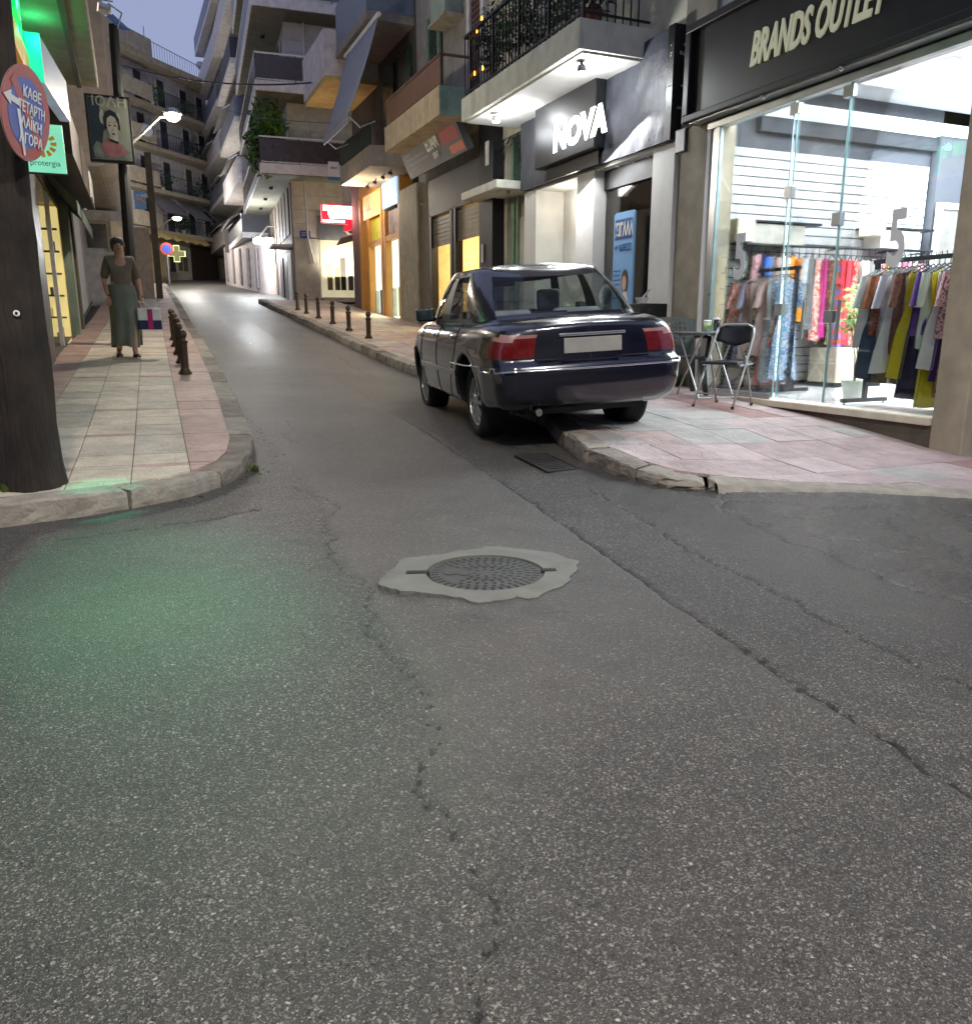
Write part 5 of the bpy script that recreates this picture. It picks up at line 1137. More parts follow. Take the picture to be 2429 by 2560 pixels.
MB().box(FX+.1, 11, 14.56, 18.6, 4.15, 12).build('upper_wall', GREYB, b4); MB().box(FX+.1, 11, 18.6, 24.5, 5.2, 12).build('upper_wall', DARKB, b4)
MB().box(FX-.12, FX+.3, 13.90, 14.52, .5, 4.75).build('black_pier', BLACK_P, b4, bevel=.006)
MB().box(FX-.13, FX-.12, 14.05, 14.2, 3.95, 4.35).build('pale_plate', PWHITE, b4); MB().box(FX-.135, FX-.12, 14.3, 14.38, 2.3, 2.62).build('sticker', PWHITE, b4)
bb = MB()
for k in range(9): bb.box(FX-.128, FX-.12, 14.14, 14.14+.05+.03*(k % 2), 2.02-k*.10, 2.09-k*.10)
bb.build('worn_letter', PWHITE, b4)
MARP = mat('pier_marble', s(150, 142, 120), rough=.7, var=.25, bump=.05, stain=.5)
MB().box(FX-.08, FX+.4, 18.25, 19.62, .8, 4.3).build('marble_pier', MARP, b4, bevel=.01); MB().box(FX-.03, FX+.4, 17.5, 18.25, .8, 4.2).build('stone_pier', mat('pier_rough', s(112, 102, 82), rough=.9, bump=.2, stain=.6), b4)
for z in (1.3, 1.95, 2.6, 3.25, 3.8): MB().box(FX-.034, FX-.03, 17.5, 18.25, z, z+.012).build('joint', BLACK_F, b4)
MB().box(FX-.06, FX+.5, 14.52, 17.5, 3.45, 4.2).build('shutter_box', mat('box_grey', s(62, 60, 58), rough=.5), b4, bevel=.01)
for y in (14.55, 15.95, 16.15, 17.42): MB().box(FX-.06, FX+.1, y-.06, y+.06, .7, 3.5).build('shutter_guide', BLACK_F, b4)
SHUT = mat('shutter_grey', s(128, 120, 108), rough=.45, metal=.5, bump=0)
for y0, y1 in ((14.61, 15.89), (16.21, 17.36)):
    for k in range(7): MB().box(FX-.01, FX+.03, y0, y1, 3.42-(k+1)*.085, 3.42-k*.085-.012).build('shutter_slat', SHUT, b4)
WARMW = mat('warm_wall', s(236, 214, 160), rough=.7); BROWNW = mat('warm_brown', s(150, 112, 62), rough=.6)
MB().box(8.9, 9.0, 14.55, 17.5, .8, 3.6).box(6.3, 8.9, 17.42, 17.5, .8, 3.6).build('inside_wall', WARMW, b4); MB().box(6.2, 9, 14.5, 17.5, .7, .86).build('floor', BROWNW, b4)
for y0, y1, x in ((14.7, 14.95, 7.2), (15.3, 15.5, 7.0), (15.65, 15.8, 6.9), (16.6, 16.85, 7.1)): MB().box(x, x+.08, y0, y1, .86, 3.2).build('wood_panel', BROWNW, b4)
for y0, y1, x in ((14.97, 15.28, 7.3), (16.3, 16.55, 7.2)): MB().box(x, x+.06, y0, y1, .86, 3.3).build('lit_panel', glow('panel_warm', s(255, 226, 150), 1.4), b4)
lamp('grill_light', 'AREA', (7.6, 16.0, 3.3), 130, (1, .80, .45), 1.6, rot=(0, 0, 0))
eg = thing('shop_sign', 'long dark sign tilted out over the shutters with a red end', 'sign', (5.7, 16.1, 4.5))
A, B, C, D = Vector((5.60, 17.85, 4.83)), Vector((5.60, 14.55, 4.83)), Vector((5.85, 14.5, 4.26)), Vector((5.85, 17.8, 4.26)); nn = (B-A).cross(D-A).normalized(); nn = nn if nn.x < 0 else -nn
MB().slab([A, B, C, D], -nn*.14).build('sign_box', mat('edam_grey', s(84, 82, 80), rough=.55, var=.15, stain=.3), eg)
ue, ve = (B-A).normalized(), (A-D).normalized()
def on_sign(u, v, o=.004): return A+(B-A)*u+(D-A)*v+nn*o
Rm = Matrix((ue, ve, nn)).transposed()
MB().quad(on_sign(.70, .12), on_sign(.96, .12), on_sign(.97, .58), on_sign(.71, .58)).build('red_panel', mat('edam_red', s(140, 52, 46), rough=.5), eg); MB().quad(on_sign(.78, .68), on_sign(.985, .68), on_sign(.99, .92), on_sign(.785, .92)).build('orange_panel', mat('edam_orange', s(178, 92, 66), rough=.5), eg)
text('lettering', 'EDAM', .36, PWHITE, on_sign(.455, .50, .006), Rm, eg, ext=.002, bold=.008, sx=.72)
bb = MB()
for v, u0, u1 in ((.25, .06, .16), (.40, .06, .40), (.56, .07, .44), (.72, .08, .2)): bb.quad(on_sign(u0, v), on_sign(u1, v), on_sign(u1, v+.07), on_sign(u0, v+.07))
bb.build('faded_lines', mat('edam_faded', s(128, 122, 118), rough=.6), eg)
text('lettering', 'ΚΡΗΤ', .16, PWHITE, on_sign(.52, .80, .006), Rm, eg, ext=.002, bold=.004, sx=.7)
# balconies of the block
BROWNG = glass('brown_glass', (.40, .26, .18, 1), refl=.5); RAILB = mat('rail_brown', s(104, 74, 60), rough=.5, bump=0); TEALP = mat('peeling_teal', s(140, 170, 160), rough=.8, stain=.55); DGREEN = mat('rail_dark_green', s(26, 38, 32), rough=.6); SLABT = mat('slab_tan', s(172, 156, 128), rough=.85, bump=.08, stain=.5); SLABG = mat('slab_greybrown', s(140, 132, 122), rough=.85, bump=.06, stain=.3)
q = MB().box(5.2, FX+.1, 14.2, 17.55, 4.72, 5.2).build('balcony_slab', SLABT, b4, bevel=.012); MB().box(5.21, FX+.09, 14.188, 14.199, 4.73, 5.19).build('peeling_end', TEALP, q)
MB().box(5.24, 5.26, 14.24, 17.5, 5.24, 5.66).build('balustrade_glass', mat('brown_panel', s(116, 86, 66), rough=.35, var=.2, alpha=None), b4); MB().tube([(FX+.1, 14.24, 5.70), (5.25, 14.24, 5.70), (5.25, 17.5, 5.70), (FX+.1, 17.5, 5.70)], .025, 8).build('handrail', RAILB, b4)
q = MB().prism([(5.2, 21.55), (5.2, 18.75), (FX+.1, 18.4), (FX+.1, 21.55)], 4.66, 5.1).build('balcony_slab', SLABG, b4, bevel=.012)
bb = MB(); bb.box(5.23, 5.25, 18.76, 21.5, 5.1, 5.55); k = 26
bb.build('balustrade', DGREEN, b4)
for i in range(27): MB().box(5.215, 5.23, 18.78+i*.104, 18.83+i*.104, 5.12, 5.54).build('baluster', DGREEN, b4)
MB().box(5.2, 5.28, 18.72, 21.54, 5.55, 5.585).build('handrail', DGREEN, b4)
for y in (18.9, 19.5, 20.2, 20.9): 
    f = thing('ceiling_spot', {18.9: 'small dark ceiling spot nearest the street corner of the orange shop balcony', 19.5: 'second small dark ceiling spot from the right under the orange shop balcony', 20.2: 'third small dark ceiling spot from the right under the orange shop balcony', 20.9: 'leftmost small dark ceiling spot under the orange shop balcony'}[y], 'lamp', (5.75, y, 4.65), group='spots under the orange shop balcony'); MB().lathe((5.75, y, 4.65), [(.015, 0), (.015, -.05), (.05, -.07), (.05, -.13)], 10, (.4, 0, 1)).build('housing', BLACK_F, f)
lamp('corner_front_fill', 'POINT', (5.35, 21.4, 4.38), 55, (1, .86, .66), .06)  # added fill without a fixture, brightens the front of the corner block
lamp('balcony_wash', 'AREA', (5.95, 20.3, 4.35), 26, (1, .70, .42), 2.6, rot=(math.radians(180), math.radians(-15), 0), sizey=.25)
ORG = mat('orange_frame', s(196, 138, 66), rough=.5, var=.08); 
MB().box(FX-.02, FX+.3, 19.62, 23.55, 4.3, 5.2).build('fascia', ORG, b4)
for y in (19.68, 21.0, 21.25, 22.6, 23.4): MB().box(FX-.06, FX+.25, y-.09, y+.09, 1.2, 4.62).build('orange_post', ORG, b4, bevel=.008)
for z, y0, y1 in ((3.28, 19.77, 20.91), (3.28, 21.34, 22.51)): MB().box(FX-.05, FX+.2, y0, y1, z, z+.12).build('transom', ORG, b4)
LITD = glow('door_lit', s(226, 244, 214), 1.25); LITB = glow('lit_blue', s(150, 190, 232), .9); LITO = glow('lit_orange', s(250, 176, 110), .85); LITY = mat('panel_yellow', s(196, 190, 70), rough=.5, emit=s(190, 180, 60), es=.15)
MB().box(FX+.12, FX+.15, 19.77, 20.91, 1.35, 3.28).build('glass_door', LITD, b4); MB().box(FX+.12, FX+.15, 21.34, 22.51, 1.5, 3.28).build('glass_door', LITD, b4)
MB().box(FX+.03, FX+.06, 21.34, 22.51, 3.42, 3.98).build('yellow_panel', LITY, b4); MB().box(FX-.08, FX-.05, 21.2, 22.9, 4.0, 4.6).build('lit_sign', LITO, b4); MB().box(FX-.10, FX-.06, 19.7, 20.95, 4.05, 4.85).build('lit_sign', LITB, b4); MB().box(FX+.03, FX+.06, 19.77, 20.91, 3.42, 4.0).build('picture_panel', mat('picture_pale', s(170, 150, 146), rough=.5, var=.5, scale=3), b4)
text('lettering', 'Cafe', .5, PWHITE, (FX-.085, 22.6, 4.2), FACE['-X'], b4, ext=.003, shear=.3, sx=.6)
for y in (19.95, 20.5, 21.6, 22.1): MB().box(FX-.0, FX+.1, y, y+.12, 1.4, 2.1).build('shop_item', random.choice([PWHITE, PNAVY, LITY]), b4)
lamp('orange_shop', 'AREA', (FX-.15, 21.1, 2.7), 42, (1, .92, .62), 2.6, rot=(0, math.radians(90), 0), sizey=1.4)
MB().box(FX, 11, 23.55, 24.5, 1.2, 5.2).build('end_wall', mat('end_purple', s(112, 100, 96), rough=.85), b4)
# upper storeys: door, shutter, air unit, window, awning
for y0, y1, z0, z1, m in ((14.75, 15.25, 5.2, 8.2, mat('shutter_brown', s(92, 66, 54), rough=.6)),):
    d = MB().box(FX+.05, FX+.1, y0, y1, z0, z1).build('louvre_door', m, b4)
    for k in range(30): MB().box(FX+.03, FX+.055, y0+.02, y1-.02, z0+k*.1, z0+k*.1+.06).build('louvre', m, d)
MB().box(FX+.0, FX+.1, 14.6, 14.74, 5.2, 8.4).box(FX+.0, FX+.1, 15.26, 15.4, 5.2, 8.4).build('door_case', WHITE_W, b4)
ac = thing('air_conditioner', 'greenish outdoor air conditioner on the wall beside the louvred door', 'air conditioner', (FX, 16.2, 7)); MB().box(FX-.28, FX+.1, 15.8, 16.6, 6.95, 7.6).build('casing', mat('ac_green', s(150, 164, 148), rough=.6), ac, bevel=.02); MB().box(FX-.32, FX+.1, 15.75, 16.65, 6.88, 6.94).build('bracket', OLDW, ac)
w = MB().box(FX+.04, FX+.1, 17.0, 17.6, 5.2, 7.3).build('window', GREEND, b4); MB().box(FX+.0, FX+.06, 16.92, 17.0, 5.2, 7.4).box(FX+.0, FX+.06, 17.6, 17.68, 5.2, 7.4).build('frame', GREENP, w)
for y in (18.9, 20.2): MB().box(FX+.04, FX+.1, y, y+.9, 5.2, 7.3).build('window', GREEND, b4)
q = MB().box(5.2, FX+.1, 18.7, 21.6, 7.62, 7.8).build('balcony_slab', SLABG, b4, bevel=.01); MB().box(5.22, 5.26, 18.75, 21.55, 7.8, 8.75).box(5.26, FX+.1, 18.75, 18.79, 7.8, 8.75).build('balustrade', mat('rail_bluegrey', s(108, 118, 132), rough=.4), b4)
MB().box(4.95, FX+.1, 21.7, 24.4, 7.15, 7.25).build('yellow_soffit', mat('soffit_yellow', s(200, 176, 112), rough=.8), b4); MB().box(4.93, 5.03, 21.66, 24.4, 7.25, 8.3).box(5.03, FX+.1, 21.66, 21.74, 7.25, 8.3).build('white_parapet', mat('parapet_white', s(206, 198, 198), rough=.8, stain=.15), b4)
aw = thing('awning', 'pale blue-grey canvas awning let down over the green balcony', 'awning', (5, 19.5, 6.5))
AWN = mat('awning_bluegrey', s(138, 142, 154), rough=.85, var=.08, bump=.04)
a, b_, c, d = (5.3, 18.1, 7.5), (5.3, 20.95, 7.5), (4.62, 20.75, 5.57), (4.62, 18.3, 5.57)
MB().grid([[Vector(a).lerp(Vector(b_), u).lerp(Vector(d).lerp(Vector(c), u), v)+Vector((.03*math.sin(v*PI), 0, -.04*math.sin(v*PI))) for u in np.linspace(0, 1, 8)] for v in np.linspace(0, 1, 8)]).build('canvas', AWN, aw, smooth=True, solid=.012)
MB().slab([(4.62, 18.3, 5.57), (4.62, 20.75, 5.57), (4.62, 20.75, 5.42), (4.62, 18.3, 5.42)], (.02, 0, 0)).build('valance', AWN, aw)
for y in (18.35, 20.7): MB().tube([(4.64, y, 5.57), (4.9, y, 5.35), (5.24, y, 5.5)], .018, 6).build('arm', STEEL, aw)
MB().tube([(5.3, 18.05, 7.52), (5.3, 21.0, 7.52)], .05, 8).build('roller', WHITE_P, aw)
# ================================================================== LEFT-HAND SIDE
for o in gr.children:                                    # the grate follows the slope of the gutter
    for v in o.data.vertices: v.co.z += .075*v.co.y+.004
def on_ground(px, py, zf):
    z = .3
    for _ in range(30): p = at(px, py, Z=z); z = .5*z+.5*zf(p.x, p.y)
    p = at(px, py, Z=z); return Vector((p.x, p.y, zf(p.x, p.y)))
# wooden utility pole in the foreground
BARK = mat('pole_wood', s(46, 39, 32), rough=.95, var=.6, scale=5, bump=0, stain=.75)
n, l = BARK.node_tree.nodes, BARK.node_tree.links; tc = n.new('ShaderNodeTexCoord'); mp = n.new('ShaderNodeMapping'); mp.inputs['Scale'].default_value = (38, 38, 2.2)
nz = n.new('ShaderNodeTexNoise'); nz.inputs['Scale'].default_value = 1; nz.inputs['Detail'].default_value = 6; l.new(tc.outputs['Object'], mp.inputs[0]); l.new(mp.outputs[0], nz.inputs['Vector'])
bu = n.new('ShaderNodeBump'); bu.inputs['Strength'].default_value = 1; bu.inputs['Distance'].default_value = .035; l.new(nz.outputs[0], bu.inputs['Height']); l.new(bu.outputs[0], n['Principled BSDF'].inputs['Normal'])
pb = on_ground(82, 1215, zpavL); ptop = at(-42, 0, Y=pb.y+.05)
up_ = thing('utility_pole', 'thick weathered wooden utility pole at the left pavement corner', 'pole', pb)
P = []
axis = (ptop-pb).normalized()
for j in range(46):
    t = j/45*7.4; c = pb+Vector((axis.x/axis.z*t, axis.y/axis.z*t, t-.02)); r = .150-.006*t+.035*math.exp(-t/.16)+.008*math.sin(t*1.3+.7); 
    P.append([c+Vector((math.cos(a), math.sin(a), 0))*(r+.009*math.sin(a*3+t*1.1)+.007*math.sin(a*7+t*3)+.005*math.sin(a*11-t*6)+random.uniform(-.004, .004)) for a in [2*PI*k/26 for k in range(27)]])
MB().grid(P).build('shaft', BARK, up_, smooth=True)
p = at(42, 783, Y=pb.y-.142); MB().lathe(p, [(.016, 0), (.018, .006), (.001, .008)], 14, (.1, -1, 0)).build('number_disc', WHITE_P, up_); MB().lathe(p+Vector((0, -.009, 0)), [(.007, 0), (.008, .003), (.001, .003)], 10, (.1, -1, 0)).build('disc_mark', BLACK_F, up_)
weed((pb.x-.12, pb.y-.12, pb.z-.01), 40, .07, 'grass tuft at the foot of the wooden utility pole')
# the no-parking disc on it
sc = at(66, 283, Y=pb.y-.18); th = math.radians(21); sr = .262
dx_ = Vector((math.sin(th), math.cos(th), 0)); nrm = Vector((dx_.y, -dx_.x, -.04)).normalized(); dz_ = nrm.cross(dx_).normalized(); dz_ = (dz_+dx_*.22).normalized()
Rs = Matrix((dx_, dz_, dx_.cross(dz_))).transposed(); n_ = dx_.cross(dz_).normalized()
nps = thing('traffic_sign', 'round blue and red no parking sign with Greek words on the wooden pole', 'sign', sc)
def sdisc(r, o, m, name, r0=0):
    b = MB(); N = 40
    if r0: 
        for k in range(N):
            a, c_ = 2*PI*k/N, 2*PI*(k+1)/N; b.quad(*[sc+dx_*(q*math.cos(e))+dz_*(q*math.sin(e))+n_*o for q, e in ((r0, a), (r, a), (r, c_), (r0, c_))])
    else: b.slab([sc+dx_*(r*math.cos(2*PI*k/N))+dz_*(r*math.sin(2*PI*k/N))+n_*o for k in range(N)], -n_*.004)
    return b.build(name, m, nps)
SBL, SRD = mat('sign_blue', s(34, 70, 160), rough=.4, var=.1, stain=.15), mat('sign_red', s(158, 44, 34), rough=.4, var=.15, stain=.3)
sdisc(sr, 0, mat('sign_back', s(150, 150, 150), rough=.4, metal=.5), 'plate'); sdisc(sr*.995, .003, SRD, 'red_ring'); sdisc(sr*.74, .005, SBL, 'blue_field')
b = MB(); dg = (dx_*-1+dz_).normalized(); dp = n_.cross(dg)
b.slab([sc+dg*(u*sr*.76)+dp*(v*sr*.12)+n_*.0065 for u, v in ((-1, -1), (1, -1), (1, 1), (-1, 1))], -n_*.001); b.build('red_bar', SRD, nps)
for i, w in enumerate(('ΚΑΘΕ', 'ΤΕΤΑΡΤΗ', 'ΛΑΪΚΗ', 'ΑΓΟΡΑ')):
    text('lettering', w, .082, WHITE_P, sc+dx_*(.045)+dz_*(.085-i*.085)+n_*.009, Rs, nps, ext=.0008, bold=.0012, align='CENTER', sx=.92 if i != 1 else .78)
b = MB(); ar = [(-.250, .045), (-.17, .085), (-.172, .06), (-.075, .05), (-.07, .015), (-.172, .025), (-.17, 0)]
b.slab([sc+dx_*u+dz_*v+n_*.0085 for u, v in ar], -n_*.001).slab([sc+dx_*u+dz_*v+n_*.0085 for u, v in ((-.11, .0), (-.075, .0), (-.005, -.235), (-.025, -.24))], -n_*.001); b.build('white_arrow', WHITE_P, nps)
MB().bar(sc-n_*.02, pb+axis*((sc.z-pb.z)/axis.z), .03, .05).build('bracket', STEEL, nps)
# near left building with lit shop signs
OLIVE = mat('left_wall', s(128, 122, 104), rough=.9, bump=.08, stain=.4); SOFF = mat('left_soffit', s(150, 146, 120), rough=.9, bump=.08, stain=.35)
b5 = thing('building', 'dark building on the left with lit shop signs beneath a concrete overhang', 'building', (-1.5, 12, .5))
MB().box(-9, -1.05, 7.3, 13.0, -.1, 11).box(-9, -1.35, 13.0, 16.9, -.1, 11).box(-9, -1.05, 16.9, 19.0, -.1, 9).build('wall', OLIVE, b5)
q = MB().box(-1.06, -.15, 6.2, 13.15, 4.32, 4.62).build('overhang', SOFF, b5, bevel=.02); MB().box(-.42, -.36, 6.2, 13.1, 4.29, 4.321).build('drip_groove', STONE, q)
MB().box(-1.06, -.22, 6.4, 13.0, 4.62, 5.6).build('parapet', OLIVE, b5)
MB().box(-1.06, -1.04, 8.0, 12.9, .3, 3.2).build('dark_front', mat('front_dark', s(28, 28, 26), rough=.35), b5)
for y in (9.6, 11.1): MB().box(-1.06, -1.0, y-.04, y+.04, .3, 3.2).build('mullion', STONE, b5)
GRN = glow('neon_green', s(10, 236, 100), .95); TEALG = glow('neon_teal', s(40, 230, 186), .62)
gs = thing('shop_sign', 'bright green glowing letters on a ledge above the orange fascia', 'sign', (-.9, 10.5, 4))
MB().box(-.86, -.74, 9.35, 9.75, 4.02, 4.30).build('lit_box', GRN, gs, bevel=.01)
for i in range(6): MB().box(-.86, -.80, 9.95+i*.34, 10.15+i*.34, 4.0, 4.26-.03*(i % 3)).build('lit_letter', GRN, gs)
MB().box(-1.02, -.93, 9.3, 12.2, 3.95, 4.3).build('backing', mat('tan_board', s(140, 118, 84), rough=.7), gs)
of = thing('shop_sign', 'orange fascia box under the green glowing letters', 'sign', (-.9, 10.6, 3.8)); MB().box(-1.03, -.78, 9.2, 12.2, 3.70, 3.97).build('box', mat('fascia_orange', s(214, 152, 60), rough=.5, emit=s(230, 150, 50), es=.18), of, bevel=.01)
lb = thing('shop_sign', 'white lightbox sign with a turquoise glowing edge', 'sign', (-.6, 11.5, 3.9)); MB().slab([(-.66, 10.7, 3.72), (-.52, 12.5, 3.72), (-.52, 12.5, 4.2), (-.66, 10.7, 4.2)], (-.12, 0, 0)).build('lit_face', glow('lightbox_face', s(180, 194, 214), .22), lb); MB().box(-.80, -.655, 10.655, 10.695, 3.72, 4.2).build('lit_edge', TEALG, lb)
[lamp('green_glow', 'POINT', (-.68, y, 4.14), 3.2, (.05, 1, .42), .05) for y in (9.6, 10.5, 11.4)]
lamp('green_road_fill', 'SPOT', (-.22, 8.2, 4.12), 380, (.03, 1, .40), .06, to=(-.08, 3.9, 0), spot=20, blend=1); lamp('green_road_fill', 'SPOT', (-.22, 8.2, 4.12), 330, (.03, 1, .42), .06, to=(.05, 2.75, 0), spot=18, blend=1); lamp('green_kerb_fill', 'SPOT', (-.24, 8.3, 4.1), 420, (.03, 1, .5), .04, to=(-.26, 5.42, .1), spot=6.5, blend=.6)  # unseen spots added to imitate the neon's green reflection on road and kerb
pr = thing('hanging_sign', 'square pale green lit sign with an orange sun and the word protergia', 'sign', (-.75, 11, 3.1))
P0, P1 = at(88, 308, Y=11), at(168, 435, Y=11); x0, x1, z0, z1 = P1.x-.40, P1.x, P1.z, P0.z
MB().box(x0, x1, 11.0, 11.08, z0, z1).build('lit_panel', glow('panel_mint', s(150, 246, 206), .5), pr); MB().box(x0-.01, x1+.01, 11.005, 11.075, z0-.012, z0).build('frame', STONE, pr)
text('lettering', 'protergia', .085, mat('letter_grey', s(80, 104, 96), rough=.6), (x0+.035, 10.996, z0+.075), FACE['-Y'], pr, ext=.001, sx=.98)
cx, cz = (x0+x1)/2-.02, z0+.31
for k in range(12):
    a = 2*PI*k/12; u, w = Vector((math.cos(a), 0, math.sin(a))), Vector((-math.sin(a), 0, math.cos(a))); c = Vector((cx, 10.997, cz))
    MB().slab([c+u*.085-w*.016, c+u*.145-w*.022, c+u*.145+w*.022, c+u*.085+w*.016], (0, .002, 0)).build('sun_ray', mat('sun_orange', s(214, 150, 40), rough=.5, emit=s(214, 150, 40), es=.25), pr)
# lit doorway and neighbours along the left
YLW = mat('lit_yellow_wall', s(226, 208, 140), rough=.7)
MB().box(-2.6, -1.06, 13.0, 13.06, .5, 3.3).box(-2.65, -2.6, 13.0, 16.9, .5, 3.3).box(-2.6, -1.06, 16.84, 16.9, .5, 3.3).build('lit_room', YLW, b5); MB().box(-2.6, -1.04, 13, 16.9, 3.25, 3.3).build('room_ceiling', WHITE_W, b5)
MB().box(-2.5, -1.07, 16.80, 16.83, .75, 3.2).build('glowing_far_wall', glow('display_yellow', s(232, 212, 140), .55), b5); MB().box(-1.12, -1.06, 14.95, 15.05, .5, 3.3).build('door_post', WHITE_P, b5); MB().box(-1.07, -1.03, 13.0, 16.9, 3.18, 3.4).build('door_head', STONE, b5)  # far room wall given a glow of its own to brighten the doorway
q = MB().box(-1.7, -1.4, 15.4, 15.8, 3.22, 3.25).build('room_lamp', glow('lamp_warm', s(255, 236, 180), 9), b5); lamp('doorway_light', 'POINT', (-1.7, 15.9, 2.9), 90, (1, .88, .55), .15); lamp('doorway_light', 'POINT', (-1.5, 13.9, 2.7), 90, (1, .88, .6), .15)
for k in range(6): MB().box(-2.3, -1.1, 16.70, 16.79, .9+k*.38, .93+k*.38).build('shelf', STONE, b5)
for k in range(26):
    x, z = -1.12-random.random()*.5, .93+.38*random.randrange(6); MB().box(x-.05, x, 16.62, 16.72, z, z+random.uniform(.1, .26)).build('shop_item', random.choice([WHITE_P, MARP, PNAVY, STONE, TERRA, YLW]), b5)
BRN = mat('canopy_brown', s(66, 54, 44), rough=.7, stain=.3)
dc_ = thing('canopy', 'dark brown shop canopy with a white plate at its far end', 'canopy', (-.8, 15, 3.5)); q0 = at(240, 478, X=-.42)
MB().slab([(-1.03, 12.9, 3.45), (-.55, 12.9, 3.40), (-.50, 18.6, 3.40), (-1.03, 18.6, 3.45)], (0, 0, .62)).build('box', BRN, dc_); MB().box(-.515, -.49, 17.2, 18.2, 3.45, 3.9).build('plate', WHITE_W, dc_)
ga = thing('awning', 'small dark green awning hanging below the brown canopy', 'awning', (-.7, 16.5, 3)); MB().slab([(-1.0, 14.2, 3.38), (-.62, 14.2, 2.98), (-.58, 18.2, 2.98), (-1.0, 18.2, 3.38)], (0, 0, .02)).build('canvas', mat('awning_green', s(64, 76, 68), rough=.85), ga); MB().slab([(-.62, 14.2, 2.98), (-.58, 18.2, 2.98), (-.58, 18.2, 2.8), (-.62, 14.2, 2.8)], (-.01, 0, 0)).build('valance', mat('awning_green2', s(72, 84, 76), rough=.85), ga)
tb = MB().lathe(at(137, 392, Y=12.2), [(.001, -.05), (.045, -.03), (.055, 0), (.04, .03), (.001, .045)], 14).build('globe_lamp', glow('globe_mint', s(140, 240, 210), 1.6), None, smooth=True); tag(tb, 'small round pale green lamp hanging under the left canopy', 'lamp')
for y, m in ((17.0, mat('pilaster_grey_green', s(112, 126, 112), rough=.8, stain=.4)), (18.3, STONE)): MB().box(-1.05, -.92, y, y+.5, .6, 3.4).build('pilaster', m, b5)
MB().box(-1.04, -1.0, 17.5, 18.3, .8, 3.1).build('teal_door', mat('door_teal', s(74, 116, 108), rough=.5), b5)
# second building: cantilevered storeys with a rounded belly
PALE = mat('pale_wall', s(176, 176, 178), rough=.85, bump=.05, stain=.25); BELLY = mat('belly_taupe', s(150, 138, 124), rough=.85, bump=.05, stain=.25)
b6 = thing('building', 'pale building on the left with rounded cantilevered upper storeys', 'building', (-1.6, 24, 1.5))
pts = [(-1.1, 4.45)]+[(-.05-.42+.42*math.sin(a), 4.45+.42-.42*math.cos(a)) for a in np.linspace(0, PI/2, 8)]+[(-.05, 8.6), (-1.1, 8.6)]
bb = MB(); N = len(pts); Y0, Y1 = 20.0, 29.5; sl = .012
bb.add([(x, Y0, z) for x, z in pts]+[(x+.16, Y1, z+.1) for x, z in pts], [tuple(range(N)), tuple(reversed(range(N, 2*N)))]+[((i+1) % N, i, N+i, N+(i+1) % N) for i in range(N)]); fixn(bb.build('cantilever', BELLY, b6))
MB().box(-8, -1.1, 19.0, 30, .5, 9.5).build('wall', PALE, b6); MB().box(-8, -.9, 19.05, 22, 4.6, 7.6).build('upper_wall', PALE, b6)
fr = at(240, 590, Y=27.2); MB().box(-3, .22, 27.2, 30, 1.0, 4.45).build('ground_block', PALE, b6)
wx0, wx1, wz0, wz1 = at(217, 590, Y=27.2).x, at(268, 590, Y=27.2).x, at(240, 620, Y=27.2).z, at(240, 560, Y=27.2).z
q = MB().box(wx0, wx1, 27.14, 27.2, wz0, wz1).build('window', mat('window_black', s(14, 15, 16), rough=.2), b6); MB().box(wx1, wx1+.08, 27.12, 27.2, wz0-.1, wz1+.1).box(wx0-.1, wx1, 27.12, 27.2, wz1, wz1+.1).build('frame', MARP, q)
MB().box(wx1+.12, .2, 27.16, 27.2, 2.3, wz1+.1).build('white_door', mat('door_lit_white', s(222, 206, 184), rough=.6), b6)
ps = thing('framed_poster', 'dark framed poster fixed flat on the belly of the pale left building', 'poster', (0, 24, 5.3)); MB().box(.02, .05, 23.2, 25.4, 4.75, 5.8).build('frame', BLACK_F, ps); MB().box(.05, .054, 23.3, 25.3, 4.82, 5.72).build('print', mat('print_grey', s(150, 146, 140), rough=.5, var=.5, scale=2), ps)
# dark pole with the portrait sign and the lamp
pp = Vector((.02, 15.05, zpavL(.02, 15.05))); tp = at(284, 62, Y=15.05)
lp = thing('lamp_post', 'dark street pole with a warm glowing lamp on a bent arm', 'lamp post', pp)
MB().tube([pp, pp.lerp(tp, .5), tp], [.10, .085, .07], 12).build('pole', mat('pole_black', s(24, 26, 26), rough=.7, bump=.05), lp)
A1, A2, A3 = at(330, 358, Y=15.0), at(398, 294, Y=14.9), at(420, 289, Y=14.9); MB().tube([Vector((pp.x+.03, 15, A1.z-.28)), A1, A2, A3], .022, 7).build('arm', STEEL, lp)
LH = at(432, 289, Y=14.9); MB().lathe(LH+Vector((0, 0, .05)), [(.05, .06), (.12, .03), (.15, -.02), (.14, -.04)], 18).build('lamp_hood', STEEL, lp); MB().lathe(LH, [(.11, .01), (.115, -.03), (.07, -.075), (.001, -.09)], 18).build('bulb', glow('sodium', (1, .80, .42, 1), 24), lp, smooth=True)
lamp('street_lamp_light', 'POINT', LH-Vector((0, .02, .16)), 260, (1, .90, .76), .12)
for k, (a, c_) in enumerate((((258, 0), (283, 4)), ((270, 8), (305, 33)), ((305, 33), (293, 72)))): MB().tube([at(*a, Y=15), at(*c_, Y=15)], .012, 6).build('bracket', STEEL, lp)
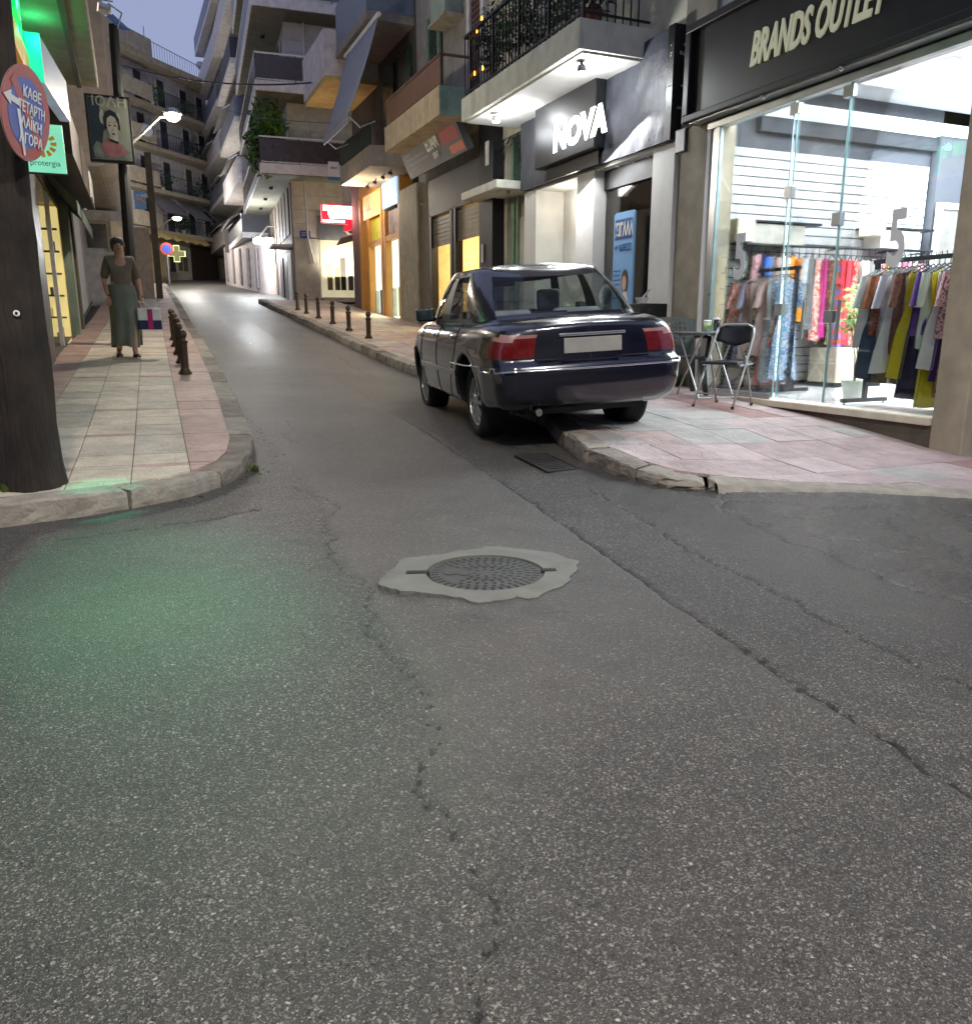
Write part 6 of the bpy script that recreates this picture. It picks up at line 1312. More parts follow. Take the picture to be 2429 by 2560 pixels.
cm = thing('spotlight', 'dark cylinder spotlight with a pale pink lens at the top of the street pole', 'lamp', at(258, 23, Y=14.9)); MB().lathe(at(277, 27, Y=14.9), [(.05, 0), (.075, .02), (.075, .16), (.06, .18)], 16, at(247, 17, Y=14.9)-at(277, 27, Y=14.9)).build('housing', STEEL, cm); MB().lathe(at(246, 17, Y=14.88), [(.06, 0), (.06, .01), (.001, .012)], 16, at(247, 17, Y=14.9)-at(277, 27, Y=14.9)).build('lens', glow('lens_pink', s(255, 216, 206), 1.4), cm)
sp_ = thing('solar_panel', 'small blue solar panel on the top of the street pole', 'panel', at(300, 60, Y=15)); MB().slab([at(268, 42, Y=14.8), at(283, 38, Y=15.1), at(326, 77, Y=15.3), at(300, 74, Y=15)], (0, .01, .02)).build('panel', mat('solar_blue', s(70, 104, 150), rough=.3), sp_)
# portrait sign
io = thing('hanging_sign', 'framed portrait sign of a woman in pink with Greek capitals, hung from the dark pole', 'sign', (0, 14.9, 4))
q0, q1, q2, q3 = at(212, 240, Y=14.9), at(318, 243, Y=14.9), at(337, 406, Y=14.9), at(232, 402, Y=14.9); e = (q1-q0); f_ = (q3-q0)
x0, x1, zt, zb = (q0.x+q3.x)/2, (q1.x+q2.x)/2, (q0.z+q1.z)/2, (q2.z+q3.z)/2; w, h = x1-x0, zt-zb
MB().box(x0-.02, x1+.02, 14.88, 14.97, zb-.02, zt+.02).build('frame', BLACK_F, io, bevel=.006)
MB().box(x0+.015, x1-.015, 14.874, 14.88, zb+.02, zt-.02).build('poster', mat('poster_grey_green', s(138, 142, 126), rough=.35, var=.12, scale=1.6), io)
def pz(u, v, o=0): return (x0+u*w, 14.872-o, zb+v*h)
def shape(name, uv, m, o): return MB().add([pz(u, v, o) for u, v in uv], [tuple(range(len(uv)))]).build(name, m, io)
def ell(u, v, a, b_, k=20): return [(u+a*math.cos(2*PI*i/k), v+b_*math.sin(2*PI*i/k)) for i in range(k)]
PD, PH, PS, PPk, PF = mat('print_teal_dark', s(34, 48, 60), rough=.4, var=.3, scale=3), mat('print_black_hair', s(30, 28, 30), rough=.4), mat('print_pale_skin', s(176, 170, 152), rough=.5), mat('print_dusty_pink', s(156, 104, 104), rough=.5, var=.3, scale=7), mat('print_sage', s(118, 130, 118), rough=.5, var=.35, scale=8)
shape('printed_shadow', [(.03, .03), (.22, .03), (.36, .5), (.30, .80), (.33, .97), (.03, .97)], PD, 0)
shape('printed_ruffle', [(.08, .04), (.95, .04), (.93, .16), (.80, .22), (.5, .2), (.16, .30), (.06, .2)], PF, .001)
shape('printed_dress', [(.24, .18), (.36, .34), (.46, .36), (.62, .30), (.80, .26), (.86, .10), (.5, .06), (.3, .1)], PPk, .0015)
shape('printed_flower', ell(.34, .68, .06, .11), mat('print_petal', s(170, 176, 164), rough=.5), .001); shape('printed_flower', ell(.72, .66, .05, .10), mat('print_petal', s(1, 1, 1)), .001)
shape('printed_hair', [(.36, .46), (.36, .66), (.42, .76), (.54, .80), (.66, .76), (.74, .66), (.75, .48), (.7, .5), (.4, .5)], PH, .002)
shape('printed_neck', [(.47, .32), (.66, .28), (.68, .42), (.48, .42)], PS, .0025); shape('printed_choker', [(.47, .31), (.67, .27), (.68, .31), (.47, .35)], PH, .003)
shape('printed_face', [(.43, .55), (.45, .66), (.54, .71), (.64, .68), (.70, .58), (.68, .46), (.62, .38), (.55, .36), (.47, .44)], PS, .003)
for u in (.50, .63): shape('printed_eye', ell(u, .555, .035, .011, 10), PH, .0035); shape('printed_brow', [(u-.045, .585), (u, .60), (u+.045, .588), (u, .608)], PH, .0035)
shape('printed_nose', [(.565, .53), (.575, .47), (.55, .465)], mat('print_skin_shade', s(128, 120, 104), rough=.5), .0035); shape('printed_mouth', ell(.575, .425, .042, .014, 12), mat('print_lips', s(70, 40, 42), rough=.4), .0035)
text('lettering', 'ΙΟΛΗ', .2*h/.96, mat('letter_pale', s(176, 174, 150), rough=.4), (x0+.11*w, 14.868, zb+.845*h), FACE['-Y'], io, ext=.001, sx=1.08)
for u in (.12, .9): MB().bar((x0+u*w, 14.92, zt), (pp.x, 14.98, zt+.03), .012).build('hanger_bar', STEEL, io)
# blue plate sign further on
bs = thing('hanging_sign', 'small blue sign with an orange band further up the left pavement', 'sign', (.25, 24, 4)); a, c_ = at(334, 477, Y=24), at(368, 523, Y=24); MB().box(a.x, c_.x, 24, 24.06, c_.z, a.z).build('panel', mat('plate_blue', s(66, 112, 168), rough=.4, var=.2), bs); zz = (a.z+c_.z)/2
MB().slab([(a.x+.03, 23.998, zz+.06), (a.x+.17, 23.998, zz+.05), (c_.x-.03, 23.998, zz-.04), (c_.x-.03, 23.998, zz-.09), (a.x+.15, 23.998, zz+.0), (a.x+.03, 23.998, zz+.02)], (0, -.002, 0)).build('printed_band', mat('band_orange', s(190, 120, 70), rough=.5), bs)
text('lettering', 'ο γαι', .12, PWHITE, (a.x+.06, 23.996, a.z-.14), FACE['-Y'], bs, ext=.001, sx=.9)
bw_ = thing('wall', 'pale boundary wall with a post behind the small blue sign', 'wall', (.5, 30, 2)); MB().box(.15, .75, 29.8, 30.1, 1.6, 4.3).build('panel', mat('wall_peach', s(172, 156, 140), rough=.85, stain=.3), bw_); MB().box(.80, 1.0, 29.7, 29.9, 1.6, 6.6).build('post', STONE, bw_)
# ------------------------------------------------------------------ bollards
BOL = mat('bollard_bronze', s(70, 56, 44), rough=.45, metal=.4, var=.2, bump=.03)
bp = thing('bollard', 'x', 'bollard', (0, 0, 0))
MB(local=True).lathe((0, 0, 0), [(.075, 0), (.075, .025), (.062, .03), (.06, .05)], 16).build('base', BOL, bp)
MB(local=True).lathe((0, 0, .05), [(.052, 0), (.045, .02), (.047, .30), (.058, .31), (.058, .33), (.04, .335), (.034, .36)], 16).build('shaft', BOL, bp, smooth=False)
MB(local=True).lathe((0, 0, .40), [(.020, 0), (.035, .012), (.05, .035), (.054, .058), (.045, .085), (.022, .104), (.001, .108)], 16).build('ball_top', BOL, bp, smooth=True)
right_b = [(922, 849), (873, 828), (832, 811), (797, 798), (767, 790), (745, 781)]; left_b = [(464, 935), (456, 880), (450, 838), (446, 806), (443, 782)]
RW = ['nearest bronze ball-topped bollard on the right pavement, just beyond the car', 'second ball-topped bollard on the right pavement', 'third ball-topped bollard on the right pavement', 'fourth ball-topped bollard, before the orange shop wall', 'fifth ball-topped bollard, before the corner shop window', 'farthest small bollard of the right-hand row']
LW = ['nearest ball-topped bollard on the left pavement, seen whole', 'second bollard on the left, its ball just behind the nearest one', 'third bollard in the left row', 'fourth bollard in the left row', 'farthest bollard of the left row']
def place_b(p, lab, grp, first=False, s_=1):
    o = bp if first else copy_tree(bp); o.location = p; o['label'] = lab; o['group'] = grp; o.rotation_euler = (random.uniform(-.02, .02), random.uniform(-.02, .02), random.random()); o.scale = (s_, s_, s_)
for i, (q, lab) in enumerate(zip(right_b, RW)):
    p = at(*q, X=4.15); p.z = zpavR(p.x, p.y); place_b(p, lab, 'bollards on the right pavement', i == 0)
pl0 = on_ground(*left_b[0], zpavL)
for i, lab in enumerate(LW):
    y = pl0.y+i*1.2; x = pl0.x+.02*i*1.2; place_b(Vector((x, y, zpavL(x, y))), lab, 'bollards on the left pavement', False, 1.1)
# ------------------------------------------------------------------ the person walking on the left pavement
def skin(name, m, parent, chain, root=0, sub=2):
    vs, es, rs = chain; me = bpy.data.meshes.new(name); me.from_pydata(vs, es, []); o = link(name, me, parent, m)
    md = o.modifiers.new('skin', 'SKIN'); md.use_smooth_shade = True; sv = me.skin_vertices[0].data
    for i, r in enumerate(rs): sv[i].radius = r if isinstance(r, tuple) else (r, r)
    sv[root].use_root = True; q = o.modifiers.new('sub', 'SUBSURF'); q.levels = sub; q.render_levels = sub; return o
pf = on_ground(322, 893, zpavL); ph = thing('person', 'person walking towards us on the left pavement in a taupe top and long skirt', 'person', pf, math.radians(8))
SKN = mat('skin', s(190, 146, 120), rough=.55, var=.08, bump=.02); TOP = mat('top_taupe', s(118, 106, 90), rough=.9, bump=.08); TRO = mat('trousers_grey_green', s(112, 118, 104), rough=.9, bump=.08); HAIR = mat('hair_brown', s(62, 50, 40), rough=.7, bump=.1)
# local: x right of picture, -y towards the camera
J = {'pel': (0, 0, .92), 'ab': (0, -.01, 1.10), 'ch': (0, -.0, 1.28), 'nk': (0, -.01, 1.43), 'hd': (0, -.03, 1.52), 'hd2': (0, -.02, 1.62),
     'sl': (-.16, 0, 1.38), 'el': (-.22, .05, 1.10), 'wl': (-.20, -.06, .87), 'sr': (.16, 0, 1.38), 'er': (.23, .02, 1.10), 'wr': (.24, -.07, .86),
     'hl': (-.09, 0, .88), 'kl': (-.10, -.04, .49), 'al': (-.10, .14, .09), 'tl': (-.11, .03, .035), 'hr': (.09, 0, .88), 'kr': (.08, -.14, .48), 'ar': (.08, -.16, .075), 'tr': (.09, -.30, .03)}
K = list(J); ix = {k: i for i, k in enumerate(K)}
E_ = [('pel', 'ab'), ('ab', 'ch'), ('ch', 'nk'), ('nk', 'hd'), ('hd', 'hd2'), ('ch', 'sl'), ('sl', 'el'), ('el', 'wl'), ('ch', 'sr'), ('sr', 'er'), ('er', 'wr'), ('pel', 'hl'), ('hl', 'kl'), ('kl', 'al'), ('al', 'tl'), ('pel', 'hr'), ('hr', 'kr'), ('kr', 'ar'), ('ar', 'tr')]
Rr = {'pel': (.15, .11), 'ab': (.13, .10), 'ch': (.15, .11), 'nk': .055, 'hd': (.075, .085), 'hd2': (.07, .08), 'sl': .055, 'el': .042, 'wl': .03, 'sr': .055, 'er': .042, 'wr': .03, 'hl': .09, 'kl': .06, 'al': .04, 'tl': .03, 'hr': .09, 'kr': .06, 'ar': .04, 'tr': .03}
body = skin('body', SKN, ph, ([J[k] for k in K], [(ix[a], ix[b]) for a, b in E_], [Rr[k] for k in K]))
def sub_chain(keys, edges, rad, name, m, grow=.012):
    ii = {k: i for i, k in enumerate(keys)}
    def g(r): return tuple(x+grow for x in r) if isinstance(r, tuple) else (r+grow, r+grow)
    return skin(name, m, ph, ([J[k] for k in keys], [(ii[a], ii[b]) for a, b in edges], [g(rad.get(k, Rr[k])) for k in keys]))
J['pel2'] = (0, 0, .80); Rr['pel2'] = (.165, .125)
sub_chain(['pel2', 'pel', 'ab', 'ch', 'nk0', 'sl', 'el', 'sr', 'er', 'wl2', 'wr2'] if False else ['pel2', 'pel', 'ab', 'ch', 'sl', 'el', 'sr', 'er'], [('pel2', 'pel'), ('pel', 'ab'), ('ab', 'ch'), ('ch', 'sl'), ('sl', 'el'), ('ch', 'sr'), ('sr', 'er')], {}, 'top', TOP, .016)
P = []
for j in range(14):
    t = j/13; z = 1.03-t*.87; rx = .178+.012*t+.03*math.sin(PI*t)*(1-t); ry = .142+.07*t+.03*math.sin(PI*t)
    P.append([(rx*math.cos(a)+.02*t*math.sin(a*6)+.02*t*math.sin(t*4), -.02*t+ry*math.sin(a)+.03*t*math.sin(a*7+1+t), z+.02*t*math.sin(a*2)) for a in [2*PI*k/28 for k in range(29)]])
MB(local=True).grid(P).build('skirt', TRO, ph, smooth=True)
MB(local=True).lathe((0, -.0, 1.575), [(.001, .12), (.05, .113), (.085, .08), (.098, .03), (.096, -.03), (.075, -.075), (.04, -.10)], 18).build('hair', HAIR, ph, smooth=True).location = (0, .022, 0)
hd = Vector((0, -.03, 1.56))
for sx in (-.03, .03): MB(local=True).lathe(hd+Vector((sx, -.083, .015)), [(.001, -.004), (.011, 0), (.001, .004)], 8, (0, -1, 0)).build('eye', BLACK_F, ph)
MB(local=True).add([hd+Vector(v) for v in ((0, -.084, .02), (-.014, -.084, -.018), (.014, -.084, -.018), (0, -.108, -.016))], [(0, 1, 3), (0, 3, 2), (1, 2, 3)]).build('nose', SKN, ph); MB(local=True).box(-.022, .022, -.118, -.108, 1.518, 1.526).build('mouth', mat('lips', s(140, 80, 74), rough=.5), ph)
def hand(wr, sgn):
    w = Vector(wr); vs = [w, w+Vector((0, -.015, -.05)), w+Vector((0, -.022, -.085))]; es = [(0, 1), (1, 2)]; rs = [(.026, .02), (.034, .016), (.034, .014)]
    for k in range(4):
        b0 = len(vs); fx = (k-1.5)*.017; L = (.055, .066, .062, .048)[k]; vs += [w+Vector((fx, -.026, -.09)), w+Vector((fx*1.1, -.034, -.09-L*.55)), w+Vector((fx*1.1, -.022, -.09-L))]; es += [(2, b0), (b0, b0+1), (b0+1, b0+2)]; rs += [(.009, .009), (.0085, .0085), (.007, .007)]
    b0 = len(vs); vs += [w+Vector((-sgn*.036, -.03, -.05)), w+Vector((-sgn*.042, -.04, -.085))]; es += [(1, b0), (b0, b0+1)]; rs += [(.011, .011), (.008, .008)]
    skin('hand', SKN, ph, ([tuple(v) for v in vs], es, rs), sub=1)
hand(J['wl'], -1); hand(J['wr'], 1)
SHOE = mat('shoe_black', s(22, 22, 24), rough=.5)
for k, y0 in (('al', -.02), ('ar', -.06)):
    a = Vector(J[k]); t = Vector(J['t'+k[1]]); b = MB(local=True); P = []
    for j in range(9):
        u = j/8; c = Vector((a.x, a.y+.06, .0)).lerp(Vector((t.x, t.y-.05, 0)), u); hw = .036+.012*math.sin(PI*u); hh = .09-.05*u; hw *= (1 if 0 < j < 8 else .55)
        P.append([(c.x+hw*math.cos(q), c.y, max(.004, (a.z-.075)*(1-u)+.004)+hh*max(0, math.sin(q)) if True else 0) for q in np.linspace(0, PI, 9)]+[(c.x-hw, c.y, max(.004, (a.z-.075)*(1-u)))])
    b.grid(P).build('shoe', SHOE, ph, smooth=True)
bgp = thing('shopping_bag', 'white, magenta and navy shopping bag carried by the walking person', 'bag', pf+Vector((.32, -.12, .40)), math.radians(8))
L = lambda: MB(local=True); L().box(-.15, .17, -.05, .05, 0, .13).build('navy_band', mat('bag_navy', s(34, 46, 84), rough=.7), bgp, bevel=.01); L().box(-.15, .17, -.048, .048, .13, .30).build('white_band', WHITE_P, bgp, bevel=.01); L().box(-.02, .05, -.054, .054, .01, .29).build('magenta_band', mat('bag_magenta', s(188, 40, 110), rough=.7), bgp)
L().tube([(-.08, 0, .30), (-.10, 0, .38), (-.12, .0, .40)], .007, 6).tube([(.08, 0, .30), (-.05, 0, .39), (-.12, 0, .40)], .007, 6).build('handle', WHITE_P, bgp)
# ================================================================== FAR BUILDINGS
def frame(ox, oy, heading):
    h = math.radians(heading); return Matrix(((math.sin(h), -math.cos(h), 0, ox), (math.cos(h), math.sin(h), 0, oy), (0, 0, 1, 0), (0, 0, 0, 1)))
CREAMB = mat('far_cream', s(170, 162, 148), rough=.9, bump=.03, stain=.3); LILAC = mat('far_lilac_wall', s(206, 204, 208), rough=.9, bump=.03, stain=.25); TANP = mat('far_parapet', s(178, 166, 146), rough=.9, stain=.35)
DOORD = mat('far_door', s(58, 60, 66), rough=.4, bump=0); RAILD = mat('far_rail', s(70, 76, 88), rough=.6, bump=0); AWNF = mat('far_awning', s(134, 130, 132), rough=.9); SHAD = mat('far_shutter', s(98, 86, 74), rough=.7)
def brail(p, xf, x0, x1, y, z0, z1, m, step=.16):
    b = MB(xf).box(x0, x1, y-.015, y+.015, z1-.03, z1); k = int(abs(x1-x0)/step)
    for i in range(k+1): b.box(x0+(x1-x0)*i/k-.009, x0+(x1-x0)*i/k+.009, y-.009, y+.009, z0, z1)
    return b.build('railing', m, p)
# the cream corner block that closes the street: x runs along its front, y goes in
F1 = frame(.57, 50, 37.8)
fb = thing('apartment_building', 'cream apartment block with long curved balconies closing the end of the street', 'building', (.57, 50, 3.6))
MB(F1).box(-16, 7.7, 0, 10, 3.0, 15.1).build('wall', LILAC, fb); MB(F1).box(-16, 2.2, .0+.01-.06, .0, 3.0, 6.3).box(2.2, 7.7, -.06, 0, 5.6, 6.3).build('ground_front', mat('ground_cream', s(186, 164, 126), rough=.85, stain=.25), fb)
levels = [6.42, 8.60, 10.78, 12.92]
def curved_slab(x0, x1, d, z0, z1, m, name, wob=.25):
    n = 30; o = [(x, -d*(1-.35*max(0, (x-(x1-3))/3)**2)*(1-.25*max(0, ((x0+3)-x)/3)**2)-wob*math.sin((x-x0)*.33)) for x in np.linspace(x0, x1, n)]
    b = MB(F1); b.slab([(x, y, z0) for x, y in o]+[(x1, -.02, z0), (x0, -.02, z0)], (0, 0, z1-z0)); q = b.build(name, m, fb); fixn(q); return o
for i, z in enumerate(levels):
    curved_slab(-15, 7.9, 1.05, z-.22, z, TANP, 'balcony_slab')
    for x0, x1, solid in ((-15, -3.5, True), (-3.3, .9, True), (1.0, 4.2, False), (4.3, 6.6, False), (6.7, 7.9, True)):
        y = -1.02+.0-.12*(x0 < 0)
        if solid: MB(F1).box(x0, x1, y-.05, y+.05, z, z+.78).build('parapet', TANP, fb, bevel=.03)
        else:
            brail(fb, F1, x0, x1, y, z, z+.8, RAILD)
    for x in (-6, -2.6, .9, 2.9, 5.0, 6.6):
        w = .62; d = MB(F1).box(x, x+w, -.03, .02, z+.02, z+1.72).build('door', DOORD if (x*7+i) % 3 else SHAD, fb); MB(F1).box(x-.06, x, -.05, .0, z, z+1.8).box(x+w, x+w+.06, -.05, .0, z, z+1.8).build('frame', LILAC, d)
    MB(F1).box(6.75, 7.65, -.55, -.05, z+.0, z+.6).build('planter', TANP, fb)
curved_slab(-15, 7.9, 1.15, 14.95, 15.25, TANP, 'roof_slab'); MB(F1).box(-16, 1.4, -1.0, -.85, 15.25, 16.1).build('roof_parapet', CREAMB, fb, bevel=.05)
brail(fb, F1, 1.5, 7.6, -.9, 15.25, 16.05, mat('roof_rail', s(140, 150, 176), rough=.6), .22); MB(F1).box(7.55, 7.65, -1, -.8, 14.9, 16.1).build('chimney_stub', SHAD, fb)
for x in (-1.6, 3.6): MB(F1).tube([(x, 1, 15.2), (x, 1, 17.6)], .02, 5).build('antenna', RAILD, fb)
for x, y, z, r, lab in ((6.6, -.6, 16.3, .32, 'small pale satellite dish on the roof rail of the cream block'), (-.1, -1.3, 11.3, .42, 'white satellite dish on a balcony of the cream block')):
    t = thing('satellite_dish', lab, 'satellite dish', F1 @ Vector((x, y, z))); c = F1 @ Vector((x, y, z)); MB().lathe(c, [(.02, .10), (r*.7, .04), (r, -.03), (r*.68, .03), (.02, .085)], 18, (.3, -1, .45)).build('dish', LILAC, t, smooth=True); MB().tube([c, c+Vector((0, .3, -.5))], .02, 5).build('mast', RAILD, t)
gi = 0
for x, i, w in ((1.3, 3, 1.1), (4.4, 3, .8), (4.5, 2, 1.0), (7.3, 2, .7), (1.6, 1, 1.2), (5.2, 1, 1.3), (6.2, 0, .8), (3.2, 0, .9)):
    c = F1 @ Vector((x, -.8, levels[i])); lab = ['trailing plants on the top left railing of the cream block', 'plants on the top right railing of the cream block', 'plants on the third floor railing of the cream block', 'plants at the rounded right end of the cream block', 'plants on the second floor left of the cream block', 'tall dark plant mass on the second floor of the cream block', 'plants low at the right end of the cream block', 'plants on the first floor railing of the cream block'][gi]; gi += 1
    plant('balcony_plant', lab, tuple(c), .12, w*.5, .5, 150, .2, LEAF[2 if i != 3 else 0], (1.2, .7, .9), group='plants on the cream block')
for k, (x0, x1) in enumerate(((.6, 2.6), (3.3, 5.1), (5.6, 7.4))):
    t = thing('awning', ['left grey awning let down on the cream block first floor', 'middle grey awning let down on the cream block first floor', 'right grey awning let down on the cream block first floor'][k], 'awning', F1 @ Vector((x0, -1, 8))); MB(F1).slab([(x0, -.35, 8.35), (x1, -.35, 8.35), (x1+.15, -1.55, 7.25), (x0+.15, -1.55, 7.25)], (0, 0, .03)).build('canvas', AWNF, t); MB(F1).bar((x0+.15, -1.55, 7.25), (x1+.15, -1.55, 7.25), .05).build('front_bar', RAILD, t)
ya = thing('awning', 'pale yellow shop awning under a lamp at the foot of the cream block', 'awning', F1 @ Vector((2, -1, 6))); MB(F1).grid([[(x, -1.0-.45*v+.04*math.sin(x*5)*v, 6.25-.38*v+.05*math.sin(x*7)*v) for v in (0, .5, 1)] for x in np.linspace(-.6, 5.0, 24)]).build('canvas', mat('awning_yellow', s(206, 180, 116), rough=.85), ya)
for x0, x1, z0, z1, m in ((2.7, 3.2, 4.3, 5.6, DOORD), (3.5, 3.9, 4.4, 5.5, SHAD), (4.0, 4.4, 4.4, 5.5, SHAD), (4.8, 7.6, 3.6, 6.0, mat('shop_dark', s(58, 46, 42), rough=.6))): MB(F1).box(x0, x1, -.09, -.065, z0, z1).build('shop_opening', m, fb)
MB(F1).box(2.25, 4.7, -.07, -.02, 3.4, 6.1).build('pharmacy_front', mat('pharmacy_grey', s(176, 170, 156), rough=.8), fb)
# pharmacy cross
cr = thing('pharmacy_cross', 'olive green pharmacy cross outlined in pale light at the end of the street', 'sign', (2, 47, 5)); cc = at(442, 634, Y=47); a, r = .13, .38
pts = [(-a, r), (a, r), (a, a), (r, a), (r, -a), (a, -a), (a, -r), (-a, -r), (-a, -a), (-r, -a), (-r, a), (-a, a)]
MB().slab([(cc.x+u*1.18, cc.y, cc.z+v*1.12) for u, v in pts], (0, .08, 0)).build('lit_outline', glow('cross_outline', s(220, 236, 150), 1.0), cr); MB().slab([(cc.x+u, cc.y-.01, cc.z+v) for u, v in pts], (0, .012, 0)).build('cross_face', mat('cross_olive', s(120, 116, 48), rough=.5), cr); MB().box(cc.x-.03, cc.x+.03, cc.y+.06, cc.y+6, cc.z+.3, cc.z+.36).build('arm', RAILD, cr)
rs_ = thing('traffic_sign', 'small round red and blue traffic sign near the pharmacy cross', 'sign', (1, 44, 4)); c = at(417, 622, Y=44); MB().lathe(c, [(.30, 0), (.30, .02), (.001, .02)], 20, (0, -1, 0)).build('red_ring', SRD, rs_); MB().lathe(c+Vector((0, -.025, 0)), [(.2, 0), (.2, .004), (.001, .004)], 20, (0, -1, 0)).build('blue_field', SBL, rs_); MB().tube([(c.x, c.y+.03, float(zroad(c.x, 44))+.1), (c.x, c.y+.03, c.z+.3)], .03, 6).build('post', STEEL, rs_)
# lamp on the cream block
l2 = thing('street_lamp', 'small warm street lamp on a thin arm above the yellow awning', 'lamp', (2, 44, 6)); c = at(443, 545, Y=44); MB().lathe(c, [(.12, .05), (.22, 0), (.14, -.10), (.001, -.12)], 14).build('bulb', glow('sodium2', (1, .84, .55, 1), 22), l2); MB().tube([c+Vector((0, 0, .05)), at(420, 552, Y=45), at(392, 578, Y=47)], .03, 6).build('arm', STEEL, l2)
lamp('far_lamp_light', 'POINT', c-Vector((0, 1.6, .2)), 480, (1, .94, .86), .15)
# dark hanging sign and the white-lit lane wall
hs = thing('hanging_sign', 'large dark grey hanging sign with a pale scribble at the end of the street', 'sign', (4, 46, 5)); a, c = at(560, 572, Y=44), at(598, 632, Y=44); MB().box(a.x, c.x, 44, 44.12, c.z, a.z).build('panel', mat('sign_dark_grey', s(78, 72, 72), rough=.6, stain=.3), hs); text('lettering', 'Ch', .5, PWHITE, (a.x+.2, 43.99, c.z+.4), FACE['-Y'], hs, ext=.002, shear=.3, sx=.8)
ww = thing('boundary_wall', 'white rendered wall lit by a bright lamp where the street bends', 'wall', (5, 42, 3)); a0, a1 = at(568, 745, Y=46), at(672, 752, Y=34)
MB().slab([(a0.x, 46, 3.2), (a1.x+.05, 34, 2.3), (a1.x+.05, 34, 4.6), (a0.x, 46, 5.2)], (.3, .03, 0)).build('panel', mat('lane_white', s(206, 196, 192), rough=.8, stain=.25), ww); 
for k in range(5): yy = 36+k*2.2; xx = a1.x+(a0.x-a1.x)*(yy-34)/12; MB().box(xx-.05, xx+.0, yy, yy+.5, 2.6+.08*(yy-34), 4.2+.08*(yy-34)).build('shutter_panel', mat('panel_grey_lilac', s(150, 142, 146), rough=.7), ww)
BL = at(646, 601, Y=33.5); bl = thing('street_lamp', 'glaring white lamp on the right side where the street bends', 'lamp', BL); MB().lathe(BL, [(.10, .09), (.21, .02), (.2, -.06), (.10, -.14), (.001, -.15)], 16).build('bulb', glow('lamp_cold', (.93, .97, 1, 1), 70), bl, smooth=True); MB().tube([BL+Vector((0, 0, .1)), BL+Vector((.4, .1, .55)), BL+Vector((.9, .2, .55))], .03, 6).build('arm', STEEL, bl)
lamp('bend_lamp_light', 'POINT', BL-Vector((.45, .3, .25)), 330, (.94, .97, 1), .22)
# ------------------------------------------------------------------ right-hand corner block beyond the side street: x goes right (in), y runs up the street
F2 = Matrix.Translation((5.1, 28.0, 0)) @ Matrix.Rotation(math.radians(-4), 4, 'Z')
cb = thing('apartment_building', 'corner apartment block with stacked white balconies and a shop window beyond the side street', 'building', (5.1, 28, 2))
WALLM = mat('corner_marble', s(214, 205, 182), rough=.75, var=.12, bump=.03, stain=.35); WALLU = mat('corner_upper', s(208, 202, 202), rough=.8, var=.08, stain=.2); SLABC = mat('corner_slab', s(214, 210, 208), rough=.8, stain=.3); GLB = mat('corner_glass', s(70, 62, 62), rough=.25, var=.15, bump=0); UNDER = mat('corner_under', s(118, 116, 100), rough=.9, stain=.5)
MB(F2).box(.02, 8, .02, 9, 1.2, 16).build('core', WALLU, cb)
Z0 = [5.78, 8.12, 10.42, 12.7, 15.0]
for i, z in enumerate(Z0):
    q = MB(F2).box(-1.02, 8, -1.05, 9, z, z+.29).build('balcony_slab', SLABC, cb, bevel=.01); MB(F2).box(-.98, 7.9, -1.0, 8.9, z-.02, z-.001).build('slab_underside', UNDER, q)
    for yy in (1.5, 4, 6.5): MB(F2).lathe((-.5, yy, z-.02), [(.07, 0), (.06, -.08)], 10).build('ceiling_lamp', BLACK_F, q)
    g = MB(F2).box(-1.0, -.97, -1.0, 8.8, z+.38, z+1.0).box(-.97, 3.1, -1.0, -.97, z+.38, z+1.0).build('balustrade_panel', GLB if i < 2 else mat('panel_bluegrey', s(112, 116, 130), rough=.4), cb); MB(F2).tube([(-.98, 8.8, z+1.06), (-.98, -.98, z+1.06), (3.1, -.98, z+1.06)], .03, 6).tube([(-.98, 8.8, z+.34), (-.98, -.98, z+.34), (3.1, -.98, z+.34)], .02, 6).build('handrail', WHITE_W, cb)
    for x in (-.98, .2, 1.4, 2.6): MB(F2).box(x-.015, x+.015, -.995, -.965, z+.29, z+1.05).build('post', RAILD, cb)
    wm = WALLM if i == 0 else WALLU
    for k in range(4): MB(F2).box(.0, 2.1, -.03, .02, z+.29+k*.5+.004, z+.29+(k+1)*.5-.004).build('wall_panel', wm, cb)
    MB(F2).box(2.2, 3.4, -.02, .02, z+.4, z+2.0).build('window', DOORD, cb)
    for yy in (1.0, 3.2, 5.4, 7.4):
        w_ = MB(F2).box(-.03, .02, yy, yy+1.1, z+.32, z+2.0).build('window', DOORD if i % 2 else SHAD, cb); MB(F2).box(-.06, .0, yy-.07, yy, z+.3, z+2.05).box(-.06, 0, yy+1.1, yy+1.17, z+.3, z+2.05).build('frame', WALLU, w_)
for k in range(4): MB(F2).box(.0, 1.65, -.05, .02, 4.0+k*.44+.004, 4.0+(k+1)*.44-.004).build('wall_panel', WALLM, cb)
MB(F2).box(0, .78, -.08, .02, 1.7, 3.98).build('pilaster', mat('pilaster_cream', s(188, 182, 162), rough=.7), cb); MB(F2).box(-.04, .02, 0, 9, 1.5, 5.7).build('left_front', mat('left_front', s(128, 116, 110), rough=.8, stain=.3), cb)
for yy in (.5, 1.6, 2.7, 3.8, 5.2, 6.6): MB(F2).box(-.08, -.03, yy, yy+.8, 4.15, 5.6).build('window', SHAD, cb)
for yy, m in ((.3, WHITE_W), (1.5, mat('roller_purple', s(52, 46, 58), rough=.5)), (3.2, mat('roller_purple2', s(60, 54, 64), rough=.5)), (5.5, SHAD)): MB(F2).box(-.09, -.03, yy, yy+1.1, 1.8, 3.6).build('shopfront', m, cb)
MB(F2).box(-.7, .1, .1, 1.3, 3.72, 3.8).build('small_canopy', SLABC, cb)
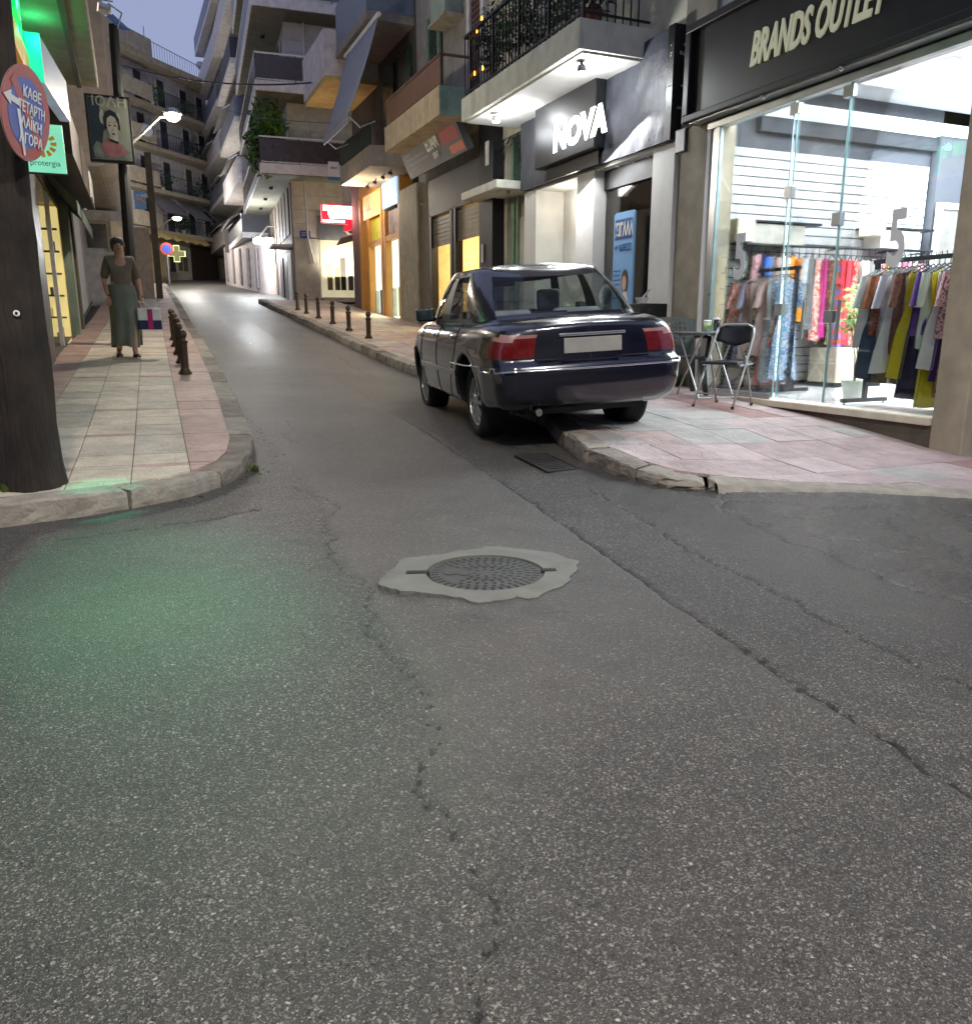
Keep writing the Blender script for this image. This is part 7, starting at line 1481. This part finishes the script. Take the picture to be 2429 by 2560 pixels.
MB(F2).tube([(.62, -.12, 10.4), (.62, -.12, 5.8)], .035, 7).tube([(.42, -.14, 5.8), (.45, -.14, 4.0), (.62, -.14, 3.2)], .035, 7).build('drain_pipe', WHITE_W, cb)
MB(F2).box(.85, 2.9, -.03, .02, 2.1, 3.95).build('shop_window', glow('window_warmwhite', s(206, 196, 160), .55), cb); MB(F2).box(2.1, 2.5, -.04, -.03, 2.2, 3.5).build('lit_panel', glow('window_blue', s(190, 226, 236), .9), cb)
for x, z1, c in ((1.05, 3.2, (120, 110, 70)), (1.3, 3.1, (96, 92, 60)), (1.5, 3.4, (50, 44, 36)), (1.75, 3.1, (90, 84, 80)), (1.95, 3.15, (70, 72, 84))): MB(F2).box(x, x+.17, -.07, -.035, 2.35, z1).build('shop_display', mat('display_%d' % c[0], s(*c), rough=.8, var=.3), cb)
MB(F2).box(.8, 2.95, -.10, .02, 3.95, 4.72).build('sign_band', mat('band_grey', s(112, 114, 112), rough=.5, var=.15), cb); text('lettering', 'Ch', .62, WHITE_P, (1.62, -.115, 4.12), FACE['-Y'], cb, ext=.003, shear=.35, bold=.006, xfp=F2)
MB(F2).box(.85, 2.9, -.35, .02, 1.95, 2.1).build('window_sill', MARBLE, cb); MB(F2).box(2.9, 3.0, -.05, .02, 1.9, 4.7).build('frame', ALUM, cb)
sp2 = thing('street_name_plate', 'small blue street name plate on the corner block', 'sign', F2 @ Vector((.4, -.1, 4.1))); a = F2.inverted() @ at(762, 586, Y=27.9); MB(F2).box(a.x-.17, a.x+.17, -.14, -.11, a.z-.11, a.z+.11).build('plate', SBL, sp2)
bq = MB(F2)
for k in range(2): bq.box(a.x-.10, a.x+.10-.05*k, -.145, -.14, a.z+.03-.07*k, a.z+.055-.07*k)
bq.build('worn_letters', PWHITE, sp2)
ws = thing('hanging_sign', 'white sign with a black scribble and teal foot hung on the corner balcony', 'sign', (6.5, 26.8, 6)); a, c = at(820, 404, Y=26.9), at(848, 452, Y=26.9); a, c = Vector((at(820, 404, Y=26.9).x, 26.9, at(820, 404, Y=26.9).z)), at(848, 452, Y=26.9); MB().box(a.x, c.x, 26.85, 26.95, c.z+.1, a.z).build('panel', WHITE_P, ws); MB().box(a.x, c.x, 26.85, 26.95, c.z, c.z+.1).build('teal_foot', mat('foot_teal', s(60, 130, 160), rough=.5), ws); text('lettering', 'eber', .13, BLACK_F, (a.x+.04, 26.845, (a.z+c.z)/2+.06), FACE['-Y'], ws, ext=.001, shear=.2); 
lr = thing('shop_sign', 'glowing red box sign with overexposed white lettering at the orange shop', 'sign', (5.6, 24.6, 4.8)); a, c = at(803, 509, Y=24.7), at(899, 562, Y=24.7)
MB().box(a.x, c.x, 24.7, 24.85, c.z, a.z).build('red_box', glow('red_glow', s(226, 20, 50), .9), lr, bevel=.02); WG = glow('white_blown', (1, .93, .86, 1), 4.5); w, h = c.x-a.x, a.z-c.z
for u0, u1, v0, v1 in ((.04, .95, .66, .93), (.17, .84, .44, .66), (.2, .8, .28, .44), (.02, .6, .06, .18)): MB().box(a.x+u0*w, a.x+u1*w, 24.69, 24.70, c.z+v0*h, c.z+v1*h).build('lit_lettering', WG, lr)
MB().slab([(c.x-.4*w, 24.68, c.z-.05), (c.x, 24.68, c.z+.14), (c.x, 24.68, c.z-.08), (c.x-.42*w, 24.68, c.z-.22)], (0, .1, 0)).build('lower_box', glow('red_glow', s(0, 0, 0), 1), lr)
MB().slab([(a.x+.45*w, 24.5, c.z-.42), (c.x, 24.5, c.z-.24), (c.x, 24.9, c.z-.4), (a.x+.4*w, 24.9, c.z-.6)], (0, 0, .03)).build('small_hood', mat('hood_pink', s(176, 150, 146), rough=.6), lr); MB().bar((c.x, 24.78, c.z+.1), (6.2, 24.4, c.z+.1), .03).bar((c.x, 24.78, a.z-.1), (6.2, 24.4, a.z-.1), .03).build('arm', STEEL, lr)
lamp('red_spill', 'POINT', (a.x+.5*w, 24.4, c.z+.2), 14, (1, .25, .2), .2)
lamp('corner_window_light', 'AREA', F2 @ Vector((1.8, -.25, 3.2)), 48, (1, .93, .8), 1.6, rot=(math.radians(115), 0, 0), sizey=.9)
for (px, py, r, lab) in ((668, 330, .85, 'large leafy plant hanging over the corner balcony'), (655, 372, .7, 'dark shrub at the end of the corner balcony'), (684, 322, .5, 'spiky palm-like plant on the corner balcony')):
    c = at(px, py, Y=27.6); plant('balcony_plant', lab, (c.x, c.y, c.z-.5), .14, r, .5, 320, .26, LEAF[0] if r > .6 else LEAF[1], (.7, .7, 1.2), group='plants on the corner balcony')
# generic blocks further up on the right
def block(nm_label, xf, L, depth, z0, z1, lv, over, wallm, panelm, aws, door=DOORD, ribs=True):
    t = thing('apartment_building', nm_label, 'building', xf @ Vector((0, 0, z0))); MB(xf).box(0, depth, 0, L, z0, z1).build('wall', wallm, t)
    for i, z in enumerate(lv):
        e0, e1 = (.4, L-.4) if i % 2 else (.1, L-.1)
        MB(xf).box(-over, 0, e0, e1, z, z+.22).build('balcony_slab', SLABC, t); MB(xf).box(-over, -over+.05, e0, e1, z+.22, z+1.0).box(-over+.05, 0, e0, e0+.05, z+.22, z+1.0).build('balustrade', panelm[i % len(panelm)], t)
        k = max(2, int(L/2.2))
        for j in range(k):
            y = .5+j*(L-1)/k; MB(xf).box(-.04, .01, y, y+.9, z+.25, z+1.85).build('window', door if (i+j) % 3 else SHAD, t)
    for a_, (i, y0, y1) in enumerate(aws):
        z = lv[i]+1.95; MB(xf).slab([(-.15, y0, z), (-.15, y1, z), (-over-.35, y1-.1, z-1.1), (-over-.35, y0-.1, z-1.1)], (0, 0, .03)).build('awning', AWNF, t); MB(xf).tube([(-over-.35, y0-.1, z-1.1), (-over, y0-.2, z-.9), (0, y0, z-.9)], .02, 5).build('awning_arm', STEEL, t)
    return t
PB = mat('panel_blue_grey', s(116, 122, 138), rough=.5); PW_ = mat('panel_offwhite', s(204, 200, 202), rough=.7); PDK = mat('panel_dark', s(72, 72, 80), rough=.5); PLIL = mat('block_lilac', s(196, 190, 194), rough=.9, stain=.3); PTAN = mat('block_tan', s(200, 192, 182), rough=.9, stain=.3)
lv = [4.9+.0, 7.2, 9.5, 11.8, 14.1, 16.4]
block('narrow grey-lilac apartment block behind the corner block, awnings down', Matrix.Translation((5.9, 37.3, 0)) @ Matrix.Rotation(math.radians(-1), 4, 'Z'), 8, 7, 2.5, 18.5, lv, 1.25, PLIL, [PDK, PW_, PB], [(0, 1, 6.5), (1, .5, 5), (2, 2, 7)])
block('tall pale apartment block with stacked balconies on the right skyline', Matrix.Translation((6.35, 45.5, 0)) @ Matrix.Rotation(math.radians(1), 4, 'Z'), 11, 8, 3, 20.5, [5.6, 7.9, 10.2, 12.5, 14.8, 17.1], 1.3, PTAN, [PW_, PB], [(0, 3, 8), (1, 1, 5), (2, 5, 9)])
block('farthest apartment block on the right at the bend', Matrix.Translation((5.7, 57.2, 0)) @ Matrix.Rotation(math.radians(0), 4, 'Z'), 16, 10, 4, 17, [7.5, 9.9, 12.3], 1.2, PLIL, [PB, PW_], [(0, 2, 9)])
pk = thing('building', 'distant pale pink building between the two rows', 'building', (6, 88, 6)); a = at(528, 345, Y=90); MB().box(a.x, a.x+7, 90, 98, 5, a.z).build('wall', mat('distant_pink', s(198, 164, 172), rough=.9), pk); MB().box(a.x-.1, a.x+7, 89.8, 90, a.z-3.2, a.z-3).build('string_course', PW_, pk)
for k in range(3): MB().box(a.x+.8+k*2, a.x+1.6+k*2, 89.9, 90, a.z-6, a.z-4).build('window', DOORD, pk)
ev = thing('building', 'low dark shop row closing the street under the cream block', 'building', (4, 56, 4)); MB().box(2.8, 12, 56.5, 60, 3.6, 8).build('wall', mat('row_dark', s(128, 114, 104), rough=.85, stain=.3), ev); MB().box(3.0, 5.5, 56.4, 56.5, 4.2, 6.2).build('shutter', SHAD, ev)
# overhead cables
for a, c, sag, r, lab in (((290, 158), (778, 207), .25, .022, 'thick black cable strung across the street between the buildings'), ((540, 268), (1000, 300), .2, .007, 'thin cable crossing below the thick one')):
    A, B = at(*a, Y=30 if r > .01 else 27), at(*c, Y=23 if r > .01 else 17.5); pts = [A.lerp(B, t)-Vector((0, 0, sag*4*t*(1-t))) for t in np.linspace(0, 1, 14)]; o = MB().tube(pts, r, 6).build('overhead_cable', BLACK_F, None); tag(o, lab, 'cable')
# ------------------------------------------------------------------ street lighting over the crossing (lamps above and behind the camera)
def street_lamp(base, head, e, col, label, spot=150):
    t = thing('street_lamp', label, 'lamp', base); MB().tube([base, (base[0], base[1], head[2]-.3), (base[0]*.7+head[0]*.3, base[1]*.7+head[1]*.3, head[2]+.05), head], [.08, .06, .04, .035], 10).build('post', STEEL, t); MB().box(head[0]-.16, head[0]+.16, head[1]-.3, head[1]+.3, head[2]-.03, head[2]+.06).build('head', STEEL, t, bevel=.02); MB().box(head[0]-.12, head[0]+.12, head[1]-.24, head[1]+.24, head[2]-.04, head[2]-.031).build('lens', glow('street_lens', (1, .93, .82, 1), 30), t)
    lamp('street_light', 'SPOT', (head[0], head[1], head[2]-.08), e, col, .22, to=(head[0], head[1], 0), spot=spot, blend=.35)
street_lamp((-2.6, -1.4, 0), (-.4, -.4, 6.4), 1350, (1, .90, .78), 'street lamp behind the camera at the crossing, left')
street_lamp((5.6, -3.6, 0), (3.4, -1.8, 6.6), 1150, (.96, .95, .92), 'street lamp behind the camera at the crossing, right')
for nm, x0, x1, y0, y1, z in (('rear_left', -22, -6, -16, -8, 9), ('rear_right', -4, 14, -17, -9, 10)):
    t = thing('building', 'plain grey building across the crossing, behind the camera '+('on the left' if nm == 'rear_left' else 'on the right'), 'building', ((x0+x1)/2, y1, 0)); MB().box(x0, x1, y0, y1, -.1, z).build('wall', GREYB, t)
    for i in range(4):
        for k in range(3): MB().box(x0+1.2+i*(x1-x0)/4.2, x0+2.4+i*(x1-x0)/4.2, y1, y1+.04, 1.0+k*3, 2.6+k*3).build('window', DOORD, t)
